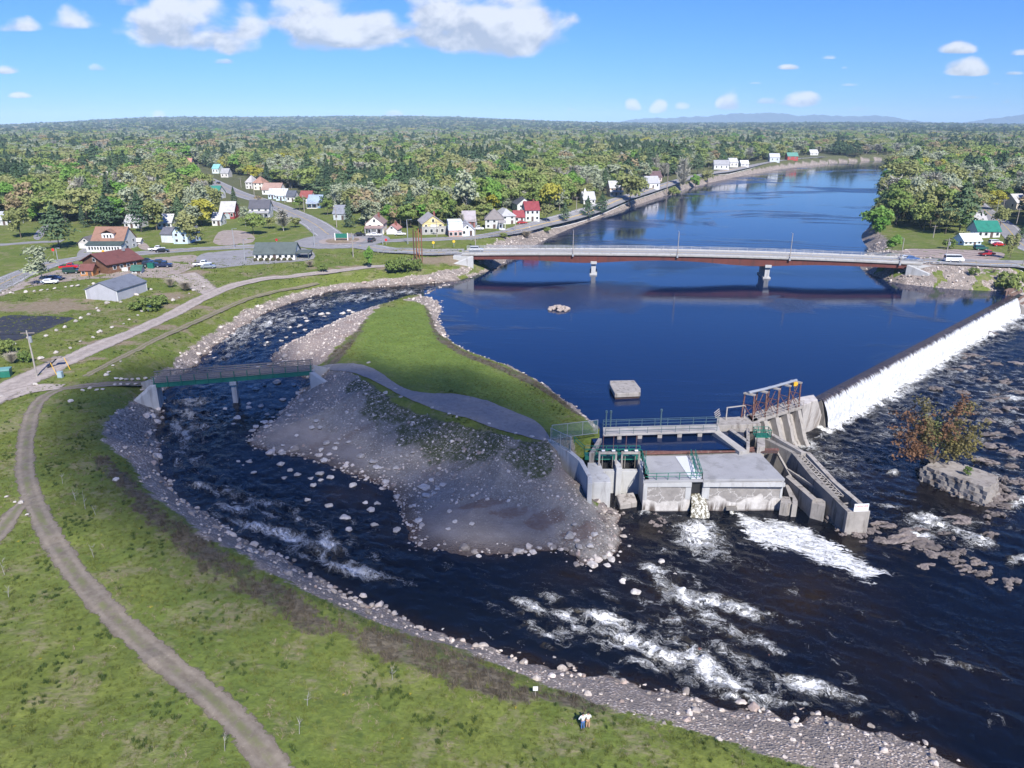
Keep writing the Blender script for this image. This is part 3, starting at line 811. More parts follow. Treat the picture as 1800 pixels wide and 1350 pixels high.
GROUND = build_ground()
build_pond()
build_rapids()
# ------------------------------------------------------------------ builders for structures
class MB:
 """collects boxes, beams, prisms and tubes into ONE mesh"""
 def __init__(self):
  self.v = []
  self.f = []
 def add(self, v, f):
  k = len(self.v)
  self.v += [tuple(p) for p in v]
  self.f += [tuple(i + k for i in q) for q in f]
  return self
 def prism(self, poly, z0, z1):
  """upright prism; z0 (bottom) and z1 (top) may be lists, one per corner"""
  n = len(poly)
  a = sum(poly[i][0] * poly[(i + 1) % n][1] - poly[(i + 1) % n][0] * poly[i][1] for i in range(n))
  z0 = z0 if isinstance(z0, (list, tuple)) else [z0] * n
  z1 = z1 if isinstance(z1, (list, tuple)) else [z1] * n
  idx = list(range(n))
  if a < 0:
   idx.reverse()
  v = [(poly[i][0], poly[i][1], z0[i]) for i in idx] + [(poly[i][0], poly[i][1], z1[i]) for i in idx]
  f = [tuple(range(n - 1, -1, -1)), tuple(range(n, 2 * n))] + [(i, (i + 1) % n, n + (i + 1) % n, n + i) for i in range(n)]
  return self.add(v, f)
 def box(self, x0, y0, z0, x1, y1, z1):
  return self.prism([(x0, y0), (x1, y0), (x1, y1), (x0, y1)], z0, z1)
 def beam(self, a, b, w, h=None, up=(0, 0, 1)):
  h = h or w
  a = Vector(a); b = Vector(b)
  d = (b - a)
  if d.length < 1e-6:
   return self
  d.normalize()
  up = Vector(up)
  if abs(d.dot(up)) > 0.97:
   up = Vector((0, 1, 0))
  s = d.cross(up).normalized() * (w / 2)
  u = s.cross(d).normalized() * (h / 2)
  v = [p + i * s + j * u for p in (a, b) for (i, j) in ((-1, -1), (1, -1), (1, 1), (-1, 1))]
  return self.add(v, [(0, 1, 2, 3), (7, 6, 5, 4), (0, 4, 5, 1), (1, 5, 6, 2), (2, 6, 7, 3), (3, 7, 4, 0)])
 def tube(self, pts, r, n=6, r1=None):
  pts = [Vector(p) for p in pts]
  rings = []
  m_ = len(pts)
  for i, p in enumerate(pts):
   d = (pts[min(i + 1, m_ - 1)] - pts[max(i - 1, 0)]).normalized()
   up = Vector((0, 0, 1)) if abs(d.z) < 0.9 else Vector((1, 0, 0))
   s = d.cross(up).normalized()
   u = s.cross(d)
   rr = r if r1 is None else r + (r1 - r) * i / (m_ - 1)
   rings.append([p + (s * math.cos(t) + u * math.sin(t)) * rr for t in [2 * math.pi * k / n for k in range(n)]])
  v = [p for r_ in rings for p in r_]
  f = []
  for i in range(m_ - 1):
   for k in range(n):
    f.append((i * n + k, i * n + (k + 1) % n, (i + 1) * n + (k + 1) % n, (i + 1) * n + k))
  f.append(tuple(range(n - 1, -1, -1)))
  f.append(tuple((m_ - 1) * n + k for k in range(n)))
  return self.add(v, f)
 def quad(self, a, b, c, d):
  return self.add([a, b, c, d], [(0, 1, 2, 3)])
 def build(self, name, mat=None, parent=None, bevel=0.0, smooth=False):
  o = mesh_ob(name, self.v, self.f, mat, parent, smooth)
  if bevel:
   md = o.modifiers.new('edge', 'BEVEL')
   md.width = bevel
   md.segments = 1
   md.limit_method = 'ANGLE'
  return o
def lerp(a, b, t):
 return tuple(a[i] + (b[i] - a[i]) * t for i in range(len(a)))
def g3(px, py, z):
 return G(px, py, z) + (z,)
M = {}
M['new_concrete'] = simple('pale_concrete', (0.40, 0.40, 0.39), 0.85, var=0.12, scale=0.9, grime=(0.27, 0.262, 0.25), streak=True, bump=0.02)
M['old_concrete'] = simple('weathered_concrete', (0.285, 0.262, 0.235), 0.9, var=0.25, scale=1.1, grime=(0.13, 0.112, 0.095), streak=True, bump=0.04)
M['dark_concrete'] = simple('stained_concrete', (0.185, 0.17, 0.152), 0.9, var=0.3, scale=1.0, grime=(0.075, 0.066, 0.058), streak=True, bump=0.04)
M['deck'] = simple('deck_concrete', (0.31, 0.295, 0.275), 0.9, var=0.22, scale=0.8, grime=(0.25, 0.235, 0.21))
M['roof_grey'] = simple('grey_membrane_roof', (0.285, 0.283, 0.285), 0.75, var=0.14, scale=0.5, grime=(0.21, 0.207, 0.205))
M['roof_white'] = simple('white_roof_panel', (0.55, 0.56, 0.56), 0.6, var=0.06, scale=1.0)
M['green_steel'] = simple('green_painted_steel', (0.012, 0.135, 0.092), 0.45, var=0.2, scale=2, grime=(0.03, 0.10, 0.075))
M['dark_green'] = simple('dark_green_steel', (0.018, 0.145, 0.10), 0.45, var=0.2, scale=2)
M['rust_steel'] = simple('rusty_red_steel', (0.125, 0.056, 0.044), 0.85, var=0.35, scale=3, grime=(0.20, 0.135, 0.11))
M['girder'] = simple('weathering_steel', (0.115, 0.032, 0.024), 0.75, var=0.25, scale=0.7, grime=(0.07, 0.026, 0.022), streak=True)
M['galv'] = simple('galvanised_steel', (0.42, 0.43, 0.44), 0.4, metal=0.5, var=0.12, scale=3)
M['wood'] = simple('grey_weathered_wood', (0.235, 0.20, 0.17), 0.9, var=0.3, scale=3)
M['pole_wood'] = simple('pole_wood', (0.31, 0.28, 0.25), 0.9, var=0.25, scale=2)
M['white_paint'] = simple('white_paint', (0.72, 0.72, 0.70), 0.5, var=0.06, scale=2)
M['dark_rail'] = simple('teal_grey_rail', (0.06, 0.10, 0.105), 0.5, var=0.2, scale=3)
M['black'] = simple('black_iron', (0.02, 0.02, 0.021), 0.6, var=0.2, scale=2)
M['yellow'] = simple('yellow_paint', (0.62, 0.36, 0.03), 0.5, var=0.1)
M['asphalt'] = simple('grey_asphalt', (0.225, 0.22, 0.222), 0.9, var=0.16, scale=0.5, grime=(0.175, 0.17, 0.172))
M['asphalt_new'] = simple('blue_black_asphalt', (0.026, 0.028, 0.036), 0.75, var=0.2, scale=0.4, grime=(0.045, 0.045, 0.052))
M['gravel_lot'] = simple('packed_gravel', (0.26, 0.215, 0.185), 0.95, var=0.22, scale=0.7, grime=(0.34, 0.295, 0.26), bump=0.03)
M['path'] = simple('packed_path_gravel', (0.175, 0.145, 0.118), 0.95, var=0.28, scale=1.4, grime=(0.235, 0.20, 0.165), bump=0.05)
M['path_grey'] = simple('grey_crushed_stone', (0.205, 0.198, 0.195), 0.95, var=0.2, scale=1.6, grime=(0.165, 0.158, 0.15), bump=0.04)
M['line_white'] = simple('road_line_white', (0.62, 0.62, 0.60), 0.7, var=0.1)
M['line_yellow'] = simple('road_line_yellow', (0.55, 0.36, 0.06), 0.7, var=0.1)
def mat_plaster():
 m, nt, b = new_mat('patched_render')
 p = nt.pos()
 q = nt.vm('MULTIPLY', p, (1, 1, 1.0))
 pat = nt.noise(q, 0.33, 3, 0.5, 0.3)
 wob = nt.noise(p, 1.1, 5, 0.7, col=True)
 crack = nt.vor(nt.vm('ADD', p, nt.vm('MULTIPLY', wob, (2.2, 0, 2.2))), 0.42, 'DISTANCE_TO_EDGE')
 z = nt.xyz(p)[2]
 n = nt.noise(p, 1.3, 7, 0.65)
 base = nt.mix(nt.ramp(n, 0.3, 0.7), (0.38, 0.355, 0.325), (0.54, 0.515, 0.48))
 grey = nt.mix(nt.ramp(n, 0.3, 0.7), (0.20, 0.185, 0.17), (0.27, 0.25, 0.23))
 band = nt.m('MULTIPLY', nt.ramp(nt.m('ADD', z, nt.m('MULTIPLY', nt.m('SUBTRACT', pat, 0.5), 4.0)), -3.5, -3.25), nt.ramp(z, -1.35, -1.05, 1, 0))
 c = nt.mix(band, base, grey)
 c = nt.mix(nt.m('MULTIPLY', nt.ramp(crack, 0.0, 0.03, 1, 0), nt.m('MULTIPLY', band, 0.8)), c, (0.52, 0.50, 0.47))
 st = nt.noise(nt.vm('MULTIPLY', p, (1, 1, 0.1)), 1.1, 6, 0.65)
 low = nt.ramp(z, -4.9, -3.4, 1, 0)
 c = nt.mix(nt.m('MULTIPLY', nt.ramp(st, 0.47, 0.6), low), c, (0.075, 0.058, 0.047))
 c = nt.mix(nt.ramp(z, -5.5, -5.0, 0.8, 0), c, (0.06, 0.042, 0.034))
 nt.put(b.inputs['Base Color'], c)
 b.inputs['Roughness'].default_value = 0.92
 nt.put(b.inputs['Normal'], nt.bump(n, 0.7, 0.06))
 return m
M['plaster'] = mat_plaster()
def rail(mb, pts, h=1.05, bars=(0.55, 1.05), post=1.8, r=0.035):
 """posts and bars along a 3-D line"""
 for a, b in zip(pts[:-1], pts[1:]):
  a = Vector(a); b = Vector(b)
  n = max(1, round((b - a).length / post))
  for i in range(n + 1):
   p = a.lerp(b, i / n)
   mb.beam(p, p + Vector((0, 0, h)), r * 2)
  for z in bars:
   mb.beam(a + Vector((0, 0, z)), b + Vector((0, 0, z)), r * 1.7)
 return mb
# ------------------------------------------------------------------ powerhouse
def build_powerhouse():
 t = thing('powerhouse', 'low concrete powerhouse with flat grey roof and patched plaster front beside the river', 'powerhouse', g3(1255, 905, -6.5))
 t.location = (0, 0, 0)
 zr = -0.4
 fl, fm, fm2, fr = G(1132, 845, zr), G(1216, 844, zr), G(1236, 843, zr), G(1378, 841.5, zr)
 bl, bm_, bm2, br = G(1131, 802, zr), G(1211, 801, zr), G(1222, 800.5, zr), G(1334, 796, zr)
 MB().prism([fl, fm, bm_, bl], -6.5, zr - 0.35).prism([fm2, fr, br, bm2], -6.5, zr - 0.35).prism([lerp(fm, bm_, .55), lerp(fm2, bm2, .55), bm2, bm_], -6.5, zr - 0.36).build('wall', M['plaster'], t)
 ov = 0.12
 def out(p, k=ov):
  cx, cy = (fl[0] + fr[0]) / 2, (fl[1] + bl[1]) / 2
  return (p[0] + math.copysign(k, p[0] - cx), p[1] + math.copysign(k, p[1] - cy))
 MB().prism([out(fl), (fm2[0] + .0, fm2[1] - ov), bm2, out(bl)], zr - 0.35, zr).build('roof', M['roof_grey'], t, .03)
 MB().prism([(fm2[0] + 0.02, fm2[1] - ov), out(fr), out(br), (bm2[0] + .02, bm2[1])], zr - 0.351, zr + 0.04).build('roof', M['roof_grey'], t, .03)
 a, b_, c, d = G(1187, 803, zr), G(1207, 802, zr), G(1234, 841, zr), G(1213, 842, zr)
 MB().prism([a, b_, c, d], zr + 0.004, zr + 0.06).build('roof_panel', M['roof_white'], t)
 # pale quoins and lintels of newer concrete around the front
 q = MB()
 for (xa, xb) in ((fl[0] - .03, fl[0] + 0.55), (fm[0] - 0.75, fm[0] + .02), (fm2[0] - .02, fm2[0] + 1.0), (fr[0] - 0.3, fr[0] + .03)):
  yy = lerp(fl, fr, ((xa + xb) / 2 - fl[0]) / (fr[0] - fl[0]))[1]
  q.box(xa, yy - 0.08, -3.4, xb, yy + .3, zr - 0.354)
 q.box(fl[0] - .03, fl[1] - 0.07, zr - 0.95, fm[0], fl[1] + .25, zr - 0.356)
 q.box(fm2[0], fl[1] - 0.07, zr - 0.95, fr[0] + .03, fl[1] + .25, zr - 0.356)
 q.build('concrete_trim', M['new_concrete'], t)
 # block filling the sluice mouth, its black colour standing in for inner shade
 MB().box(fm[0] + .03, fm[1] + 0.6, -3.2, fm2[0] - .03, fm[1] + 4.2, -.77).build('sluice_shade_block', M['black'], t)
 MB().prism([G(1277, 893, -4.6), G(1296, 893, -4.6), (G(1296, 893, -4.6)[0], fr[1] + .1), (G(1277, 893, -4.6)[0], fr[1] + .1)], -5.0, -4.6).build('outlet_pipe', M['dark_concrete'], t)
 # green handrail around the left roof
 r_ = MB()
 z = zr
 rail(r_, [(bl[0] + .3, bl[1] - .3, z), (fl[0] + .15, fl[1] + .15, z), (fm2[0] - .1, fm2[1] + .15, z), (bm2[0] - .1, bm2[1] - .2, z)], post=1.5, r=0.04)
 rail(r_, [(fm2[0] - .9, fm2[1] + .2, z + .06), (bm2[0] - .75, bm2[1] - .2, z + .06)], post=1.5, r=0.04)
 r_.build('handrail', M['green_steel'], t)
 # rusty trash-rack beam along the back of the roof
 g = MB()
 g.beam((bm_[0] - 7, bl[1] + .5, zr + .25), (br[0] + 3.2, br[1] + .7, zr + .25), 0.45, 0.3)
 g.beam((bm_[0] - 7, bl[1] + 1.1, zr + .1), (br[0] - .2, br[1] + 1.3, zr + .1), 0.3, 0.5)
 g.build('rack_beam', M['rust_steel'], t)
 w = MB()
 w.prism([(bl[0] - .2, bl[1]), (br[0] + .2, br[1]), (br[0] + .2, br[1] + .5), (bl[0] - .2, bl[1] + .5)], -6.4, zr - .1)
 w.build('rear_wall', M['dark_concrete'], t)
 return t
def build_fish_gates():
 t = thing('gate_structure', 'pale concrete gate bays with green hoist walkway left of the powerhouse', 'water gate')
 w = MB()
 # wing wall on the gravel side, stepping down to the river
 pts = [(966, 772, 1.5), (985, 783, 1.4), (1003, 794, 1.2), (1021, 809, 0.9), (1037, 838, 0.45), (1037, 850, 0.4)]
 P = [g3(*p) for p in pts]
 for a, b_ in zip(P[:-1], P[1:]):
  d = Vector((b_[0] - a[0], b_[1] - a[1], 0)).normalized()
  n = Vector((-d.y, d.x, 0)) * 0.32
  w.prism([(a[0] - n.x, a[1] - n.y), (b_[0] - n.x, b_[1] - n.y), (b_[0] + n.x, b_[1] + n.y), (a[0] + n.x, a[1] + n.y)], -6.5, [a[2], b_[2], b_[2], a[2]])
 w.build('wing_wall', M['new_concrete'], t, .03)
 poly = [G(1031, 849, -.9), G(1074, 847.5, -.9), G(1071, 838, -.9), G(1061, 829, -.9), G(1055, 813, -.9), G(1033, 813, -.9)]
 MB().prism(poly, -6.5, -.9).build('pier_block', M['new_concrete'], t, .04)
 Y0 = 98.3
 def X(px, Y):
  return (px - 900) / FOC * Y / math.cos(PITCH) * 1.0
 def XY(px, py, Y):
  d = ray(px, py)
  return d[0] * Y / d[1]
 xl = XY(1058, 845, Y0); xr = XY(1124, 845, Y0); xm = XY(1087, 840, Y0)
 MB().box(xl - .6, Y0 + .2, -6.5, xr, Y0 + 1.0, -1.35).build('sill_wall', M['new_concrete'], t, .03)
 MB().box(xm - .42, Y0 - .5, -6.5, xm + .42, Y0 + 4.6, -.6).build('bay_pier', M['new_concrete'], t, .03)
 MB().box(xr - .05, Y0 - 4.4, -6.5, xr + .55, Y0 + 5.0, -.4).build('side_wall', M['new_concrete'], t, .03)
 for (pa, pb, s0, s1) in ((1052, 1084.5, 1060, 1078), (1092, 1125, 1100, 1118)):
  x0, x1 = XY(pa, 800, 99.5), XY(pb, 800, 99.5)
  MB().box(x0 + .1, Y0 + 3.4, -5.0, x1 - .1, Y0 + 3.6, -1.2).build('gate_leaf', M['black'], t)
  h = MB()
  for x in (x0 + .13, x1 - .13):
   h.beam((x, 99.5, -1.3), (x, 99.5, 1.05), .26)
  h.beam((x0, 99.5, 1.15), (x1, 99.5, 1.15), .34, .3)
  for x in (XY(s0, 800, 99.5), XY(s1, 800, 99.5)):
   h.beam((x, 100, -1.5), (x, 100, 1.1), .08)
  h.build('hoist_frame', M['old_concrete'], t)
  for pp in (s0, s1):
   q = MB()
   st = MB()
   x = XY(pp, 790, 99.8)
   q.tube([(x - .25, 99.5, 1.5), (x + .25, 99.5, 1.5)], .2, 8)
   q.beam((x, 99.5, 1.3), (x, 99.5, 1.55), .3)
   st.tube([(x, 99.8, 1.3), (x, 99.8, 3.8)], .055, 6)
   q.build('hoist_motor', M['galv'], t)
   st.build('gate_stem', M['rust_steel'], t)
 Yw = 100.9
 gx0, gx1 = XY(1028, 806, Yw), XY(1127, 806, Yw)
 MB().box(gx0, Yw, -.2, gx1, Yw + 1.4, -.05).box(gx0, Yw - .1, -.62, gx1, Yw - .01, .0).build('walkway_girder', M['green_steel'], t)
 h = MB()
 rail(h, [(gx0, Yw, -.05), (gx1, Yw, -.05)], r=.045)
 rail(h, [(gx0, Yw + 1.4, -.05), (gx1, Yw + 1.4, -.05)], r=.045)
 rail(h, [(gx1, Yw, -.05), (gx1 - .1, Y0 - 3.8, -.4)], r=.045)
 rail(h, [(gx0, Yw + 1.4, -.05), (gx0 - 1.4, Yw + 2.6, .9)], r=.045)
 h.build('handrail', M['green_steel'], t)
 return t
def build_fence():
 t = thing('chain_link_fence', 'tall chain-link fence with green mesh at the gravel path end above the gates', 'fence')
 a, b_, c = g3(968, 777, 1.4), g3(1003, 794, 1.3), g3(1050, 762, 1.1)
 d = g3(970, 772, 1.5)
 m, nt, b = new_mat('green_chain_link')
 p = nt.pos()
 x, y, z = nt.xyz(p)
 w1 = nt.m('FRACT', nt.m('MULTIPLY', nt.m('ADD', nt.m('ADD', x, y), z), 4.0))
 w2 = nt.m('FRACT', nt.m('MULTIPLY', nt.m('SUBTRACT', nt.m('ADD', x, y), z), 4.0))
 k = nt.m('MAXIMUM', nt.m('LESS_THAN', w1, 0.28), nt.m('LESS_THAN', w2, 0.28))
 b.inputs['Base Color'].default_value = (0.10, 0.19, 0.16, 1)
 b.inputs['Roughness'].default_value = 0.5
 nt.put(b.inputs['Alpha'], nt.m('MULTIPLY', k, 0.75))
 s = MB()
 up = (0, 0, 2.3)
 for p0, p1 in ((a, b_), (d, c)):
  n = 10
  for i in range(n):
   u = lerp(p0, p1, i / n); v = lerp(p0, p1, (i + 1) / n)
   s.quad(u, v, (v[0], v[1], v[2] + 2.3), (u[0], u[1], u[2] + 2.3))
 s.build('mesh_panel', m, t)
 f = MB()
 for p0, p1 in ((a, b_), (d, c)):
  rail(f, [p0, p1], h=2.35, bars=(0.1, 2.3), post=2.4, r=.04)
 f.build('fence_post', M['galv'], t)
 return t
def build_intake():
 t = thing('intake_deck', 'long concrete intake walkway on short piers across the forebay behind the powerhouse', 'walkway')
 zt = 1.0
 A, B, Cc, D = G(1060, 764, zt), G(1266, 757, zt), G(1263, 745, zt), G(1060, 751, zt)
 MB().prism([A, B, Cc, D], zt - .32, zt).build('deck', M['deck'], t, .03)
 for k, px in enumerate((1089, 1125, 1160, 1195, 1231)):
  u = (px - 1060) / 206
  a = lerp(A, B, u); b_ = lerp(D, Cc, u)
  MB().prism([(a[0] - .35, a[1] + .15), (a[0] + .35, a[1] + .15), (b_[0] + .35, b_[1]), (b_[0] - .35, b_[1])], -3, zt - .323).build('pier', M['old_concrete'], t)
 h = MB()
 rail(h, [lerp(A, B, .02) + (zt,), lerp(A, B, .97) + (zt,)], r=.03, post=2.2)
 rail(h, [D + (zt,), Cc + (zt,)], r=.035, bars=(.5, 1.0, 1.25), h=1.3, post=2.2)
 h.build('handrail', M['dark_rail'], t)
 for px in (1065, 1073, 1162):
  e = MB()
  u = (px - 1060) / 206
  p = lerp(D, Cc, u)
  e.tube([p + (zt,), p + (zt + 2.6,)], .1, 6)
  e.tube([p + (zt + 2.5,), p + (zt + 2.85,)], .18, 6)
  e.build('lamp_post', M['dark_rail'], t)
 w = MB()
 a, b_, c, d = G(1036, 796, .6), G(1052, 770, .6), G(1058, 771, .6), G(1044, 797, .6)
 w.prism([a, b_, c, d], -3, .6)
 w.build('forebay_slope', M['old_concrete'], t)
 # right side wall of the forebay
 a, b_, c, d = G(1252, 757, .8), G(1300, 793, .3), G(1314, 791, .3), G(1266, 757, .8)
 MB().prism([a, b_, c, d], -3.2, [.75, .2, .2, .75]).build('side_wall', M['deck'], t, .03)
 return t
def build_sluice():
 t = thing('sluice_headworks', 'old concrete sluice head with green rail and brown wooden gate right of the forebay', 'sluice')
 MB().prism([G(1259, 748, 1.1), G(1290, 747, 1.1), G(1338, 745, 1.1), G(1326, 729, 1.1), G(1290, 733, 1.1), G(1261, 733, 1.1)], -.2, 1.1).build('deck', M['old_concrete'], t, .04)
 w = MB()
 w.prism([G(1281, 752, .9), G(1311, 776, .6), G(1316, 774, .6), G(1286, 750, .9)], -3, .6)
 w.prism([G(1288, 749, .9), G(1318, 752, .9), G(1318, 748, .9), G(1290, 746, .9)], -3, .5)
 w.prism([G(1312, 787, .6), G(1318, 787, .6), G(1318, 752, .6), G(1312, 752, .6)], -3, .6)
 w.prism([G(1331, 787, .6), G(1345, 784, .6), G(1345, 760, .6), G(1331, 760, .6)], -5, .6)
 w.prism([G(1300, 790, .3), G(1334, 790, .3), G(1334, 786, .3), G(1300, 786, .3)], -5, -.6)
 w.build('chamber_wall', M['old_concrete'], t, .03)
 a = G(1318, 786, .3); b_ = G(1331, 786, .3)
 MB().box(a[0], a[1] - .1, -2.6, b_[0], a[1] + .1, -.1).build('gate_leaf', simple('brown_gate', (.10, .055, .045), .8, var=.3, scale=3), t)
 g = MB()
 c = G(1319, 752, 1.1); d = G(1352, 760, 1.1)
 g.box(c[0], d[1] - 1.0, .62, d[0], d[1] + .5, .78)
 rail(g, [(c[0], d[1] - 1.0, .78), (d[0], d[1] - 1.0, .78), (d[0], d[1] + .5, .78), (c[0], d[1] + .5, .78), (c[0], d[1] - 1.0, .78)], post=.8, r=.04, bars=(.3, .6, 1.05))
 g.build('gate_platform', M['green_steel'], t)
 h = MB()
 p = G(1265, 735, 1.1)
 for k in range(4):
  h.tube([(p[0] - .6 - .1 * k, p[1] + .3, 1.0 + .3 * k), (p[0] + .2 - .1 * k, p[1] + .3, 1.6 + .35 * k)], .08, 6)
 a = G(1276, 738, 1.1); b_ = G(1308, 734, 1.1)
 rail(h, [a + (1.1,), b_ + (1.1,)], h=2.2, bars=(2.15,), post=2.4, r=.09)
 h.build('pipe_rail', M['pole_wood'], t)
 a = g3(1320, 792, -.3); b_ = g3(1366, 793, -.3)
 MB().beam(a, b_, 1.1, .25).build('rusty_platform', simple('rusty_plate', (.07, .04, .035), .8, var=.3, scale=2), t)
 return t
FRAMES = [((1323, 738), (1303, 733.5)), ((1344.5, 733), (1325, 728)), ((1366, 727), (1346, 722)), ((1385, 721), (1366, 716)), ((1404, 715), (1384, 710))]
def build_gate_section():
 t = thing('spillway_gate_section', 'concrete spillway bays with ogee piers between the sluice head and the dam', 'spillway')
 zt = 1.1
 # deck line from the sluice to the dam
 A, B = G(1322, 742, zt), G(1413, 714, zt)
 A2, B2 = G(1312, 729, zt), G(1400, 699, zt)
 MB().prism([A, B, B2, A2], zt - .45, zt).build('deck', M['old_concrete'], t, .04)
 d = Vector((B[0] - A[0], B[1] - A[1], 0)); L = d.length; d.normalize()
 n = Vector((d.y, -d.x, 0))                       # downstream
 ups = Vector((A2[0] - A[0], A2[1] - A[1], 0)).length
 def P(s, o, z):
  q = Vector((A[0], A[1], 0)) + d * s + n * o
  return (q.x, q.y, z)
 prof = [(-ups + .4, zt - .46), (0.15, zt - .46), (.5, -.4), (1.1, -1.6), (1.5, -2.8), (2.0, -4.0), (2.9, -5.2), (3.1, -6.3), (-ups + .4, -6.3)]
 for i in range(5):
  s = L * (i + .12) / 4.55
  v = []
  for k in (-.42, .42):
   v += [P(s + k, o, z) for o, z in prof]
  m_ = len(prof)
  f = [tuple(range(m_)), tuple(range(2 * m_ - 1, m_ - 1, -1))] + [(j, j + m_, (j + 1) % m_ + m_, (j + 1) % m_) for j in range(m_)]
  MB().add(v, f).build('ogee_pier', M['old_concrete'], t)
 # the recessed spill faces
 prof2 = [(-1.4, -.2), (-.9, -.35), (-.4, -1.2), (.1, -2.6), (.8, -4.2), (1.9, -5.4), (2.2, -6.3), (-1.4, -6.3)]
 v = []
 for s in (0, L):
  v += [P(s, o, z) for o, z in prof2]
 m_ = len(prof2)
 f = [tuple(range(m_)), tuple(range(2 * m_ - 1, m_ - 1, -1))] + [(j, j + m_, (j + 1) % m_ + m_, (j + 1) % m_) for j in range(m_)]
 MB().add(v, f).build('spill_face', M['old_concrete'], t)
 g = MB()
 g.add([P(0, -1.9, -3), P(L, -1.9, -3), P(L, -1.9, .6), P(0, -1.9, .6)], [(0, 1, 2, 3)])
 g.build('stoplog_gate', simple('dark_stoplogs', (.06, .05, .045), .9, var=.3, scale=2), t)
 h = MB()
 rail(h, [P(.3, -.1, zt), P(L, -.1, zt)], post=1.6, r=.035)
 h.build('handrail', M['pole_wood'], t)
 # the wide end pier at the dam
 top = [G(1409, 714, zt), G(1437, 703, zt), G(1430, 694, zt), G(1402, 699, zt)]
 bot = [G(1415, 765, -5.6), G(1451, 748, -5.6), top[2], top[3]]
 v = [p + (-5.9,) for p in bot] + [p + (zt + .05,) for p in top]
 f = [(3, 2, 1, 0), (4, 5, 6, 7)] + [(i, (i + 1) % 4, 4 + (i + 1) % 4, 4 + i) for i in range(4)]
 MB().add(v, f).build('end_pier', simple('bleached_concrete', (.42, .39, .36), .9, var=.25, scale=.8, grime=(.22, .19, .165), streak=True, bump=.05), t, .05)
 return t
def build_frames():
 """each rusty hoist frame is a thing; the silver hoist beam lies across them"""
 zt = 1.1
 tops = []
 lab = ['rusty red steel hoist frame closest to the sluice head', 'rusty red steel hoist frame second from the sluice head', 'rusty red steel hoist frame in the middle of the row',
   'rusty red steel hoist frame second from the dam', 'rusty red steel hoist frame closest to the dam, yellow hoist beside it']
 for i, (na, fa) in enumerate(FRAMES):
  a = Vector(g3(na[0], na[1], zt)); b_ = Vector(g3(fa[0], fa[1], zt))
  t = thing('hoist_frame', lab[i], 'hoist frame', (a + b_) / 2, group='rusty hoist frames on the spillway deck')
  a -= t.location; b_ -= t.location
  hgt = 4.3
  c = a.lerp(b_, .5)
  al = (Vector(g3(1405, 701, zt)) - Vector(g3(1322, 726, zt))).normalized()
  tp = [c + (base - c) * .8 + Vector((0, 0, hgt)) for base in (a, b_)]
  for base, p1 in zip((a, b_), tp):
   MB().beam(base - Vector((0, 0, .1)), p1, .2).build('leg', M['rust_steel'], t)
  x = MB()
  x.beam(a.lerp(tp[0], .05), b_.lerp(tp[1], .55), .09)
  x.beam(b_.lerp(tp[1], .05), a.lerp(tp[0], .55), .09)
  x.beam(a.lerp(tp[0], .55), b_.lerp(tp[1], .55), .1)
  if i in (0, 1, 3):
   x.beam(a.lerp(tp[0], .08), tp[0] + al * 2.2 - Vector((0, 0, .2)), .1)
   x.beam(tp[0] - Vector((0, 0, .5)), a + al * 2.2, .1)
  x.build('bracing', M['rust_steel'], t)
  y = MB()
  for q in (-.15, .15):
   y.beam(c + (a - c) * .95 + Vector((0, 0, hgt)) + al * q, c + (b_ - c) * .95 + Vector((0, 0, hgt)) + al * q, .2, .25)
  y.build('top_beam', M['pole_wood'], t)
  tops.append(t.location + c + Vector((0, 0, hgt + .3)))
 bt = MB().tube([tops[0] - (tops[1] - tops[0]) * .1] + tops, .24, 8).build('hoist_beam', M['galv'])
 tag(bt, 'silver tubular hoist beam lying across the tops of the rusty frames', 'beam')
 p = tops[-1] + Vector((-.3, -.5, -.5))
 k = MB().box(p.x - .35, p.y - .3, p.z - .35, p.x + .35, p.y + .3, p.z + .3)
 k.tube([(p.x, p.y, p.z - .4), (p.x, p.y, p.z - 1.2)], .06, 6)
 tag(k.build('chain_hoist', M['yellow'], None, .06), 'small yellow hoist hanging from the silver beam by the last frame', 'hoist')
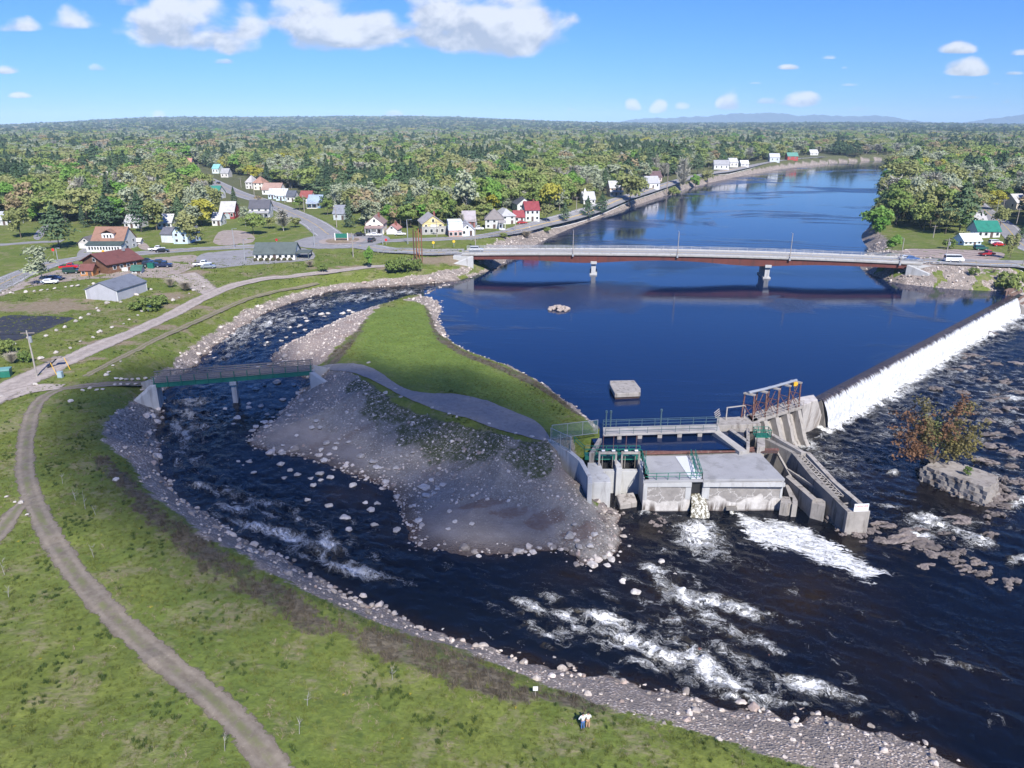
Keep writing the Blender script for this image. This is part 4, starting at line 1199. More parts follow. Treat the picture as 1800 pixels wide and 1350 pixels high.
def build_flume():
 t = thing('log_flume', 'long stepped concrete flume running down from the sluice head to the danger sign', 'flume')
 inner = [(1344, 769, .4), (1395, 795, -.3), (1430, 838, -1.3), (1462, 868, -1.8), (1491, 897, -2.3)]
 outer = [(1357, 763, .5), (1411, 794, -.2), (1421, 796, -.3), (1467, 846, -1.4), (1513, 885, -2.25)]
 def wall(pts, th, mat, nm, zb=-6.6):
  P = [Vector(g3(*p)) for p in pts]
  w = MB()
  L = []; Rr = []
  for i, p in enumerate(P):
   q = (P[min(i + 1, len(P) - 1)] - P[max(i - 1, 0)]); q.z = 0; q.normalize()
   n = Vector((-q.y, q.x, 0)) * th / 2
   L.append(p + n); Rr.append(p - n)
  n_ = len(P)
  v = [tuple(p) for p in L] + [tuple(p) for p in Rr] + [(p.x, p.y, zb) for p in L] + [(p.x, p.y, zb) for p in Rr]
  f = []
  for i in range(n_ - 1):
   f += [(i, i + 1, n_ + i + 1, n_ + i)[::-1], (i, 2 * n_ + i, 2 * n_ + i + 1, i + 1)[::-1], (n_ + i, n_ + i + 1, 3 * n_ + i + 1, 3 * n_ + i)[::-1]]
  f += [(0, n_, 3 * n_, 2 * n_)[::-1], (n_ - 1, 2 * n_ - 1 + 0, 4 * n_ - 1, 3 * n_ - 1)]
  w.add(v, f)
  return w.build(nm, mat, t)
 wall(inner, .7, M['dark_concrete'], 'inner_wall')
 wall(outer, .7, M['old_concrete'], 'outer_wall')
 a, b_ = g3(1488, 899, -2.3), g3(1528, 897, -2.3)
 MB().prism([(a[0], a[1] - .35), (b_[0], b_[1] - .35), (b_[0], b_[1] + .8), (a[0], a[1] + .8)], -6.8, -2.25).build('end_wall', M['old_concrete'], t, .04)
 # timber/steel truss lying inside the flume
 w = MB()
 p0, p1 = [Vector(g3(*p)) for p in ((1408, 797, -.7), (1482, 872, -2.2))]
 off = Vector((-1.1, -.3, 0))
 w.beam(p0, p1, .18, .3); w.beam(p0 + off, p1 + off, .18, .3)
 for i in range(15):
  s0 = p0.lerp(p1, i / 15); s1 = p0.lerp(p1, (i + 1) / 15)
  w.beam(s0, s1 + off, .12); w.beam(s0 + off, s1, .12)
 w.build('lattice_girder', M['old_concrete'], t)
 k = MB()
 for (x0, y0, z0), (x1, y1, z1) in ((((1360, 785, -.6)), ((1390, 838, -3))), (((1385, 826, -2.4)), ((1489, 893, -2.6))), (((1390, 832, -3)), ((1462, 882, -3))), (((1400, 820, -2.6)), ((1470, 868, -2.6)))):
  k.beam(g3(x0, y0, z0), g3(x1, y1, z1), .3, .35)
 for u in (.15, .3, .45, .6, .75, .9):
  a = lerp((1385, 826, -2.4), (1489, 893, -2.6), u)
  k.beam(g3(a[0], a[1], a[2]), g3(a[0] + 12, a[1] - 2, a[2]), .15)
 k.build('fallen_beam', M['old_concrete'], t)
 z = MB()
 for pts, zb in (([(1381, 838), (1428, 879), (1436, 876), (1388, 834)], 0),):
  z.prism([G(x, y, -2.8) for x, y in pts], -6.5, -2.8)
 z.prism([G(x, y, -3.2) for x, y in [(1427, 884), (1451, 890), (1451, 878), (1428, 874)]], -6.5, -3.2)
 z.prism([G(x, y, -3.6) for x, y in [(1372, 884), (1384, 886), (1393, 884), (1393, 874), (1374, 872)]], -6.5, -3.6)
 z.prism([G(x, y, -3.6) for x, y in [(1393, 887), (1402, 887), (1402, 880), (1386, 852), (1380, 852)]], -6.5, -3.6)
 z.prism([G(x, y, -3.4) for x, y in [(1352, 800), (1365, 800), (1415, 850), (1408, 852)]], -6.5, -3.4)
 z.build('channel_wall', M['old_concrete'], t)
 return t
def text_ob(name, s, size, mat, loc, rot, parent=None, ext=0.004, align='CENTER'):
 cu = bpy.data.curves.new(name, 'FONT')
 cu.body = s
 cu.size = size
 cu.align_x = align
 cu.align_y = 'CENTER'
 cu.extrude = ext
 tmp = bpy.data.objects.new(name, cu)
 C.objects.link(tmp)
 bpy.context.view_layer.update()
 me = bpy.data.meshes.new_from_object(tmp.evaluated_get(bpy.context.evaluated_depsgraph_get()))
 bpy.data.objects.remove(tmp)
 o = bpy.data.objects.new(name, me)
 me.materials.clear()
 me.materials.append(mat)
 C.objects.link(o)
 o.location = loc
 o.rotation_euler = rot
 if parent:
  o.parent = parent
 return o
def build_sign():
 a, b_ = g3(1499.5, 899, -2.25), g3(1525, 898, -2.25)
 c = lerp(a, b_, .5)
 wd = b_[0] - a[0]
 ang = math.atan2(b_[1] - a[1], wd)
 t = thing('danger_sign', 'white DANGER sign board standing on the end wall of the concrete flume', 'sign', (c[0], c[1] - .1, c[2]), ang)
 MB().box(-wd / 2, -.05, .05, wd / 2, .05, 1.15).build('board', M['white_paint'], t)
 for k in (-1, 1):
  MB().beam((k * (wd / 2 - .2), .1, -.0), (k * (wd / 2 - .2), .1, 1.1), .1).build('post', M['pole_wood'], t)
 red = simple('sign_red', (.42, .02, .025), .5, var=.05)
 text_ob('lettering', 'DANGER', .46, red, (0, -.056, .80), (math.pi / 2, 0, 0), t)
 blk = simple('sign_black', (.06, .05, .05), .5, var=.05)
 # two lines of small print, too small to read from here
 q = MB()
 g = np.random.default_rng(8)
 for z, words_ in ((.44, (2, 4, 4, 6)), (.22, (2, 4, 7))):
  n_ = sum(words_) + len(words_) - 1
  x = -n_ * .042
  for w in words_:
   for _ in range(w):
    q.box(x, -.054, z - .06, x + .022, -.0515, z + .06).box(x + .0221, -.054, z + g.uniform(-.05, .03), x + .05, -.0515, z + .045)
    x += .084
   x += .084
 q.build('small_print', blk, t)
# ------------------------------------------------------------------ dam
def mat_spill():
 m, nt, b = new_mat('falling_water')
 p = nt.pos()
 u = nt.attr('along'); v = nt.attr('down')
 q = nt.comb(nt.m('MULTIPLY', u, 1.0), nt.m('MULTIPLY', v, 0.55), 0)
 n = nt.noise(q, 1.7, 7, 0.7, 0.2)
 n2 = nt.noise(nt.comb(nt.m('MULTIPLY', u, 2.2), nt.m('MULTIPLY', v, 0.25), 0), 1.0, 5, 0.65)
 wht = nt.mix(nt.ramp(n, 0.3, 0.62), (0.40, 0.42, 0.45), (0.70, 0.71, 0.72))
 drk = nt.mix(nt.ramp(n2, 0.35, 0.65), (0.020, 0.012, 0.010), (0.075, 0.052, 0.045))
 k = nt.ramp(nt.m('ADD', v, nt.m('MULTIPLY', nt.m('SUBTRACT', n2, 0.5), 4.0)), 1.75, 2.6)
 k = nt.m('MULTIPLY', k, nt.ramp(n2, .28, .42, .55, 1))
 nt.put(b.inputs['Base Color'], nt.mix(k, drk, wht))
 nt.put(b.inputs['Roughness'], nt.m('ADD', nt.m('MULTIPLY', k, 0.6), 0.25))
 nt.put(b.inputs['Normal'], nt.bump(nt.m('ADD', n, n2), 0.9, 0.5))
 return m
def build_dam():
 t = thing('dam', 'long straight concrete overflow dam crossing the river below the highway bridge', 'dam')
 a = Vector(g3(1441, 703, 0)); b_ = Vector(g3(1783, 521.5, 0))
 d = (b_ - a); L = d.length; d.normalize()
 n = Vector((d.y, -d.x, 0))
 prof = [(-1.0, -1.0), (-.9, .0), (.2, .08), (.55, -.5), (.85, -1.6), (1.2, -3.0), (1.6, -4.6), (1.9, -5.9), (2.0, -7), (-1.0, -7)]
 v = []
 for s in (0, L):
  v += [tuple(a + d * s + n * o + Vector((0, 0, z))) for o, z in prof]
 k = len(prof)
 f = [tuple(range(k)), tuple(range(2 * k - 1, k - 1, -1))] + [(i, i + k, (i + 1) % k + k, (i + 1) % k) for i in range(k)]
 MB().add(v, f).build('dam_body', M['dark_concrete'], t)
 # water sheet over the crest, breaking white on the face
 ns = 420; prof3 = [(-1.3, .015, -.3), (-.6, .07, .4), (.25, .155, 1.25), (.75, -.12, 2.0), (1.05, -.6, 2.6), (1.35, -1.25, 3.4), (1.62, -1.95, 4.3), (1.9, -2.7, 5.3), (2.12, -3.45, 6.3), (2.32, -4.1, 7.4), (2.55, -4.65, 8.5), (2.85, -4.98, 9.6), (3.3, -5.2, 11), (3.9, -5.6, 12.4)]
 r = np.random.default_rng(3)
 V = []; al = []; dn = []
 for i in range(ns + 1):
  s = L * i / ns
  for j, (o, z, w) in enumerate(prof3):
   q = max(0, j - 3) / 9
   jo = float(fbm(np.array([s]), np.array([o * 1.5]), 2.2, 41, 3)[0])
   jo2 = float(fbm(np.array([s]), np.array([7.]), 9, 43, 3)[0])
   p = a + d * s + n * (o + q * q * (jo * .6 + jo2 * .7)) + Vector((0, 0, z + q * jo * .2))
   V.append(tuple(p)); al.append(s); dn.append(w)
 o = mesh_ob('spilling_water', np.array(V), grid_faces(ns + 1, len(prof3))[:, ::-1], mat_spill(), smooth=True)
 add_attr(o.data, 'along', al); add_attr(o.data, 'down', dn)
 struct(o)
 # crib abutment at the far end
 t2 = thing('dam_abutment', 'brown stepped timber crib abutment at the far end of the dam', 'abutment')
 w = MB()
 c = b_ + d * .2
 for i in range(6):
  s0 = Vector((c.x, c.y, 0)) + d * (0 + i * .2) + n * (-2.2 + i * 1.25)
  ln = 9.5 - i * .4
  for k in range(3):
   zz = 1.2 - i * 1.05 - k * .5
   w.beam(s0 + Vector((0, 0, zz)), s0 + d * ln + Vector((0, 0, zz)), 1.3, .42)
  w.beam(s0 + Vector((0, 0, -5.5)), s0 + Vector((0, 0, 1.4 - i * 1.05)), .5)
 w.build('timber_crib', simple('crib_timber', (.16, .10, .075), .9, var=.35, scale=1.5, grime=(.28, .22, .18)), t2)
 w = MB()
 p = c - n * 2.6
 w.prism([(p.x, p.y)[:2], tuple((p + d * 10).xy), tuple((p + d * 10 + n * 8).xy), tuple((p + n * 8).xy)], -7, [1.0, 1.4, -4, -4.4])
 w.build('rubble_core', M['old_concrete'], t2)
 return a, b_, d, n
# ------------------------------------------------------------------ highway bridge
def build_bridge():
 t = thing('highway_bridge', 'long two-lane bridge with rust red girders and white rails over the river', 'bridge')
 a = Vector(g3(812, 447, 6.2)); b_ = Vector(g3(1622, 463.5, 5.9))
 d = (b_ - a); d.z = 0; L = d.length; d.normalize()
 n = Vector((d.y, -d.x, 0))
 if n.y > 0:
  n = -n                                         # toward the photographer
 W = 10.5
 N = 40
 def P(s, o, dz=0):
  u = s / L
  return a + d * s - n * o + Vector((0, 0, (b_.z - a.z) * u + 1.15 * 4 * u * (1 - u) + dz))
 def strip(name, o0, o1, z0, z1, mat, par=t, s0=0, s1=None, N_=N):
  s1 = s1 or L
  v = []
  for i in range(N_ + 1):
   s = s0 + (s1 - s0) * i / N_
   dz0 = z0(s / L) if callable(z0) else z0
   v += [P(s, o0, dz0), P(s, o1, dz0), P(s, o1, z1), P(s, o0, z1)]
  f = []
  for i in range(N_):
   k = i * 4
   f += [(k, k + 1, k + 5, k + 4)[::-1], (k + 1, k + 2, k + 6, k + 5)[::-1], (k + 2, k + 3, k + 7, k + 6)[::-1], (k + 3, k, k + 4, k + 7)[::-1]]
  f += [(0, 1, 2, 3)[::-1], (N_ * 4, N_ * 4 + 1, N_ * 4 + 2, N_ * 4 + 3)]
  return MB().add([tuple(p) for p in v], f).build(name, mat, par)
 dk = strip('deck', 0, W, -.45, 0, M['deck'])
 strip('road_surface', .55, W - .55, .004, .03, simple('bridge_asphalt', (.30, .29, .28), .9, var=.12, scale=.4), dk)
 strip('edge_line', .95, 1.1, .034, .04, M['line_white'], dk)
 strip('edge_line', W - 1.1, W - .95, .034, .04, M['line_white'], dk)
 strip('centre_line', W / 2 - .2, W / 2 + .2, .034, .04, M['line_yellow'], dk)
 sA, sB = L * .022, L * .972
 u1 = (1043 - 812) / 810 * .97; u2 = (1343 - 812) / 810 * .985
 def dep(u):
  k = max(math.exp(-((u - u1) / .10) ** 2), math.exp(-((u - u2) / .10) ** 2))
  return -1.85 - 1.15 * k
 for o in (.5, W / 2 - .2, W - .9):
  strip('girder', o, o + .4, dep, -.452, M['girder'], t, sA, sB)
 for o, nm in ((0.08, 'near'), (W - .4, 'far')):
  strip('parapet', o, o + .3, .002, .38, M['new_concrete'])
  h = MB()
  m_ = int(L / 3)
  for i in range(m_ + 1):
   p = P(L * i / m_, o + .15, .38)
   h.beam(p, p + Vector((0, 0, .85)), .12)
  for z in (.55, .8, 1.1):
   for i in range(m_):
    h.beam(P(L * i / m_, o + .15, .14 + z), P(L * (i + 1) / m_, o + .15, .14 + z), .1, .12)
  h.build('railing', M['galv'], t)
 for px, py in ((1043, 476), (1342, 485)):
  c = Vector(g3(px, py, 0))
  s = (c - a).dot(d) ; 
  w = MB()
  top = P(s, 0, -2.5).z
  q = [P(s - .75, 1.0), P(s + .75, 1.0), P(s + .75, W - 1.0), P(s - .75, W - 1.0)]
  w.prism([(p.x, p.y) for p in q], -3, top)
  e = [P(s - 1.0, .2), P(s + 1.0, .2), P(s + 1.0, W - .2), P(s - 1.0, W - .2)]
  w.prism([(p.x, p.y) for p in e], top - .9, top + .02)
  q = [P(s - 1.2, .6), P(s + 1.2, .6), P(s + 1.2, W - .6), P(s - 1.2, W - .6)]
  w.prism([(p.x, p.y) for p in q], -3, .5)
  w.build('pier', M['new_concrete'], t, .06)
 for s0, s1, sg in ((-3, L * .024, -1), (L * .970, L + 4, 1)):
  w = MB()
  q = [P(s0, -.15), P(s1, -.15), P(s1, W + .15), P(s0, W + .15)]
  w.prism([(p.x, p.y) for p in q], 0, min(P(s0, 0).z, P(s1, 0).z) - .47)
  k = s1 if sg < 0 else s0
  q = [P(k - .4, -.3), P(k + .4, -.3), P(k + .4 - sg * -5.5, -3.4), P(k - .4 - sg * -5.5, -3.4)]
  w.prism([(p.x, p.y) for p in q], 0, [P(k, 0, -.5).z] * 2 + [P(k, 0, -2.6).z] * 2)
  w.build('abutment', M['new_concrete'], t, .05)
 return a, b_, d, n, P, L, W
def build_footbridge():
 t = thing('footbridge', 'green steel footbridge with grey wooden rails over the rapids', 'footbridge')
 a = Vector(g3(269, 673.5, 2.75)); b_ = Vector(g3(548, 651.5, 2.75))
 d = b_ - a; L = d.length; d.normalize()
 n = Vector((d.y, -d.x, 0))
 W = 3.4
 def P(s, o, z=0):
  return a + d * s - n * o + Vector((0, 0, z))
 dk = MB()
 for i in range(int(L / .3)):
  s = i * .3
  p, q = P(s + .13, -.1, .06), P(s + .13, W + .1, .06)
  dk.beam(p, q, .27, .1)
 dk.build('deck', M['wood'], t)
 for o in (0, W):
  g = MB()
  g.beam(P(0, o, -.42), P(L, o, -.42), .08, .78)
  g.beam(P(0, o, -.03), P(L, o, -.03), .35, .06)
  g.beam(P(0, o, -.82), P(L, o, -.82), .35, .06)
  for i in range(13):
   s = .2 + (L - .4) * i / 12
   g.beam(P(s, o - .16 if o == 0 else o + .16, -.8), P(s, o - .16 if o == 0 else o + .16, .1), .16)
  g.build('girder', M['dark_green'], t)
  for i in range(13):
   s = .2 + (L - .4) * i / 12
   q = o - .14 if o == 0 else o + .14
   MB().beam(P(s, q, -.3), P(s, q, 1.15), .12).build('rail_post', M['dark_green'], t)
  h = MB()
  for z in (.38, .72, 1.08):
   h.beam(P(-.3, o, z), P(L + .3, o, z), .07, .16)
  h.beam(P(-.3, o, 1.18), P(L + .3, o, 1.18), .22, .06)
  h.build('wooden_rail', M['wood'], t)
 c = Vector(g3(415, 703, -2.3)); s = (Vector((c.x, c.y, 0)) - Vector((a.x, a.y, 0))).dot(d)
 w = MB()
 q = [P(s - .45, .2), P(s + .45, .2), P(s + .45, W - .2), P(s - .45, W - .2)]
 w.prism([(p.x, p.y) for p in q], -4.5, 1.2)
 q = [P(s - .6, -.45), P(s + .6, -.45), P(s + .6, W + .45), P(s - .6, W + .45)]
 w.prism([(p.x, p.y) for p in q], 1.2, 1.9)
 w.build('pier', M['new_concrete'], t, .05)
 for (k, sg) in ((0, -1), (L, 1)):
  w = MB()
  q = [P(k - .5, -.4), P(k + .5, -.4), P(k + .5, W + .4), P(k - .5, W + .4)]
  w.prism([(p.x, p.y) for p in q], -4, 1.88)
  w.build('abutment', M['new_concrete'], t, .04)
  for o, e in ((-.4, -2.2), (W + .4, W + 2.2)):
   w = MB()
   far = 4.6 if o < 0 else 3.0
   q = [P(k - .5, o - .002 if o < 0 else o + .002), P(k + .5, o - .002 if o < 0 else o + .002), P(k + .3 + sg * far, e), P(k - .3 + sg * far, e)]
   w.prism([(p.x, p.y) for p in q], -4, [2.6, 2.6, -.9, -.9] if o < 0 else [2.6, 2.6, 1.2, 1.2])
   w.build('wing_wall', M['new_concrete'], t, .03)
 return P, L
# ------------------------------------------------------------------ things in the pond and odd steel
def build_odd():
 t = thing('concrete_block', 'square concrete block with rotted timber edge standing alone in the headpond', 'concrete block')
 top = [G(1081, 692, 1.15), G(1126, 690, 1.15), G(1126, 682, 1.15), G(1115, 668, 1.15), G(1072, 669, 1.15), G(1072, 675, 1.15)]
 MB().prism(top, .35, 1.15).build('cap', M['old_concrete'], t, .08)
 c = (sum(p[0] for p in top) / 6, sum(p[1] for p in top) / 6)
 MB().prism([lerp(c, p, .95) for p in top], -2, .349).build('timber_base', simple('wet_timber', (.05, .03, .024), .7, var=.4, scale=2), t)
 lab = ['tall rusty steel post, dark and the leftmost of the group beside the river road', 'tall rusty steel post second from the left of the group by the road',
   'tall orange-rust steel post third from the left of the group by the road', 'tall rusty steel post, rightmost of the group beside the river road']
 for i, (px, top_, by) in enumerate(((729, 403, 474), (733.5, 406, 472), (737.8, 402, 466), (742.3, 402, 462))):
  x, y, z = on_ground(px, by)
  dist = math.hypot(x, y)
  dep = PITCH - math.atan((675 - top_) / FOC)
  hh = CAM_H - y * math.tan(dep) - z
  m_ = MB()
  m_.box(x - .16, y - .17, z - 1, x + .16, y - .12, z + hh).box(x - .16, y + .12, z - 1, x + .16, y + .17, z + hh).box(x - .04, y - .119, z - 1, x + .04, y + .119, z + hh)
  tag(m_.build('steel_post', simple('rust_post', [(.07, .035, .025), (.15, .06, .03), (.26, .11, .05), (.17, .075, .045)][i], .85, var=.4, scale=1.2, grime=(.09, .045, .03))), lab[i], 'steel post', 'rusty steel posts beside the river road')
def mat_jet():
 m, nt, b = new_mat('gushing_water')
 p = nt.pos()
 n = nt.noise(nt.vm('MULTIPLY', p, (1.6, 1.6, 0.35)), 1.8, 6, 0.7, 0.2)
 n2 = nt.noise(p, 5, 4, 0.7)
 k = nt.ramp(nt.m('ADD', nt.m('MULTIPLY', n, 0.7), nt.m('MULTIPLY', n2, 0.3)), 0.44, 0.62)
 nt.put(b.inputs['Base Color'], nt.mix(k, (0.085, 0.070, 0.030), (0.72, 0.72, 0.66)))
 b.inputs['Roughness'].default_value = 0.35
 nt.put(b.inputs['Normal'], nt.bump(n, 0.9, 0.2))
 return m
def build_jets():
 def jet(name, label, px0, px1, py, z0, run, zend, flare):
  a = g3(px0, py, z0); b_ = g3(px1, py, z0)
  V = []
  nu, nv = 14, 18
  for j in range(nv + 1):
   v = j / nv
   for side in (0, 1):
    for i in range(nu + 1):
     u = i / nu
     x = lerp(a, b_, .5)[0] + (u - .5) * (b_[0] - a[0]) * (1 + flare * v * v)
     w = .25 * math.sin(math.pi * u) * (1 if side == 0 else -.6) + .06 * math.sin(u * 31 + j)
     yy = a[1] + .8 - run * v - w
     zz = z0 - (z0 - zend) * v * v
     V.append((x + .05 * math.sin(j * 1.7 + i * 2.3), yy, zz))
  F = []
  row = 2 * (nu + 1)
  for j in range(nv):
   for k in range(row):
    k2 = (k + 1) % row
    if k == nu or k == row - 1:
     continue
    F.append((j * row + k, j * row + k2, (j + 1) * row + k2, (j + 1) * row + k))
  o = mesh_ob(name, V, F, mat_jet(), smooth=True)
  tag(o, label, 'waterfall')
 jet('sluice_outfall', 'broad brownish sheet of water falling from the sluice mouth between the powerhouse blocks', 1215, 1237, 863, -2.6, 3.7, -5.75, .6)
 jet('leak_spout', 'thin white spout of water leaking from the low pipe of the powerhouse front', 1285, 1290, 893, -4.65, 1.0, -5.75, .8)
build_powerhouse(); build_fish_gates(); build_fence(); build_intake(); build_sluice(); build_gate_section(); build_frames(); build_flume(); build_sign()
DAM = build_dam()
BR_A, BR_B, BR_D, BR_N, BR_P, BR_L, BR_W = build_bridge()
FB_P, FB_L = build_footbridge()
build_odd(); build_jets()
# ------------------------------------------------------------------ roads, lots and paths
def resample(pts, step):
 pts = np.array(pts)
 seg = np.hypot(*np.diff(pts, axis=0).T)
 s = np.concatenate([[0], np.cumsum(seg)])
 n = max(2, int(s[-1] / step) + 1)
 t = np.linspace(0, s[-1], n)
 return np.stack([np.interp(t, s, pts[:, 0]), np.interp(t, s, pts[:, 1])], 1), t
def ribbon(name, pxs, width, mat, lift=0.05, step=1.2, off=0.0, jit=0.0, world=None, k=2):
 P = smooth_line(world if world else [mixed(*p) for p in pxs], k)
 P, s = resample(P, step)
 d = np.gradient(P, axis=0)
 d /= np.linalg.norm(d, axis=1)[:, None] + 1e-9
 n = np.stack([-d[:, 1], d[:, 0]], 1)
 w = np.asarray(width if np.ndim(width) else [width, width], float)
 w = np.interp(np.linspace(0, 1, len(P)), np.linspace(0, 1, len(w)), w)
 cols = np.linspace(-.5, .5, 7 if w.max() > 1 else 2)
 V = []
 j = [fbm(s, s * 0 + q, 4, 61 + q, 4) * jit for q in (0, 3)]
 for c in cols:
  o = off + c * w + (j[0] if c < 0 else j[1]) * (abs(c) * 2)
  V.append(P + n * o[:, None])
 V = np.stack(V, 1)
 Z = height(V[..., 0].ravel(), V[..., 1].ravel()).reshape(V.shape[:2])
 if w.max() > 1:
  Z = np.maximum(Z, Z.mean(1, keepdims=True) - .05)
 V = np.concatenate([V, (Z + lift)[..., None]], 2).reshape(-1, 3)
 f = grid_faces(len(P), len(cols))
 o = mesh_ob(name, V, f, mat)
 if w.max() > 1:
  add_attr(o.data, 'side', np.tile(np.abs(cols) * 2, len(P)))
 return struct(o)
def worn(name, a, b_, ragged=.5, track=0.0):
 """trodden gravel whose edges break up into the grass; track: grass between the wheel ruts"""
 m, nt, b = new_mat(name)
 p = nt.pos()
 n = nt.noise(p, 1.1, 8, .68); n2 = nt.noise(p, .35, 5, .6); n3 = nt.noise(p, 5.0, 4, .7)
 s_ = nt.attr('side')
 rut = nt.ramp(nt.m('ABSOLUTE', nt.m('SUBTRACT', s_, .5)), .0, .28, 1, 0)
 c = nt.mix(nt.ramp(n, .33, .67), a, b_)
 c = nt.mix(nt.m('MULTIPLY', rut, .35), c, tuple(x * 1.25 for x in b_))
 c = nt.mix(nt.ramp(n3, .58, .72, 0, .6), c, tuple(min(.6, x * 1.7) for x in b_))
 if track:
  mid = nt.m('MULTIPLY', nt.ramp(s_, .05, .4, 1, 0), nt.ramp(nt.m('ADD', nt.m('MULTIPLY', n, .5), nt.m('MULTIPLY', n2, .5)), .44, .56, 0, track))
  c = nt.mix(mid, c, (.115, .125, .045))
 nt.put(b.inputs['Base Color'], c)
 b.inputs['Roughness'].default_value = .95
 nt.put(b.inputs['Normal'], nt.bump(n, .6, .06))
 e = nt.m('ADD', s_, nt.m('MULTIPLY', nt.m('SUBTRACT', nt.m('ADD', nt.m('MULTIPLY', n, .6), nt.m('MULTIPLY', n2, .4)), .5), ragged * 4))
 nt.put(b.inputs['Alpha'], nt.ramp(e, .74, .92, 1, 0))
 return m
DIRT = worn('trodden_dirt', (.118, .096, .070), (.192, .162, .124), .55, .85)
ROADG = worn('gravel_road_stone', (.225, .19, .165), (.335, .29, .255), .25)
TRACK = worn('worn_track', (.135, .115, .072), (.19, .165, .11), .6, .9)
def patch(name, pxs, mat, lift=0.05, world=None, cuts=4, fine=4):
 P = smooth_line(world if world else [mixed(*p) for p in pxs], 2, True)
 bm = bmesh.new()
 bm.faces.new([bm.verts.new((x, y, 0)) for x, y in P])
 bmesh.ops.triangulate(bm, faces=bm.faces[:])
 for _ in range(cuts):
  es = [e for e in bm.edges if e.calc_length() > fine]
  if es:
   bmesh.ops.subdivide_edges(bm, edges=es, cuts=1)
   bmesh.ops.triangulate(bm, faces=bm.faces[:])
 co = np.array([v.co[:] for v in bm.verts])
 z = height(co[:, 0], co[:, 1]) + lift
 for v, q in zip(bm.verts, z):
  v.co.z = q
 for f in bm.faces:
  f.normal_update()
  if f.normal.z < 0:
   f.normal_flip()
 me = bpy.data.meshes.new(name)
 bm.to_mesh(me)
 me.materials.append(mat)
 o = bpy.data.objects.new(name, me)
 C.objects.link(o)
 return struct(o)
def disc(c, rx, n=48):
 return [(c[0] + rx * math.cos(t), c[1] + rx * math.sin(t)) for t in [2 * math.pi * i / n for i in range(n)]]
ROAD_W = [(-60, 528), (0, 501), (38, 481), (75, 468), (113, 458), (170, 451), (227, 447), (290, 442), (353, 438), (450, 433), (520, 431), (575, 427)]
ROAD_NW = [(592, 421), (578, 412), (552, 392), (506, 371), (471, 356), (418, 341), (383, 323), (348, 308), (325, 300)]
ROAD_N = [(620, 424), (660, 424), (726, 421), (780, 420), (827, 419), (890, 410), (952, 394), (990, 386), (1028, 376), (1060, 364), (1100, 347), (1150, 331), (1220, 309), (1290, 297), (1380, 285), (1450, 277)]
ROAD_BR = [(606, 426), (640, 434), (683, 441), (740, 443), (790, 443.5), (815, 443.5)]
ROAD_E = [(1624, 459), (1680, 460.5), (1740, 464), (1800, 468), (1900, 476)]
ROAD_R = [(1850, 470), (1802, 436), (1780, 411), (1760, 391), (1733, 371), (1712, 352)]
ROAD_R2 = [(1650, 345), (1668, 331), (1690, 319), (1712, 309), (1745, 296), (1790, 285)]
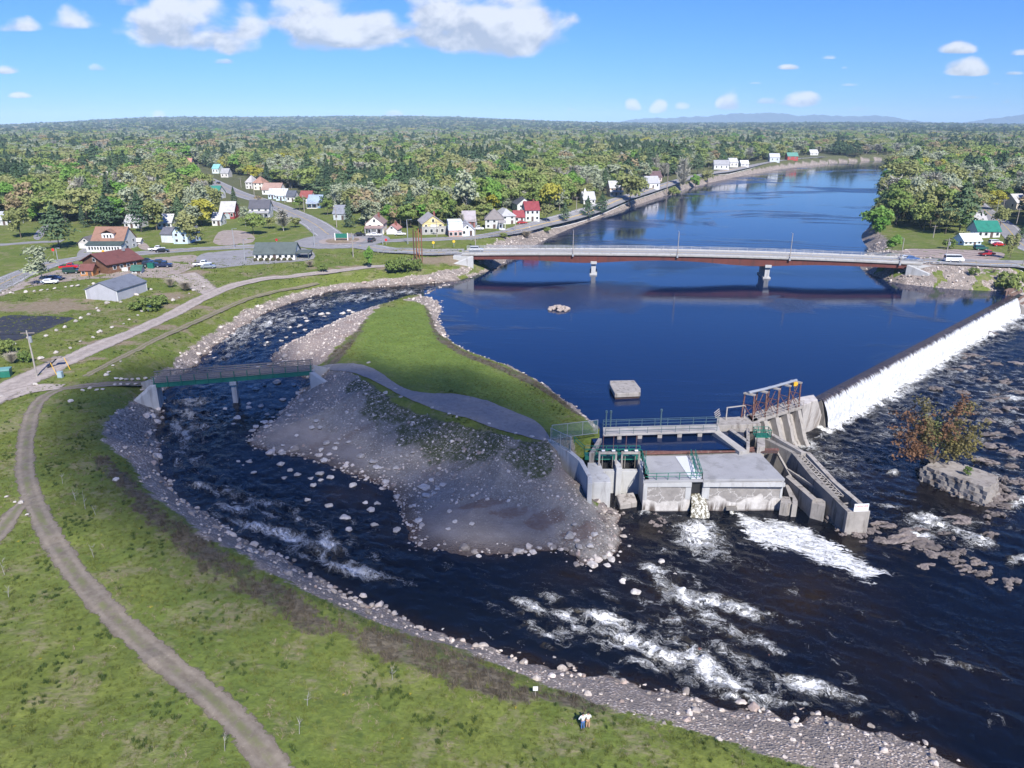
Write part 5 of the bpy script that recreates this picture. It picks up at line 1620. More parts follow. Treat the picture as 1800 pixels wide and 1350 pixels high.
def build_roads():
 RB = G(602, 424, 5.6)
 for nm, px, w in (('road', ROAD_W, 8.6), ('road', ROAD_NW, 11), ('road', ROAD_N, [8, 8, 8, 7.5, 7.5]), ('road', ROAD_BR, 9.2), ('road', ROAD_E, 9.2), ('road', ROAD_R, 8), ('road', ROAD_R2, 7.5)):
  ribbon(nm, px, w, M['asphalt'], .06 if nm else 0, step=2.0)
  if px is not ROAD_R2:
   ribbon('road_marking', px, .22, M['line_yellow'], .085, step=2.0, off=.16)
  ribbon('road_marking', px, .18, M['line_white'], .085, step=2.0, off=(w if np.ndim(w) == 0 else 7.6) / 2 - .9)
  ribbon('road_marking', px, .18, M['line_white'], .085, step=2.0, off=-((w if np.ndim(w) == 0 else 7.6) / 2 - .9))
 patch('roundabout', None, M['asphalt'], .10, world=disc(RB, 17.5))
 patch('roundabout_apron', None, simple('apron_brick', (.30, .25, .22), .9, var=.15), .14, world=disc(RB, 8.6))
 patch('roundabout_island', None, simple('island_mulch', (.22, .16, .11), .9, var=.3, grime=(.09, .12, .04)), .2, world=disc(RB, 6.2))
 patch('parking_lot', [(344, 447), (400, 441), (450, 437.5), (536, 434.5), (558, 449), (546, 459), (476, 464), (421, 467), (366, 474), (346, 468)], M['asphalt'], .07)
 patch('gravel_lot', [(-10, 524), (-10, 512), (60, 487), (120, 470), (180, 459), (250, 455), (310, 450), (346, 447), (350, 460), (342, 470), (322, 478), (300, 489), (262, 488), (190, 489), (120, 494), (60, 503), (20, 514)], M['gravel_lot'], .045)
 patch('gravel_lot', [(388, 404), (430, 405), (452, 418), (440, 430), (372, 432), (378, 415)], M['gravel_lot'], .05)
 patch('gravel_lot', [(234, 425), (252, 424), (268, 438), (250, 441)], M['gravel_lot'], .05)
 patch('asphalt_pad', [(-8, 555), (60, 555), (136, 558), (122, 564), (25, 603), (-8, 600)], M['asphalt_new'], .06)
 ribbon('gravel_road', [(-40, 712), (0, 690), (50, 666), (100, 641), (160, 615), (220, 590), (270, 568), (320, 543), (365, 520), (400, 505), (440, 494), (500, 487), (560, 480), (620, 473), (660, 468), (705, 468)], [9, 6.5, 5.2, 5, 5, 4.5, 4], ROADG, .06)
 ribbon('gravel_road', [(372, 516), (352, 503), (335, 492), (318, 482)], [6, 9, 11], ROADG, .055)
 ribbon('gravel_road', [(0, 700), (30, 690), (70, 682), (110, 680)], [6, 5, 3.4], ROADG, .07)
 ribbon('grass_track', [(150, 662), (200, 635), (300, 585), (400, 537), (480, 511), (560, 498)], 2.0, TRACK, .05)
 ribbon('footpath', [(272, 676), (235, 677), (190, 678), (140, 679), (105, 684), (76, 697), (55, 725), (46, 770), (43, 820), (50, 862), (68, 903), (100, 962), (150, 1034), (220, 1104), (290, 1164), (358, 1214), (420, 1272), (470, 1330), (505, 1390), (540, 1470), (575, 1580)], [2.8, 2.7, 2.7, 2.8, 2.8, 2.8, 2.8, 2.8, 2.9], DIRT, .05, step=.8)
 ribbon('footpath', [(58, 868), (38, 885), (15, 915), (-20, 960)], [1.8, 2.6, 2.8], DIRT, .045, step=.8)
 patch('footpath', [(550, 651), (552, 645), (575, 642), (612, 641), (650, 645), (668, 655), (692, 674), (722, 689), (762, 694), (810, 694), (850, 703), (900, 723), (938, 737), (958, 757), (968, 772), (962, 777), (935, 772), (890, 760), (845, 745), (800, 730), (750, 716), (700, 694), (668, 676), (636, 661), (600, 653), (570, 652)], M['path_grey'], .13, cuts=7, fine=1.0)
 patch('driveway', [(55, 418), (70, 400), (86, 391), (92, 394), (82, 406), (70, 424)], M['asphalt'], .05)
 ribbon('road', [(-20, 431), (20, 429), (58, 426), (110, 424)], 6, M['asphalt'], .06)
 patch('driveway', [(132, 455), (140, 437), (163, 437), (160, 452)], M['asphalt'], .05)
 patch('gravel_lot', [(1584, 437), (1660, 438), (1768, 442), (1764, 454), (1752, 458), (1690, 456), (1624, 453), (1584, 447)], simple('pinkish_gravel', (.30, .24, .21), .95, var=.2, grime=(.22, .19, .17)), .05)
 patch('gravel_lot', [(1636, 334), (1664, 326), (1672, 332), (1652, 345), (1636, 345)], M['gravel_lot'], .1)
 patch('driveway', [(900, 398), (920, 392), (950, 394), (940, 402), (905, 406)], M['gravel_lot'], .05)
 patch('driveway', [(1068, 352), (1090, 346), (1110, 348), (1085, 362), (1066, 362)], M['gravel_lot'], .08)
# ------------------------------------------------------------------ houses
_mc = {}
def siding(c):
 k = ('s',) + tuple(c)
 if k not in _mc:
  _mc[k] = simple('clapboard', c, .75, var=.10, scale=.6, grime=tuple(x * .8 for x in c), streak=True)
 return _mc[k]
def shingle(c):
 k = ('r',) + tuple(c)
 if k not in _mc:
  _mc[k] = simple('roofing', c, .85, var=.16, scale=.7, grime=tuple(x * .75 for x in c))
 return _mc[k]
def mat_glass():
 m, nt, b = new_mat('window_glass')
 b.inputs['Base Color'].default_value = (.025, .03, .035, 1)
 b.inputs['Roughness'].default_value = .12
 return m
GLASS = mat_glass()
def roof_mesh(x0, x1, y0, y1, z, ridge, rise, ov=.35, th=.18, hip=False):
 mb = MB()
 x0 -= ov; x1 += ov; y0 -= ov; y1 += ov
 if ridge == 'x':
  k = (y1 - y0) / 2; zd = -ov * rise / (k - ov)
  i = k if hip else 0
  r0, r1 = (x0 + min(i, (x1 - x0) / 2.02), (y0 + y1) / 2, z + rise), (x1 - min(i, (x1 - x0) / 2.02), (y0 + y1) / 2, z + rise)
  a, b_, c, d = (x0, y0, z + zd), (x1, y0, z + zd), (x1, y1, z + zd), (x0, y1, z + zd)
  T = [a, b_, c, d, r0, r1]
  F = [(0, 1, 5, 4), (2, 3, 4, 5), (1, 2, 5), (3, 0, 4)]
 else:
  k = (x1 - x0) / 2; zd = -ov * rise / (k - ov)
  i = k if hip else 0
  r0, r1 = ((x0 + x1) / 2, y0 + i, z + rise), ((x0 + x1) / 2, y1 - i, z + rise)
  a, b_, c, d = (x0, y0, z + zd), (x1, y0, z + zd), (x1, y1, z + zd), (x0, y1, z + zd)
  T = [a, b_, c, d, r0, r1]
  F = [(1, 2, 5, 4), (3, 0, 4, 5), (0, 1, 4), (2, 3, 5)]
 mb.v = T + [(p[0], p[1], p[2] + th) for p in T]
 n = 6
 if not hip:
  F2 = F[:2]
  mb.f = [tuple(i + n for i in f) for f in F2] + [f[::-1] for f in F2]
  ed = [(a_, b__) for f in F2 for a_, b__ in zip(f, f[1:] + f[:1])]
  ed = [e for e in ed if (e[1], e[0]) not in ed]
  mb.f += [(e[0], e[1], e[1] + n, e[0] + n) for e in ed]
 else:
  mb.f = [tuple(i + n for i in f) for f in F] + [(3, 2, 1, 0)] + [(i, (i + 1) % 4, (i + 1) % 4 + n, i + n) for i in range(4)]
 return mb
def body_mesh(x0, x1, y0, y1, z0, z1, ridge=None, rise=0):
 mb = MB().box(x0, y0, z0, x1, y1, z1)
 if ridge == 'x':
  m_ = (y0 + y1) / 2
  for x in (x0, x1):
   pass
  mb.add([(x0, y0, z1), (x0, y1, z1), (x0, m_, z1 + rise), (x1, y0, z1), (x1, y1, z1), (x1, m_, z1 + rise)], [(0, 2, 1), (3, 4, 5), (0, 3, 5, 2), (1, 2, 5, 4)])
 elif ridge == 'y':
  m_ = (x0 + x1) / 2
  mb.add([(x0, y0, z1), (x1, y0, z1), (m_, y0, z1 + rise), (x0, y1, z1), (x1, y1, z1), (m_, y1, z1 + rise)], [(0, 1, 2), (3, 5, 4), (0, 2, 5, 3), (1, 4, 5, 2)])
 return mb
TRIM = siding((.70, .70, .68))
def window(t, x, y, z, w=.9, h=1.3, face='f', trim=None):
 fr = MB()
 e = .12
 if face == 'f':
  fr.box(x - w / 2 - e, y - .06, z - e, x + w / 2 + e, y + .04, z + h + e)
  g = MB().box(x - w / 2, y - .085, z, x + w / 2, y - .061, z + h)
 else:
  s = 1 if face == 'r' else -1
  xs = sorted((y - .04 * s, y + .06 * s))
  fr.box(xs[0], x - w / 2 - e, z - e, xs[1], x + w / 2 + e, z + h + e)
  xs = sorted((y + .061 * s, y + .085 * s))
  g = MB().box(xs[0], x - w / 2, z, xs[1], x + w / 2, z + h)
 f = fr.build('window', trim or TRIM, t)
 g.build('pane', GLASS, f)
def house(label, px, py, wpx, hpx, wall, roof, ridge='x', deg=0, dep=7.5, risek=.42, floors=1, cols=3, porch=None, chimney=False, cat='house', name='house', hip=False, door=True, wing=None, dz=0, side=True, far=False):
 """px,py: middle of the front wall's foot in the photo; wpx, hpx: its width and wall height there"""
 x, y, z = on_ground(px, py)
 k = math.hypot(*[a - b_ for a, b_ in zip(G(px + 1, py, z), G(px, py, z))])
 w, h = wpx * k, hpx * k * 1.03
 t = thing(name, label, cat, (x, y, z + dz), R(deg))
 span = dep if ridge == 'x' else w
 rise = span / 2 * risek * 2 * .9
 wm, rm = siding(wall), shingle(roof)
 body_mesh(-w / 2, w / 2, 0, dep, -1.0, h, None if hip else ridge, rise).build('wall', wm, t)
 rf = roof_mesh(-w / 2, w / 2, 0, dep, h + .02, ridge, rise, hip=hip).build('roof', rm, t)
 fh = h / floors
 if not far:
  for fl in range(floors):
   for c in range(cols):
    xx = -w / 2 + w * (c + .5) / cols
    if door and fl == 0 and c == cols // 2:
     MB().box(xx - .5, -.07, 0.1, xx + .5, .03, min(2.1, fh - .2)).build('door', shingle((.10, .07, .06)), t)
     continue
    window(t, xx, 0, fl * fh + fh * .36, min(.95, w / cols * .5), fh * .42)
   if side:
    for c in range(2):
     window(t, dep * (c + .5) / 2, w / 2, fl * fh + fh * .36, .9, fh * .42, 'r')
     window(t, dep * (c + .5) / 2, -w / 2, fl * fh + fh * .36, .9, fh * .42, 'l')
  if ridge == 'y' and not hip and rise > 1.6:
   window(t, 0, 0, h + rise * .2, .8, min(1.1, rise * .4))
 else:
  for c in range(cols):
   window(t, -w / 2 + w * (c + .5) / cols, 0, h * .35, .9, h * .4)
 if chimney:
  MB().box(w * .12, dep * .5 - .35, h + rise * .3, w * .12 + .7, dep * .5 + .35, h + rise + 1.0).build('chimney', shingle((.20, .075, .055)), rf)
 if porch:
  x0, x1, d, ph, pc = porch
  x0 *= w; x1 *= w
  p = MB()
  n = max(2, int((x1 - x0) / 2))
  for i in range(n + 1):
   q = x0 + .1 + (x1 - x0 - .2) * i / n
   p.box(q - .09, -d, 0, q + .09, -d + .18, ph)
  p.box(x0, -d, -.8, x1, -.02, .25)
  p.build('porch', TRIM, t)
  MB().add([(x0 - .2, -d - .25, ph), (x1 + .2, -d - .25, ph), (x1 + .2, -.01, ph + .75), (x0 - .2, -.01, ph + .75), (x0 - .2, -d - .25, ph + .16), (x1 + .2, -d - .25, ph + .16), (x1 + .2, -.01, ph + .9), (x0 - .2, -.01, ph + .9)],
     [(3, 2, 1, 0), (4, 5, 6, 7), (0, 1, 5, 4), (1, 2, 6, 5), (2, 3, 7, 6), (3, 0, 4, 7)]).build('porch_roof', shingle(pc), t)
 if wing:
  x0, x1, y0, y1, wh, wr, rr, col = wing
  body_mesh(x0, x1, y0, y1, -1, wh, wr, rr).build('wing', siding(col), t)
  roof_mesh(x0, x1, y0, y1, wh + .02, wr, rr).build('wing_roof', rm, t)
 return t, w, h, rise
WHITE = (.60, .60, .58); GREYR = (.115, .115, .125); BROWNR = (.19, .115, .085)
def build_houses():
 # the big white house with dormer and glazed porch
 t, w, h, r = house('big white house with brown roof, wide dormer and long glazed porch beside the main road', 192, 440.5, 55, 17, WHITE, (.24, .135, .095), dep=9, floors=2, cols=5, risek=.5, door=False)
 MB().box(-w / 2 - .6, -3.2, -.8, w / 2 + .6, -.03, 2.3).build('porch', siding(WHITE), t)
 MB().add([(-w / 2 - .9, -3.5, 2.3), (w / 2 + .9, -3.5, 2.3), (w / 2 + .9, 0, 3.2), (-w / 2 - .9, 0, 3.2), (-w / 2 - .9, -3.5, 2.5), (w / 2 + .9, -3.5, 2.5), (w / 2 + .9, 0, 3.4), (-w / 2 - .9, 0, 3.4)], [(3, 2, 1, 0), (4, 5, 6, 7), (0, 1, 5, 4), (1, 2, 6, 5), (2, 3, 7, 6), (3, 0, 4, 7)]).build('porch_roof', shingle((.05, .075, .07)), t)
 for i in range(11):
  window(t, -w / 2 + w * (i + .5) / 11, -3.2, .8, .55, 1.0)
 MB().box(-2.1, .6, h - .2, 2.1, 4.0, h + 2.4).build('dormer', siding(WHITE), t)
 roof_mesh(-2.1, 2.1, .6, 4.2, h + 2.4, 'y', 1.1, .3).build('dormer_roof', shingle((.24, .135, .095)), t)
 for i in (-1, 0, 1):
  window(t, i * 1.1, .6, h + .9, .5, 1.0)
 t, w, h, r = house('small grey gable garage with white doors beside the big white house', 151, 437, 24, 10, (.45, .43, .40), (.13, .12, .12), 'y', dep=7, cols=2, door=False, cat='garage', name='garage', side=False)
 MB().box(-w / 2 + .5, -.09, .05, w / 2 - .5, -.065, h * .75).build('garage_door', siding(WHITE), t)
 house('tall pale blue wooden house with steep gable facing the road and dark roof', 318, 428.5, 27, 19, (.50, .60, .68), (.12, .12, .14), 'y', deg=-8, dep=9, floors=2, cols=2, risek=.62, chimney=True, door=False, wing=(-8.5, -2.6, 1.5, 7.5, 3.2, 'x', 2.0, (.52, .55, .56)), porch=None)
 house('tiny white shed on the lawn beside the big white house', 241, 430, 12, 5.5, WHITE, (.55, .52, .5), 'x', dep=2.4, cols=1, cat='shed', name='shed', door=False, side=False)
 # brown log hall
 c, l, rr = [on_ground(*p) for p in ((191, 482), (145, 479), (250, 470))]
 ax = math.atan2(rr[1] - c[1], rr[0] - c[0])
 Lh = math.hypot(rr[0] - c[0], rr[1] - c[1]) * 1.0
 Wh = 12.0
 t = thing('log_building', 'long brown log building with reddish brown metal roof in the gravel lot', 'building', (c[0], c[1], min(c[2], l[2])), ax)
 log = simple('log_wall', (.165, .085, .05), .8, var=.25, scale=1.4, grime=(.10, .05, .032))
 body_mesh(0, Lh, 0, Wh, -1, 3.0, 'x', 2.5).build('wall', log, t)
 roof_mesh(0, Lh, 0, Wh, 3.02, 'x', 2.5, .7).build('roof', shingle((.135, .052, .046)), t)
 for i in range(4):
  window(t, Lh * (.2 + .2 * i), 0, 1.2, .9, .9)
 window(t, Wh * .5, 0, 3.3, 1.2, .9, 'l')
 MB().box(Lh * .78, Wh * .5 - 1.6, 5.3, Lh * .84, Wh * .5 - .9, 6.1).build('vent', M['galv'], t)
 MB().box(Lh * .38, -1.2, 0, Lh * .5, -.1, 1.2).build('tank', M['white_paint'], t)
 house('small bright orange wooden entry hut at the end of the log building', 153, 485, 21, 10, (.44, .20, .07), (.15, .06, .05), 'x', deg=4, dep=3.6, cols=2, cat='hut', name='entry_hut', side=False)
 # grey metal building
 c, l, rr = [on_ground(*p) for p in ((208, 530), (170, 530), (259, 511))]
 ax = math.atan2(rr[1] - c[1], rr[0] - c[0])
 Lh = math.hypot(rr[0] - c[0], rr[1] - c[1])
 Wh = 9.0
 t = thing('metal_building', 'light grey windowless metal building with dark grey roof on the lawn', 'building', (c[0], c[1], c[2] - .1), ax)
 body_mesh(0, Lh, 0, Wh, -.5, 2.9, 'x', 1.9).build('wall', siding((.40, .40, .43)), t)
 roof_mesh(0, Lh, 0, Wh, 2.92, 'x', 1.9, .25).build('roof', shingle((.135, .15, .185)), t)
 MB().box(-.05, -.05, -.4, .12, .12, 2.9).box(Lh - .12, -.05, -.4, Lh + .05, .12, 2.9).box(-.05, Wh - .12, -.4, .12, Wh + .05, 2.9).build('corner_trim', TRIM, t)
 house('tiny pale shed with green roof beside the log building', 240, 481, 16, 6, (.5, .52, .5), (.04, .12, .09), 'x', deg=6, dep=3, cols=2, cat='shed', name='shed', side=False)
 t, w, h, r = house('long low white restaurant with dark green grey roof in the paved car park', 483, 457, 70, 10.5, (.72, .71, .66), (.085, .105, .10), 'x', deg=4, dep=9, cols=7, floors=1, risek=.36)
 MB().box(w / 2 - .1, 1, h - .2, w / 2 + 4.6, 7, h + .15).box(w / 2 + 4.0, 1.2, -.4, w / 2 + 4.3, 1.5, h - .2).box(w / 2 + 4.0, 6.4, -.4, w / 2 + 4.3, 6.7, h - .2).build('canopy', shingle((.085, .105, .10)), t)
 b = MB()
 r_ = np.random.default_rng(5)
 for i in range(7):
  a = -w / 2 + w * (i + .3) / 7
  b.add(*blob(a, -1.0, .3, .7, r_))
 b.build('shrub_border', simple('clipped_shrub', (.05, .05, .02), .9, var=.4, scale=3), t)
 D = [
  ('white two storey house with dark grey roof and porch beside the road into the trees', 457, 384, 34, 17, WHITE, (.09, .09, .105), 'x', 5, 8, 2, 3, (-.5, .5, 2.4, 2.6, (.3, .3, .3))),
  ('red barn with light grey roof half hidden by the yellow green tree', 400, 385, 24, 12, (.25, .035, .035), (.42, .41, .40), 'x', 5, 10, 1, 3, None),
  ('white house with bright green roof left of the road into the trees', 371, 350, 28, 10, WHITE, (.03, .19, .14), 'x', -6, 9, 1, 3, None),
  ('white house with grey roof farthest up the left side of the straight road', 354, 333, 16, 8, WHITE, (.34, .33, .32), 'x', -6, 9, 1, 2, None),
  ('cream house with orange hipped roof on the right of the straight road', 454, 334, 17, 12, (.70, .66, .56), (.33, .185, .135), 'x', -8, 9, 2, 2, None),
  ('pale house with flat grey roof beside the orange hipped roof', 438, 332, 12, 11, (.66, .65, .62), (.40, .38, .37), 'x', -8, 10, 2, 2, None),
  ('long low white house with faded orange roof on the right of the straight road', 477, 342, 33, 8, (.68, .69, .68), (.33, .22, .18), 'x', -6, 9, 1, 4, None),
  ('pale blue cottage with white porch, left one of the blue pair by the straight road', 479, 350, 15, 8, (.50, .62, .70), (.50, .52, .52), 'x', -6, 7, 1, 3, None),
  ('pale blue cottage nearer the roundabout of the blue pair by the straight road', 494, 353, 18, 9, (.52, .65, .72), (.55, .57, .58), 'x', -6, 8, 1, 3, None),
  ('white gabled cottage with dark grey roof next to the blue pair', 511, 355, 15, 9, WHITE, (.09, .10, .12), 'x', -5, 7, 1, 2, None),
  ('white cottage with bright red roof by the straight road', 537, 357, 20, 9, WHITE, (.24, .07, .06), 'x', -5, 8, 1, 2, None),
  ('blue house with blue grey metal roof among trees by the straight road', 553, 366, 24, 10, (.15, .26, .40), (.26, .33, .43), 'x', -4, 8, 1, 3, (-.5, .3, 2.2, 2.3, (.3, .35, .42))),
  ('grey gabled house with slate roof beside the dark red-topped spruce', 597, 387, 22, 11, (.42, .46, .48), (.20, .21, .24), 'x', -4, 8, 1, 2, None),
  ('cream farmhouse with front gable and mauve brown roof facing the roundabout', 659, 412, 31, 18, (.70, .65, .54), (.235, .165, .15), 'y', 0, 9, 2, 2, (-.5, .5, 2.0, 2.5, (.24, .17, .16))),
  ('small white garage with pinkish red roof beside the cream farmhouse', 689, 412, 19, 8, WHITE, (.38, .19, .165), 'y', -4, 8, 1, 1, None),
  ('grey house with hipped brownish roof and small porch by the river road', 869, 402, 32, 16, (.50, .50, .48), (.20, .18, .17), 'x', 2, 9, 2, 3, (.25, .6, 2.5, 2.6, (.3, .28, .27))),
  ('white house with pale grey roof between the grey hipped house and the red roof', 894, 394, 26, 14, WHITE, (.36, .36, .36), 'y', 20, 11, 2, 2, None),
  ('tall white house with dark red roof beside the river road', 936, 389, 25, 19, WHITE, (.23, .045, .05), 'x', 10, 8, 2, 3, None),
  ('low white red roofed wing house in front of the tall red roof', 913, 391, 18, 9, WHITE, (.24, .05, .055), 'x', 10, 6, 1, 2, None),
  ('white house with dark slate roof behind the red roofed house', 922, 373, 26, 13, WHITE, (.085, .09, .10), 'y', 12, 12, 2, 2, None),
  ('white chapel with small steeple among trees by the upper river road', 1036, 359, 21, 8, WHITE, (.42, .42, .42), 'x', 8, 9, 1, 3, None),
  ('peach coloured two storey house with grey roof near the river road bend', 1083, 345, 23, 14, (.70, .50, .34), (.42, .42, .42), 'x', 6, 9, 2, 3, (-.5, .5, 2, 2.6, (.45, .45, .45))),
  ('grey roofed white house behind the riverside trees upstream', 1148, 331, 24, 9, (.6, .6, .6), (.36, .36, .38), 'x', 12, 10, 1, 3, None),
  ('house with dark red brown roof upstream behind the grey roof', 1154, 319, 20, 7, (.5, .4, .37), (.12, .075, .08), 'x', 12, 10, 1, 3, None),
 ]
 for (lb, px, py, wp, hp, wc, rc, ri, dg, dp, fl, co, po) in D:
  hp_ = 'hipped' in lb
  t, w, h, r = house(lb, px, py, wp, hp, wc, rc, ri, dg, dp, .45, fl, co, po, chimney=('farmhouse' in lb or 'tall white' in lb), hip=hp_, cat='garage' if 'garage' in lb else 'barn' if 'barn' in lb else 'house', name='garage' if 'garage' in lb else 'barn' if 'barn' in lb else 'house', door='garage' not in lb and 'barn' not in lb)
  if 'chapel' in lb:
   MB().box(-w / 2, 1, 0, -w / 2 + 2.0, 3.0, h + 2.6).add([(-w / 2 - .2, .8, h + 2.6), (-w / 2 + 2.2, .8, h + 2.6), (-w / 2 + 2.2, 3.2, h + 2.6), (-w / 2 - .2, 3.2, h + 2.6), (-w / 2 + 1.0, 2.0, h + 6)], [(0, 1, 4), (1, 2, 4), (2, 3, 4), (3, 0, 4), (3, 2, 1, 0)]).build('steeple', siding(WHITE), t)
  if 'garage' in lb:
   MB().box(-w / 2 + .6, -.09, .05, w / 2 - .6, -.065, h * .8).build('garage_door', siding((.62, .62, .6)), t)
  if 'barn' in lb:
   MB().box(-1.2, -.09, .05, 1.2, -.065, h * .7).build('barn_door', siding((.35, .4, .42)), t)
 # yellow gabled shop
 t, w, h, r = house('shop with bright yellow gable over a grey lower storefront by the river road', 762, 411, 38, 17, (.55, .46, .22), (.34, .32, .31), 'y', 14, 13, .40, 2, 3, None, chimney=True, cat='shop', name='shop')
 MB().box(-w / 2 - .5, -2.2, -.6, w / 2 + 1.5, -.02, 2.9).build('storefront', siding((.34, .33, .31)), t)
 for i in range(4):
  window(t, -w / 2 + w * (i + .5) / 4, -2.2, .9, 1.0, 1.2)
 MB().box(-1.3, -2.3, 2.95, 1.3, -2.2, 3.9).build('signboard', M['white_paint'], t)
 # white false-front shop with the pink base
 t, w, h, r = house('white false fronted shop over pink brick, between the yellow gable and grey house', 822, 415, 24, 11, (.66, .68, .70), (.36, .36, .38), 'y', 8, 12, .45, 1, 2, None, cat='shop', name='shop')
 MB().box(-w / 2 - 4.6, -1.2, -.6, -w / 2 + .6, 8, 2.4).build('base', siding((.46, .27, .23)), t)
 MB().box(-w / 2 - 4.7, -1.3, 2.4, -w / 2 + .7, 8.1, 5.6).build('false_front', siding((.66, .70, .72)), t)
 for i in range(3):
  window(t, -w / 2 - 3.8 + i * 1.8, -1.2, .5, 1.1, 1.2)
 house('reddish house hidden behind the false fronted shop', 825, 400, 22, 11, (.30, .10, .09), (.33, .30, .31), 'x', 6, 8, .5, 1, 2)
 # far and right-bank houses
 F_ = [
  ('white house behind the round olive tree at the left', 60, 377, 26, 9, WHITE, (.55, .55, .53), 8), ('white cottage beyond the white house at the left', 82, 366, 12, 7, WHITE, (.5, .5, .5), 4), ('pale trailer home at the far left edge behind trees', 5, 372, 16, 8, WHITE, (.55, .56, .56), 8), ('long grey roofed house cut by the left edge of the view', 4, 396, 34, 9, (.5, .5, .5), (.40, .41, .42), 8),
  ('small white far cottage beside the distant red barn', 249, 289, 11, 7, WHITE, (.5, .5, .5), 9), ('distant red barn alone among the left woods', 266, 291, 17, 9, (.30, .045, .045), (.45, .43, .42), 10), ('far grey flat building in the woods at upper left', 140, 268, 20, 3.5, (.55, .54, .52), (.5, .5, .5), 14), ('far white house in the woods at upper left', 78, 262, 14, 4, WHITE, (.5, .48, .47), 12),
  ('grey house hidden behind the pines right of the big white house', 232, 401, 26, 9, (.55, .55, .55), (.38, .38, .38), 8), ('white house behind pines and the pale blue house', 290, 402, 24, 10, WHITE, (.45, .45, .45), 8), ('white house beneath the bright yellow green tree', 381, 397, 15, 10, WHITE, (.45, .45, .46), 7),
  ('tiny far house at the end of the straight road', 331, 291, 12, 6, WHITE, (.4, .2, .15), 9), ('teal roofed far house right of the road end', 379, 305, 12, 8, (.6, .68, .68), (.20, .42, .40), 9), ('pale far house between trees right of the road end', 395, 312, 13, 7, (.6, .58, .55), (.3, .3, .3), 9),
  ('white grey-gabled house upstream on the river bend, left of a pair', 1268, 298, 26, 8, (.6, .6, .6), (.30, .30, .31), 10), ('pale tall house upstream on the river bend', 1290, 294, 15, 8, (.62, .6, .56), (.42, .42, .42), 10), ('low white house right of the river bend pair', 1309, 294, 14, 4.5, WHITE, (.6, .6, .6), 8),
  ('grey blue house far upstream behind the shore road', 1361, 289, 18, 8, (.5, .55, .58), (.45, .46, .47), 10), ('red house with green roof far upstream', 1393, 284, 19, 6.5, (.35, .06, .05), (.10, .25, .20), 10), ('farthest white house upstream before the trees close in', 1431, 273, 14, 4, WHITE, (.55, .55, .56), 10),
  ('big white house with pale grey roof among right bank trees', 1618, 334, 32, 13, WHITE, (.50, .52, .54), 13), ('white van-sized shed right of the big right bank house', 1650, 336, 12, 6, WHITE, (.6, .6, .6), 6), ('teal roofed cottage below the big right bank house', 1608, 349, 12, 7, (.6, .62, .6), (.20, .40, .38), 6),
  ('white building with bright green metal roof beside the right bank road', 1737, 418, 38, 11, WHITE, (.015, .165, .115), 9), ('pale blue low trailer in front of the green metal roof', 1709, 431, 34, 7, (.58, .68, .74), (.60, .66, .70), 6), ('small grey house behind the green metal roof', 1724, 397, 18, 8, (.5, .5, .5), (.38, .37, .37), 8), ('cream house at the right edge under trees', 1795, 369, 22, 12, (.62, .55, .45), (.42, .41, .40), 10), ('little white house between right bank trees', 1681, 371, 9, 10, WHITE, (.45, .44, .44), 8),
  ('white cottage in the gap where the right road curves', 1735, 303, 12, 6, WHITE, (.45, .45, .45), 9),
 ]
 for (lb, px, py, wp, hp, wc, rc, dp) in F_:
  house(lb, px, py, wp, hp, wc, rc, 'x', random.Random(px).uniform(-8, 12), dp, .42, 1, max(2, int(wp / 8)), far=py < 330, side=py > 330, door=py > 360)
def blob(x, y, z, r, rg):
 """an uneven ball: (verts, faces)"""
 bm = bmesh.new()
 bmesh.ops.create_icosphere(bm, subdivisions=2, radius=r)
 V = []
 for v in bm.verts:
  k = 1 + rg.uniform(-.18, .18)
  V.append((x + v.co.x * k, y + v.co.y * k, z + v.co.z * k * .9))
 F = [tuple(v.index for v in f.verts) for f in bm.faces]
 bm.free()
 return V, F
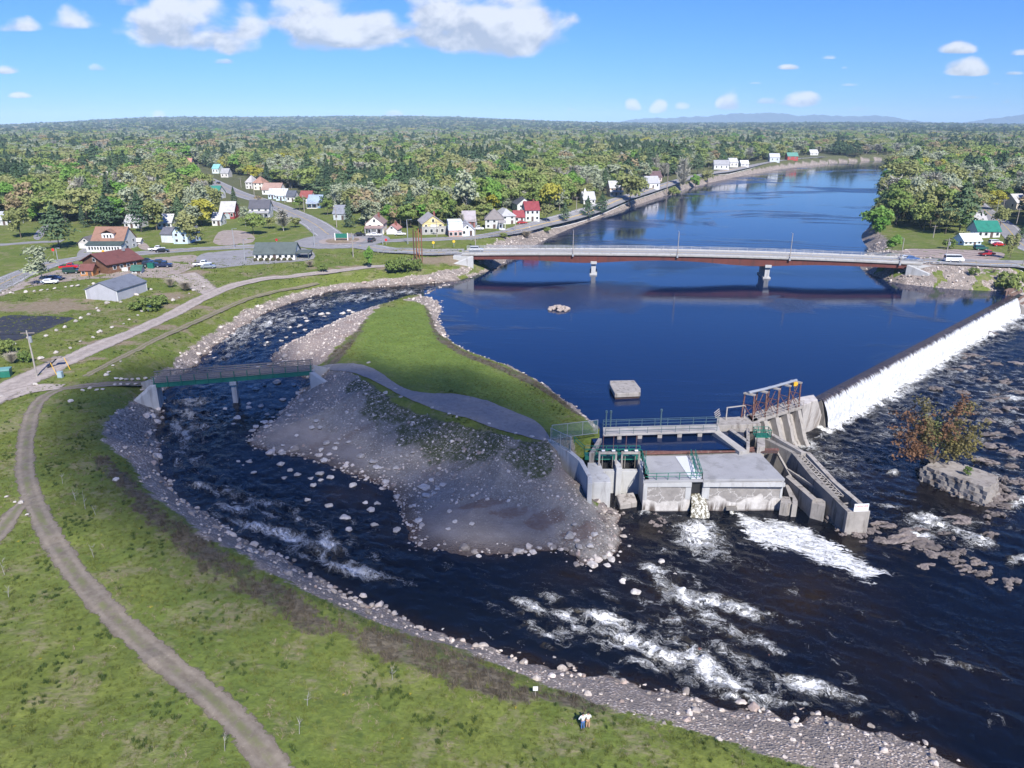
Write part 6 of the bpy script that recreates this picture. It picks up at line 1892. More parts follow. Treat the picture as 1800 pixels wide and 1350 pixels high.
# ------------------------------------------------------------------ vehicles
def car_proto(kind):
 """returns list of (part name, MB, material key, sub-parts); x is along the car"""
 if kind == 'pickup':
  prof = [(-2.65, .45), (-2.65, 1.0), (-.55, 1.02), (-.5, 1.05), (-.15, 1.78), (1.0, 1.80), (1.35, 1.1), (2.5, 1.02), (2.68, .85), (2.68, .45)]
 elif kind == 'suv':
  prof = [(-2.3, .42), (-2.35, 1.0), (-2.15, 1.72), (-1.8, 1.78), (.55, 1.76), (1.15, 1.12), (2.1, 1.02), (2.3, .82), (2.3, .42)]
 elif kind == 'van':
  prof = [(-2.9, .42), (-2.95, 1.0), (-2.9, 2.35), (-2.7, 2.42), (1.7, 2.4), (2.4, 1.45), (2.85, 1.1), (2.9, .42)]
 else:
  prof = [(-2.2, .35), (-2.25, .82), (-1.75, .95), (-1.2, 1.38), (.35, 1.40), (1.0, .95), (2.0, .82), (2.2, .65), (2.2, .35)]
 W = .9 if kind != 'car' else .85
 n = len(prof)
 body = MB()
 zt = max(p[1] for p in prof)
 def half(z):
  return W if z < .55 * zt + .2 else W * (1 - .22 * (z - .55 * zt - .2) / (.45 * zt))
 v = [(x, -half(z), z) for x, z in prof] + [(x, half(z), z) for x, z in prof]
 body.add(v, [tuple(range(n)), tuple(range(2 * n - 1, n - 1, -1))] + [(i, i + n, (i + 1) % n + n, (i + 1) % n) for i in range(n)])
 if kind == 'pickup':
  bed = MB().box(-2.55, -W + .12, 1.026, -.65, W - .12, 1.04)
 cab = [p for p in prof if p[1] > .55 * zt + .25]
 gl = MB()
 b0 = .62 * zt + .16; b1 = zt - .12
 xs = sorted(p[0] for p in prof if p[1] > zt - .12)
 a0, a1 = xs[0] + .1, xs[-1] - .05
 for s in (-1, 1):
  lo = s * (half(b0) + .012); hi = s * (half(b1) + .012)
  q = [(a0 - .1, lo, b0), (a1 + .35, lo, b0), (a1, hi, b1), (a0, hi, b1)]
  q2 = [(x, y + s * .015, z) for x, y, z in q]
  gl.add(q + q2, [(4, 5, 6, 7) if s < 0 else (7, 6, 5, 4), (0, 1, 5, 4), (1, 2, 6, 5), (2, 3, 7, 6), (3, 0, 4, 7)])
 # windscreen and rear window follow the slopes of the roofline
 j = max(range(n - 1), key=lambda i: (prof[i][1] > zt - .1) * prof[i][0])
 for (p, q, s) in ((prof[j], prof[j + 1], 1),):
  a = lerp(p, q, .12); b_ = lerp(p, q, .9)
  ha, hb = half(a[1]) - .08, half(b_[1]) - .08
  gl.add([(a[0] + .03, -ha, a[1] + .02), (a[0] + .03, ha, a[1] + .02), (b_[0] + .03, hb, b_[1] + .02), (b_[0] + .03, -hb, b_[1] + .02)], [(0, 3, 2, 1)])
 jr = min(range(1, n), key=lambda i: prof[i][0] if prof[i][1] > zt - .1 else 99)
 p, q = prof[jr], prof[jr - 1]
 a = lerp(p, q, .12); b_ = lerp(p, q, .75)
 ha, hb = half(a[1]) - .1, half(b_[1]) - .1
 gl.add([(a[0] - .03, -ha, a[1] + .02), (a[0] - .03, ha, a[1] + .02), (b_[0] - .03, hb, b_[1] + .02), (b_[0] - .03, -hb, b_[1] + .02)], [(0, 1, 2, 3)])
 wheels = []
 for x in (-.62 * 2.2, .64 * 2.2):
  for s in (-1, 1):
   wh = MB()
   rr = .36 if kind != 'car' else .32
   wh.tube([(x, s * (W - .2), rr), (x, s * (W + .02), rr)], rr, 14)
   rim = MB().tube([(x, s * (W + .021), rr), (x, s * (W + .035), rr)], rr * .6, 10)
   wheels.append((wh, rim))
 lights = []
 for s in (-1, 1):
  lights.append(('headlight', MB().box(prof[-2][0] - .12, s * W * .55 - .18, prof[-2][1] - .16, prof[-2][0] + .015, s * W * .55 + .18, prof[-2][1] - .02)))
  lights.append(('tail_light', MB().box(prof[1][0] - .02, s * W * .8 - .09, prof[1][1] - .25, prof[1][0] + .1, s * W * .8 + .09, prof[1][1] - .03)))
 return body, gl, wheels, lights, (bed if kind == 'pickup' else None)
def paint(c):
 k = ('p',) + tuple(c)
 if k not in _mc:
  m, nt, b = new_mat('car_paint')
  n = nt.noise(nt.pos(), 1.5, 3)
  kk = nt.ramp(n, .3, .7, .88, 1.06)
  nt.put(b.inputs['Base Color'], nt.mix(1.0, c, nt.comb(kk, kk, kk), 'MULTIPLY'))
  b.inputs['Roughness'].default_value = .28
  b.inputs['Coat Weight'].default_value = .5
  _mc[k] = m
 return _mc[k]
def mat_plain(nm, c, r=.6):
 if nm not in _mc:
  _mc[nm] = simple(nm, c, r, var=.1)
 return _mc[nm]
def vehicle(label, kind, px, py, deg, col, sc_=1.0, z=None, cat=None):
 if z is None:
  x, y, z = on_ground(px, py)
  z += .09
 else:
  x, y = G(px, py, z)
 nm = {'pickup': 'pickup_truck', 'suv': 'parked_suv', 'van': 'van', 'car': 'parked_car'}[kind]
 t = thing(nm, label, cat or {'pickup': 'pickup truck', 'suv': 'car', 'van': 'van', 'car': 'car'}[kind], (x, y, z), R(deg))
 t.scale = (sc_, sc_, sc_)
 body, gl, wheels, lights, bed = car_proto(kind)
 body.build('body', paint(col), t, .07)
 gl.build('windows', GLASS, t)
 if bed:
  bed.build('cargo_bed', M['black'], t)
 for wh, rim in wheels:
  w = wh.build('wheel', mat_plain('tyre_rubber', (.018, .018, .018), .85), t)
  rim.build('rim', M['galv'], w)
 for nm_, mb in lights:
  mb.build(nm_, mat_plain('lamp_glass', (.6, .6, .58), .2) if nm_ == 'headlight' else mat_plain('red_lens', (.25, .01, .01), .3), t)
 return t
def build_vehicles():
 S = (.45, .46, .47); Wt = (.75, .75, .74); Bk = (.012, .013, .016); Rd = (.45, .012, .015); Nv = (.015, .025, .065)
 V = [('bright red pickup parked at the end of the log building', 'pickup', 122, 473, 14, Rd), ('dark green car parked beside the red pickup', 'suv', 127, 481, 12, (.02, .05, .035)),
   ('white car parked under the pale tree near the left edge', 'car', 88, 499, 8, Wt), ('dark blue car half hidden under the pale tree', 'car', 95, 493, 8, Nv),
   ('black suv at the far corner of the log building', 'suv', 258, 464, 12, Bk), ('dark suv beside the green bin at the log building', 'suv', 265, 469, 14, (.02, .025, .03)), ('black car behind the navy pickup', 'car', 281, 464, 14, (.02, .025, .02)), ('navy pickup rightmost of the row beside the log building', 'pickup', 287, 470, 12, Nv),
   ('white pickup driving past the pale blue house', 'pickup', 276, 441, 8, Wt), ('black car passing the white pickup on the main road', 'car', 286, 444, 8, Bk),
   ('white pickup in the paved restaurant car park', 'pickup', 356, 468, 8, Wt), ('grey car beside the white pickup in the restaurant car park', 'car', 367, 472, 6, (.25, .28, .30)),
   ('black car leaving the roundabout by the cream farmhouse', 'car', 633, 415, -6, Bk), ('dark suv entering the roundabout', 'suv', 654, 425.5, 80, (.03, .03, .035)), ('white car parked in front of the cream farmhouse', 'car', 660, 415.5, -4, Wt), ('low white car parked right of the small garage', 'car', 704, 414, 0, Wt),
   ('silver suv starting across the highway bridge', 'suv', 838, 442, -2, S), ('red car parked below the tall red roofed house', 'car', 918, 394, 8, (.35, .02, .02)), ('white pickup between the shop and the grey house', 'pickup', 839, 405, 5, Wt),
   ('black car far up the straight road', 'car', 384, 323, 130, Bk),
   ('silver car at the east end of the bridge', 'car', 1592, 456.5, -6, S), ('blue car just behind the silver car at the bridge end', 'car', 1602, 457.5, -6, (.05, .12, .30)), ('long white van on the road east of the bridge', 'van', 1676, 461, -4, Wt),
   ('dark red pickup parked in the pinkish gravel lot', 'pickup', 1734, 450, 14, (.33, .015, .025)), ('dark green car at the grass edge of the pinkish gravel lot', 'suv', 1723, 440, 4, (.02, .09, .07)), ('white suv behind the red car near the green metal roof', 'suv', 1749, 430, 2, Wt), ('red car in front of the white suv near the green metal roof', 'car', 1755, 433, 4, (.45, .02, .02)), ('black car in the yard left of the green metal roof', 'pickup', 1712, 408, 5, Bk),
   ('grey car in the yard of the big right bank house', 'car', 1657, 332, 10, (.3, .3, .3))]
 for lb, kd, px, py, dg, c in V:
  br = 'bridge' in lb and 'road' not in lb
  if br:
   p = Vector(G(px, py, 6.9) + (0,)); s = (p - Vector((BR_A.x, BR_A.y, 0))).dot(BR_D)
   z = BR_P(s, 3, .06).z
   t = vehicle(lb, kd, px, py, dg, c, z=z)
  else:
   vehicle(lb, kd, px, py, dg, c)
# ------------------------------------------------------------------ poles, wires, small street things
def height_at(px, py_base, py_top, z):
 x, y = G(px, py_base, z)
 return CAM_H - y * math.tan(PITCH - math.atan((675 - py_top) / FOC)) - z
POLES = [(65, 663, 581, 'wood', 'pale wooden utility pole with grey transformer beside the gravel road'), (104, 470, 436, 'light', 'grey light pole at the lot entrance by the red pickup'),
   (412, 435, 402, 'light', 'grey light pole between the gravel lot and the main road'), (431, 460, 421, 'light', 'grey light pole in the restaurant car park'), (553, 434, 399, 'light', 'grey light pole on the grass left of the roundabout'),
   (621, 452, 409, 'wood', 'wooden pole with grey box below the roundabout'), (535, 373, 343, 'wood', 'orange brown utility pole by the blue house'), (592, 400, 362, 'wood', 'utility pole with crossarm by the grey gabled house'),
   (501, 357, 332, 'wood', 'brown utility pole by the blue cottages'), (447, 344, 322, 'wood', 'brown utility pole by the orange hipped roof'), (424, 330, 312, 'wood', 'brown utility pole farther up the straight road'), (350, 304, 288, 'wood', 'farthest utility pole at the end of the straight road'),
   (717, 429, 386, 'light', 'tall grey light pole right of the small garage'), (836, 442, 384, 'wood', 'tall utility pole at the west end of the highway bridge'), (673, 430, 400, 'light', 'light pole on the far side of the roundabout'), (768, 416, 388, 'wood', 'utility pole in front of the yellow gabled shop'),
   (906, 408, 380, 'wood', 'utility pole beside the river road below the red roof'), (1013, 374, 346, 'wood', 'utility pole below the white chapel'),
   (1661, 459, 419, 'wood', 'pale utility pole at the pinkish gravel lot'), (1797, 470, 430, 'wood', 'utility pole at the right edge by the road'), (1761, 378, 350, 'wood', 'utility pole with crossarm on the right bank road'), (1786, 396, 366, 'wood', 'leaning utility pole right of the green metal roof'), (1640, 418, 396, 'wood', 'short pole on the right bank lawn'),
   (1172, 338, 283, 'snag', 'tall bare dead trunk on the river bank upstream'), (1752, 372, 352, 'light', 'small light pole by the right bank road')]
BRIDGE_POLES = [(1007, 449, 405, 'tall light pole on the bridge nearest the west pier'), (1190, 451.5, 407, 'tall light pole in the middle of the bridge'), (1386, 454.5, 410, 'tall light pole on the bridge over the east pier'), (1590, 463, 419, 'tall light pole at the east end of the bridge')]
def build_poles():
 tops = {}
 for px, py, pt, kd, lb in POLES:
  x, y, z = on_ground(px, py)
  hh = height_at(px, py, pt, z)
  nm = {'wood': 'utility_pole', 'light': 'light_pole', 'snag': 'dead_trunk'}[kd]
  t = thing(nm, lb, {'wood': 'utility pole', 'light': 'light pole', 'snag': 'dead tree'}[kd], (x, y, z))
  rg = random.Random(px)
  MB().tube([(0, 0, -.6), (.05, 0, hh * .5), (rg.uniform(-.15, .15), 0, hh)], .17 if kd != 'snag' else .45, 8, .11 if kd != 'snag' else .12).build('pole', {'wood': M['pole_wood'], 'light': M['galv'], 'snag': M['wood']}[kd], t)
  if kd == 'wood':
   MB().beam((-1.2, 0, hh - .5), (1.2, .25, hh - .5), .12, .14).build('crossarm', M['wood'], t)
   if px in (65, 621, 592, 1661, 836):
    MB().tube([(.42, -.1, hh - 2.2), (.42, -.1, hh - 1.1)], .28, 10).build('transformer', M['galv'], t)
  elif kd == 'light':
   MB().tube([(0, 0, hh - .1), (.5, -.3, hh + .1), (1.4, -.8, hh + .15)], .06, 6).build('arm', M['galv'], t)
   MB().box(1.2, -1.0, hh + .02, 1.9, -.7, hh + .18).build('lamp_head', M['galv'], t)
  else:
   b = MB()
   for i in range(9):
    q = hh * (.35 + .06 * i); a = rg.uniform(0, 6.28)
    b.tube([(0, 0, q), (math.cos(a) * 1.2, math.sin(a) * 1.2, q + .5)], .06, 5, .02)
   b.build('bare_branch', M['wood'], t)
  tops[px] = Vector((x, y, z + hh))
 for px, py, pt, lb in BRIDGE_POLES:
  p = Vector(G(px, py, 6.5) + (0,))
  s = (p - Vector((BR_A.x, BR_A.y, 0))).dot(BR_D)
  q = BR_P(s, -.25, -.5)
  dep = PITCH - math.atan((675 - pt) / FOC)
  hh = CAM_H - q.y * math.tan(dep) - q.z
  t = thing('light_pole', lb, 'light pole', q)
  MB().tube([(0, 0, 0), (0, 0, hh)], .15, 8, .10).build('pole', M['pole_wood'], t)
  MB().box(-.25, -.2, -.3, .25, .3, .5).build('bracket', M['galv'], t)
  MB().tube([(0, 0, hh - .15), (0, .8, hh), (0, 1.8, hh)], .05, 6).build('arm', M['galv'], t)
  tops[px] = q + Vector((0, 0, hh))
 # wires: each span of four lines is one thing
 def wires(lb, a, b_, dz):
  w = MB()
  a = tops[a]; b_ = tops[b_]
  for k in dz:
   pts = []
   for i in range(13):
    u = i / 12
    p = a.lerp(b_, u)
    pts.append((p.x, p.y + .25 * k, p.z - .4 - k - 2.2 * 4 * u * (1 - u) * ((a - b_).length / 120)))
   w.tube(pts, .035, 4)
  tag(w.build('power_line', M['black']), lb, 'power line', 'overhead lines')
 seq = [836, 1007, 1190, 1386, 1590, 1661, 1797]
 nms = ['west pole and the first bridge pole', 'first bridge pole and the middle bridge pole', 'middle bridge pole and the third bridge pole', 'third bridge pole and the east end pole', 'east bridge end pole and the gravel lot pole', 'gravel lot pole and the right edge pole']
 for i, nm in enumerate(nms):
  wires('overhead wires sagging between the ' + nm, seq[i], seq[i + 1], (2.6, 3.3, 4.0, 4.5))
 tops[-1] = Vector(G(-80, 640, 8) + (14,))
 wires('overhead wires from the transformer pole out past the left edge', 65, -1, (.2, 1.2))
 tops[-2] = tops[65] + Vector((-30, 60, 0))
 for i, (a, b_) in enumerate(((535, 501), (501, 447), (447, 424), (424, 350), (592, 535), (717, 836))):
  wires('overhead wires along the ' + ['straight road beside the blue house', 'straight road beside the blue cottages', 'straight road beside the orange hipped roof', 'straight road toward its far end', 'straight road beside the grey gabled house', 'river road between the tall light pole and the bridge'][i], a, b_, (.2, 1.0))
def build_guardrail(label, pxs, world=None, side=0):
 P = world or [mixed(*p) for p in pxs]
 P, s = resample(smooth_line(P, 1), 2.0)
 z = height(P[:, 0], P[:, 1])
 t = thing('guard_rail', label, 'guard rail')
 a = MB(); b_ = MB()
 for i in range(len(P) - 1):
  a.beam((P[i, 0], P[i, 1], z[i] + .65), (P[i + 1, 0], P[i + 1, 1], z[i + 1] + .65), .09, .32)
  b_.beam((P[i, 0], P[i, 1], z[i] - .2), (P[i, 0], P[i, 1], z[i] + .8), .16)
 a.build('beam', M['galv'], t)
 b_.build('post_row', M['pole_wood'], t)
def build_small():
 build_guardrail('galvanised guard rail along the road from the roundabout to the bridge', [(655, 444), (683, 446), (740, 447.5), (790, 448), (815, 448)])
 build_guardrail('galvanised guard rail along the east approach road', [(1622, 464.5), (1680, 466), (1740, 469), (1800, 474)])
 build_guardrail('guard rail along the river side of the upstream road', [(828, 424), (870, 417), (905, 410), (940, 401), (970, 394)])
 x, y, z = on_ground(107, 664)
 t = thing('utility_box', 'blue grey utility box on a post beside the transformer pole', 'utility box', (x, y, z))
 MB().box(-.45, -.35, .0, .45, .35, 1.25).build('cabinet', simple('box_paint', (.24, .32, .36), .5), t, .05)
 MB().box(-.35, -.38, .2, .35, -.355, 1.1).build('door', simple('box_paint_light', (.32, .40, .43), .5), t)
 x, y, z = on_ground(10, 662)
 t = thing('dumpster', 'green waste bin with pale lid at the left edge of the gravel road', 'dumpster', (x, y, z), .3)
 MB().prism([(-1.0, -.8), (1.0, -.8), (1.0, .8), (-1.0, .8)], 0, [1.2, 1.2, 1.5, 1.5]).build('bin', M['dark_green'], t, .05)
 MB().box(-1.05, -.85, 1.3, 1.05, .85, 1.62).build('lid', simple('teal_lid', (.14, .30, .27), .5), t)
 x, y, z = on_ground(263, 546)
 t = thing('barrel', 'white barrel with green lid on the verge of the gravel road', 'barrel', (x, y, z))
 MB().tube([(0, 0, 0), (0, 0, 1.3)], .55, 12).build('drum', M['white_paint'], t)
 MB().tube([(0, 0, 1.3), (0, 0, 1.5)], .58, 12).build('lid', M['green_steel'], t)
 x, y, z = on_ground(266, 471.5)
 t = thing('garbage_bin', 'dark green bin in front of the dark suv by the log building', 'bin', (x, y, z))
 MB().prism([(-.9, -.6), (.9, -.6), (.9, .6), (-.9, .6)], 0, 1.5).build('bin', M['dark_green'], t, .05)
 MB().box(-.95, -.65, 1.5, .95, .65, 1.62).build('lid', M['green_steel'], t)
 for (px, py, lb) in ((95, 659, 'yellow guy wire guard beside the transformer pole'), (119, 650, 'second yellow guy wire guard nearer the gravel road')):
  x, y, z = on_ground(px, py)
  tag(MB().tube([(x + .5, y, z), (x - .6, y + .6, z + 2.2)], .06, 6).build('guy_guard', M['yellow']), lb, 'guy guard')
 x, y, z = on_ground(941, 1226)
 t = thing('small_sign', 'small white square sign on a thin stake in the grass near the shore', 'sign', (x, y, z))
 MB().box(-.03, -.02, -.2, .03, .02, 1.1).build('stake', M['wood'], t)
 MB().box(-.22, -.045, .8, .22, -.021, 1.25).build('board', M['white_paint'], t)
 x, y, z = on_ground(96, 646)
 t = thing('sign_frame', 'weathered slab table on a leaning post beside the transformer pole', 'table', (x, y, z), .3)
 MB().beam((-1.2, -.4, 0), (.9, .2, 2.0), .22).beam((-.9, .5, 0), (-.3, .2, 1.0), .18).build('prop', M['black'], t)
 MB().box(-.1, -.5, 1.85, 1.5, .7, 2.0).box(-1.5, -.3, .9, -.7, .6, 1.02).build('slab', M['wood'], t)
 # the planted island: sign and shrubs
 cx, cy = G(602, 424, 5.6); cz = hz(cx, cy)
 t = thing('welcome_sign', 'green board sign on white posts in the middle of the roundabout', 'sign', (cx - .3, cy, cz + .15))
 MB().box(-2.2, -.1, 1.0, 2.2, .1, 2.6).build('board', M['dark_green'], t)
 MB().box(-2.5, -.15, 0, -2.2, .15, 2.8).box(2.2, -.15, 0, 2.5, .15, 2.8).build('post_pair', M['white_paint'], t)
 # road signs
 for (px, py, c, lb) in ((95, 449, (.6, .03, .03), 'red road sign on the lawn verge near the left light pole'), (183, 452, (.75, .35, .03), 'orange road sign in front of the big white house'), (487, 431, (.35, .02, .02), 'dark red sign on a post at the restaurant entrance'), (679, 431, (.5, .03, .03), 'red stop-coloured sign right of the roundabout'), (762, 436, (.7, .45, .03), 'left yellow road sign on the strip beside the bridge road'), (798, 434, (.7, .45, .03), 'right yellow road sign on the strip beside the bridge road')):
  x, y, z = on_ground(px, py)
  t = thing('road_sign', lb, 'road sign', (x, y, z))
  MB().box(-.06, -.03, 0, .06, .03, 2.0).build('post', M['galv'], t)
  MB().tube([(0, -.05, 1.9), (0, -.03, 1.9)], .5, 8).build('plate', simple('sign_face', c, .5), t)
build_roads(); build_houses(); build_vehicles(); build_poles(); build_small()
# ------------------------------------------------------------------ foliage
def leaf_mat(name, c0, c1, tr=0.25, var=.5):
 m, nt, b = new_mat(name)
 r = nt.objrand()
 n = nt.noise(nt.pos(), .45, 4, .6)
 c = nt.mix(nt.ramp(nt.m('ADD', nt.m('MULTIPLY', r, var), nt.m('MULTIPLY', n, 1 - var)), .2, .8, 0, 1, False), c0, c1)
 b.inputs['Roughness'].default_value = .8
 b.inputs['Specular IOR Level'].default_value = .1
 nt.put(b.inputs['Base Color'], c)
 t = nt.node('ShaderNodeBsdfTranslucent')
 nt.put(t.inputs[0], c)
 mx = nt.node('ShaderNodeMixShader')
 mx.inputs[0].default_value = tr
 nt.l.new(b.outputs[0], mx.inputs[1])
 nt.l.new(t.outputs[0], mx.inputs[2])
 nt.l.new(mx.outputs[0], m.node_tree.nodes['Material Output'].inputs[0])
 return m
LM = {'round': leaf_mat('fresh_leaves', (0.186, 0.270, 0.072), (0.299, 0.360, 0.118), .35), 'bright': leaf_mat('bright_leaves', (0.141, 0.294, 0.053), (0.230, 0.374, 0.089), .35), 'olive': leaf_mat('olive_leaves', (0.247, 0.274, 0.101), (0.350, 0.360, 0.156), .35),
  'yellow': leaf_mat('yellow_green_leaves', (0.350, 0.342, 0.052), (0.464, 0.445, 0.089), .35), 'rust': leaf_mat('russet_buds', (0.306, 0.239, 0.130), (0.396, 0.327, 0.192), .3), 'pale': leaf_mat('pale_catkins', (0.300, 0.338, 0.209), (0.417, 0.453, 0.313), .3),
  'bare': leaf_mat('grey_twigs', (0.258, 0.245, 0.201), (0.375, 0.365, 0.299), .05), 'pine': leaf_mat('pine_needles', (0.067, 0.118, 0.063), (0.123, 0.178, 0.086), .15), 'spruce': leaf_mat('spruce_needles', (0.052, 0.095, 0.059), (0.101, 0.147, 0.081), .15),
  'shrub': leaf_mat('shrub_leaves', (0.141, 0.215, 0.057), (0.239, 0.278, 0.089), .3), 'twig': leaf_mat('shrub_twigs', (0.283, 0.246, 0.185), (0.417, 0.374, 0.298), .05)}
BARK = simple('bark', (.13, .105, .085), .95, var=.3, scale=2, rand=.5)
BARK_PALE = simple('pale_bark', (.30, .285, .26), .95, var=.25, scale=2, rand=.3)
def leaf_faces(P, N, S, rg, asp=.75):
 """one small quad per point, facing roughly along N"""
 n = len(P)
 N = N + rg.normal(0, .55, (n, 3))
 N /= np.linalg.norm(N, axis=1)[:, None] + 1e-9
 A = np.cross(N, rg.normal(0, 1, (n, 3)))
 A /= np.linalg.norm(A, axis=1)[:, None] + 1e-9
 B = np.cross(N, A)
 S = S[:, None] * .5
 k = rg.uniform(.5, 1.2, (4, n, 1))
 q = np.stack([P - A * S * k[0] - B * S * asp, P + A * S - B * S * asp * k[1], P + A * S * k[2] + B * S * asp, P - A * S + B * S * asp * k[3]], 1)
 V = q.reshape(-1, 3)
 F = np.arange(4 * n).reshape(-1, 4)
 return V, F
def broad_crown(rg, h, w, n, size, base=.28, lobes=16, hollow=.55, stretch=1.0):
 cz = h * (base + 1) / 2
 hz_ = h * (1 - base) / 2
 L = rg.normal(0, 1, (lobes, 3)); L /= np.linalg.norm(L, axis=1)[:, None]
 L *= rg.uniform(.35, .78, (lobes, 1))
 LR = rg.uniform(.24, .42, lobes)
 per = rg.choice(lobes, n, p=LR ** 2 / np.sum(LR ** 2))
 D = rg.normal(0, 1, (n, 3)); D /= np.linalg.norm(D, axis=1)[:, None]
 D[:, 2] = np.where((D[:, 2] < -.3), -D[:, 2] * .7, D[:, 2])
 P = L[per] + D * (LR[per] * rg.uniform(hollow, 1.08, n))[:, None]
 P = P * np.array([w / 2, w / 2, hz_ * stretch]) * 1.08 + np.array([0, 0, cz])
 return leaf_faces(P, D + np.array([0, 0, .35]), size * rg.uniform(.6, 1.35, n), rg)
def conifer_crown(rg, h, w, n, size, kind):
 t = rg.uniform(0, 1, n) ** .8
 lev = np.round(t * (13 if kind == 'spruce' else 9)) / (13 if kind == 'spruce' else 9)
 t = lev + rg.normal(0, .012, n)
 z = h * (.10 + .9 * np.clip(t, 0, 1)) if kind == 'spruce' else h * (.22 + .78 * np.clip(t, 0, 1))
 if kind == 'spruce':
  R_ = w / 2 * (1.02 - t) ** .85
 else:
  R_ = w / 2 * np.clip(1.05 - np.abs(t - .28) ** 1.3 * 1.25, .12, 1) * (1.03 - t ** 3)
 nb = 9
 ph = rg.integers(0, nb, n) * 2 * np.pi / nb + lev * 37 + rg.normal(0, .17 if kind == 'spruce' else .26, n)
 lob = 1 + .30 * np.sin(ph * 3 + lev * 23)
 u = np.sqrt(rg.uniform(.06, 1, n))
 r = R_ * u * lob
 P = np.stack([np.cos(ph) * r, np.sin(ph) * r, z - (u * w * (.12 if kind == 'spruce' else .02)) + rg.normal(0, .15, n)], 1)
 N = np.stack([np.cos(ph) * .6, np.sin(ph) * .6, np.full(n, .9)], 1)
 return leaf_faces(P, N, size * rg.uniform(.6, 1.3, n), rg, .5)
def trunk_mb(rg, h, w, limbs=5, r=.16, top=.75):
 mb = MB()
 bend = rg.normal(0, .03 * h, 2)
 mb.tube([(0, 0, -.5), (bend[0] * .3, bend[1] * .3, h * .3), (bend[0], bend[1], h * top)], r * h / 10, 6, r * h / 35)
 for i in range(limbs):
  a = rg.uniform(0, 6.28); q = h * rg.uniform(.28, .6)
  f = q / (h * top)
  x, y = bend * f
  L = w * rg.uniform(.25, .42)
  mb.tube([(x, y, q), (x + math.cos(a) * L * .5, y + math.sin(a) * L * .5, q + h * .10), (x + math.cos(a) * L, y + math.sin(a) * L, q + h * .24)], r * h / 22, 5, r * h / 70)
 return mb
def twig_crown(rg, h, w, n=150):
 """bare or hardly leafed crown: fine branches as slivers"""
 V = []; F = []
 a = rg.uniform(0, 2 * np.pi, n)
 z0 = h * rg.uniform(.2, .85, n)
 L = w * .5 * rg.uniform(.3, 1, n) * (1.15 - z0 / h * .75)
 up = rg.uniform(.3, 1.3, n)
 for i in range(n):
  s = Vector((math.cos(a[i]) * L[i] * .15, math.sin(a[i]) * L[i] * .15, z0[i]))
  e = Vector((math.cos(a[i]) * L[i], math.sin(a[i]) * L[i], min(h, z0[i] + L[i] * up[i])))
  d = (e - s).normalized()
  q = d.cross(Vector(rg.normal(0, 1, 3))).normalized() * (.05 + .008 * h)
  k = len(V)
  V += [tuple(s - q), tuple(s + q), tuple(e + q * .3), tuple(e - q * .3)]
  F.append((k, k + 1, k + 2, k + 3))
 return V, F
PROTO = {}
def make_protos():
 rg = np.random.default_rng(11)
 def put(kind, mats, crown, trunk):
  PROTO.setdefault(kind, []).append((mats, crown, trunk))
 for kind, nv in (('round', 4), ('bright', 2), ('olive', 4), ('yellow', 2), ('rust', 3)):
  for i in range(nv):
   w = rg.uniform(7.5, 9.5)
   n = {'rust': 700, 'olive': 1150}.get(kind, 1400)
   put(kind, (LM[kind], BARK), broad_crown(rg, 10, w, n, .62, base=rg.uniform(.12, .28), lobes=rg.integers(13, 22)), trunk_mb(rg, 10, w))
 for i in range(3):
  w = rg.uniform(5.5, 7)
  c = broad_crown(rg, 10, w, 900, .5, base=.15, lobes=20, hollow=.3)
  put('pale', (LM['pale'], BARK_PALE), c, trunk_mb(rg, 10, w, 7, .14))
 for i in range(3):
  w = rg.uniform(5.5, 7.5)
  c = twig_crown(rg, 10, w, 420)
  v2, f2 = broad_crown(rg, 10, w, 160, .4, base=.25, lobes=16, hollow=.2)
  k = len(c[0])
  c = (np.concatenate([np.array(c[0]), v2]), np.concatenate([np.array(c[1]), f2 + k]))
  put('bare', (LM['bare'], BARK_PALE), c, trunk_mb(rg, 10, w, 7, .14, .85))
 for i in range(3):
  put('pine', (LM['pine'], BARK), conifer_crown(rg, 10, rg.uniform(5.5, 7), 1300, .62, 'pine'), trunk_mb(rg, 10, 5, 3, .15, .92))
 for i in range(3):
  put('spruce', (LM['spruce'], BARK), conifer_crown(rg, 10, rg.uniform(3.6, 4.6), 1100, .5, 'spruce'), trunk_mb(rg, 10, 3, 0, .14, .95))
 for i in range(3):
  put('shrub', (LM['shrub'], BARK), broad_crown(rg, 10, 16, 900, 1.1, base=.0, lobes=22), trunk_mb(rg, 6, 8, 5, .2))
 for i in range(2):
  c = twig_crown(rg, 10, 20, 500)
  put('twig', (LM['twig'], BARK), c, trunk_mb(rg, 4, 8, 5, .2))
 for k, L in PROTO.items():
  for i, (mats, (cv, cf), tr) in enumerate(L):
   a = bpy.data.meshes.new('crown')
   a.from_pydata(np.asarray(cv).tolist(), [], np.asarray(cf).tolist())
   a.materials.append(mats[0])
   b_ = bpy.data.meshes.new('trunk')
   b_.from_pydata(tr.v, [], tr.f)
   b_.materials.append(mats[1])
   L[i] = (a, b_)
NAMES = {'round': 'broadleaf_tree', 'bright': 'broadleaf_tree', 'olive': 'broadleaf_tree', 'yellow': 'broadleaf_tree', 'rust': 'budding_tree', 'pale': 'poplar_tree', 'bare': 'bare_tree', 'pine': 'pine_tree', 'spruce': 'spruce_tree', 'shrub': 'shrub', 'twig': 'shrub'}
def tree(kind, x, y, z, h, wk, label, group=None, rg=random):
 a, b_ = rg.choice(PROTO[kind])
 t = thing(NAMES[kind], label, 'shrub' if kind in ('shrub', 'twig') else 'tree', (x, y, z), rg.uniform(0, 6.28), group)
 s = h / 10
 t.scale = (s * wk, s * wk, s)
 for nm, me in (('crown', a), ('trunk', b_)):
  o = bpy.data.objects.new(nm, me)
  C.objects.link(o)
  o.parent = t
 return t
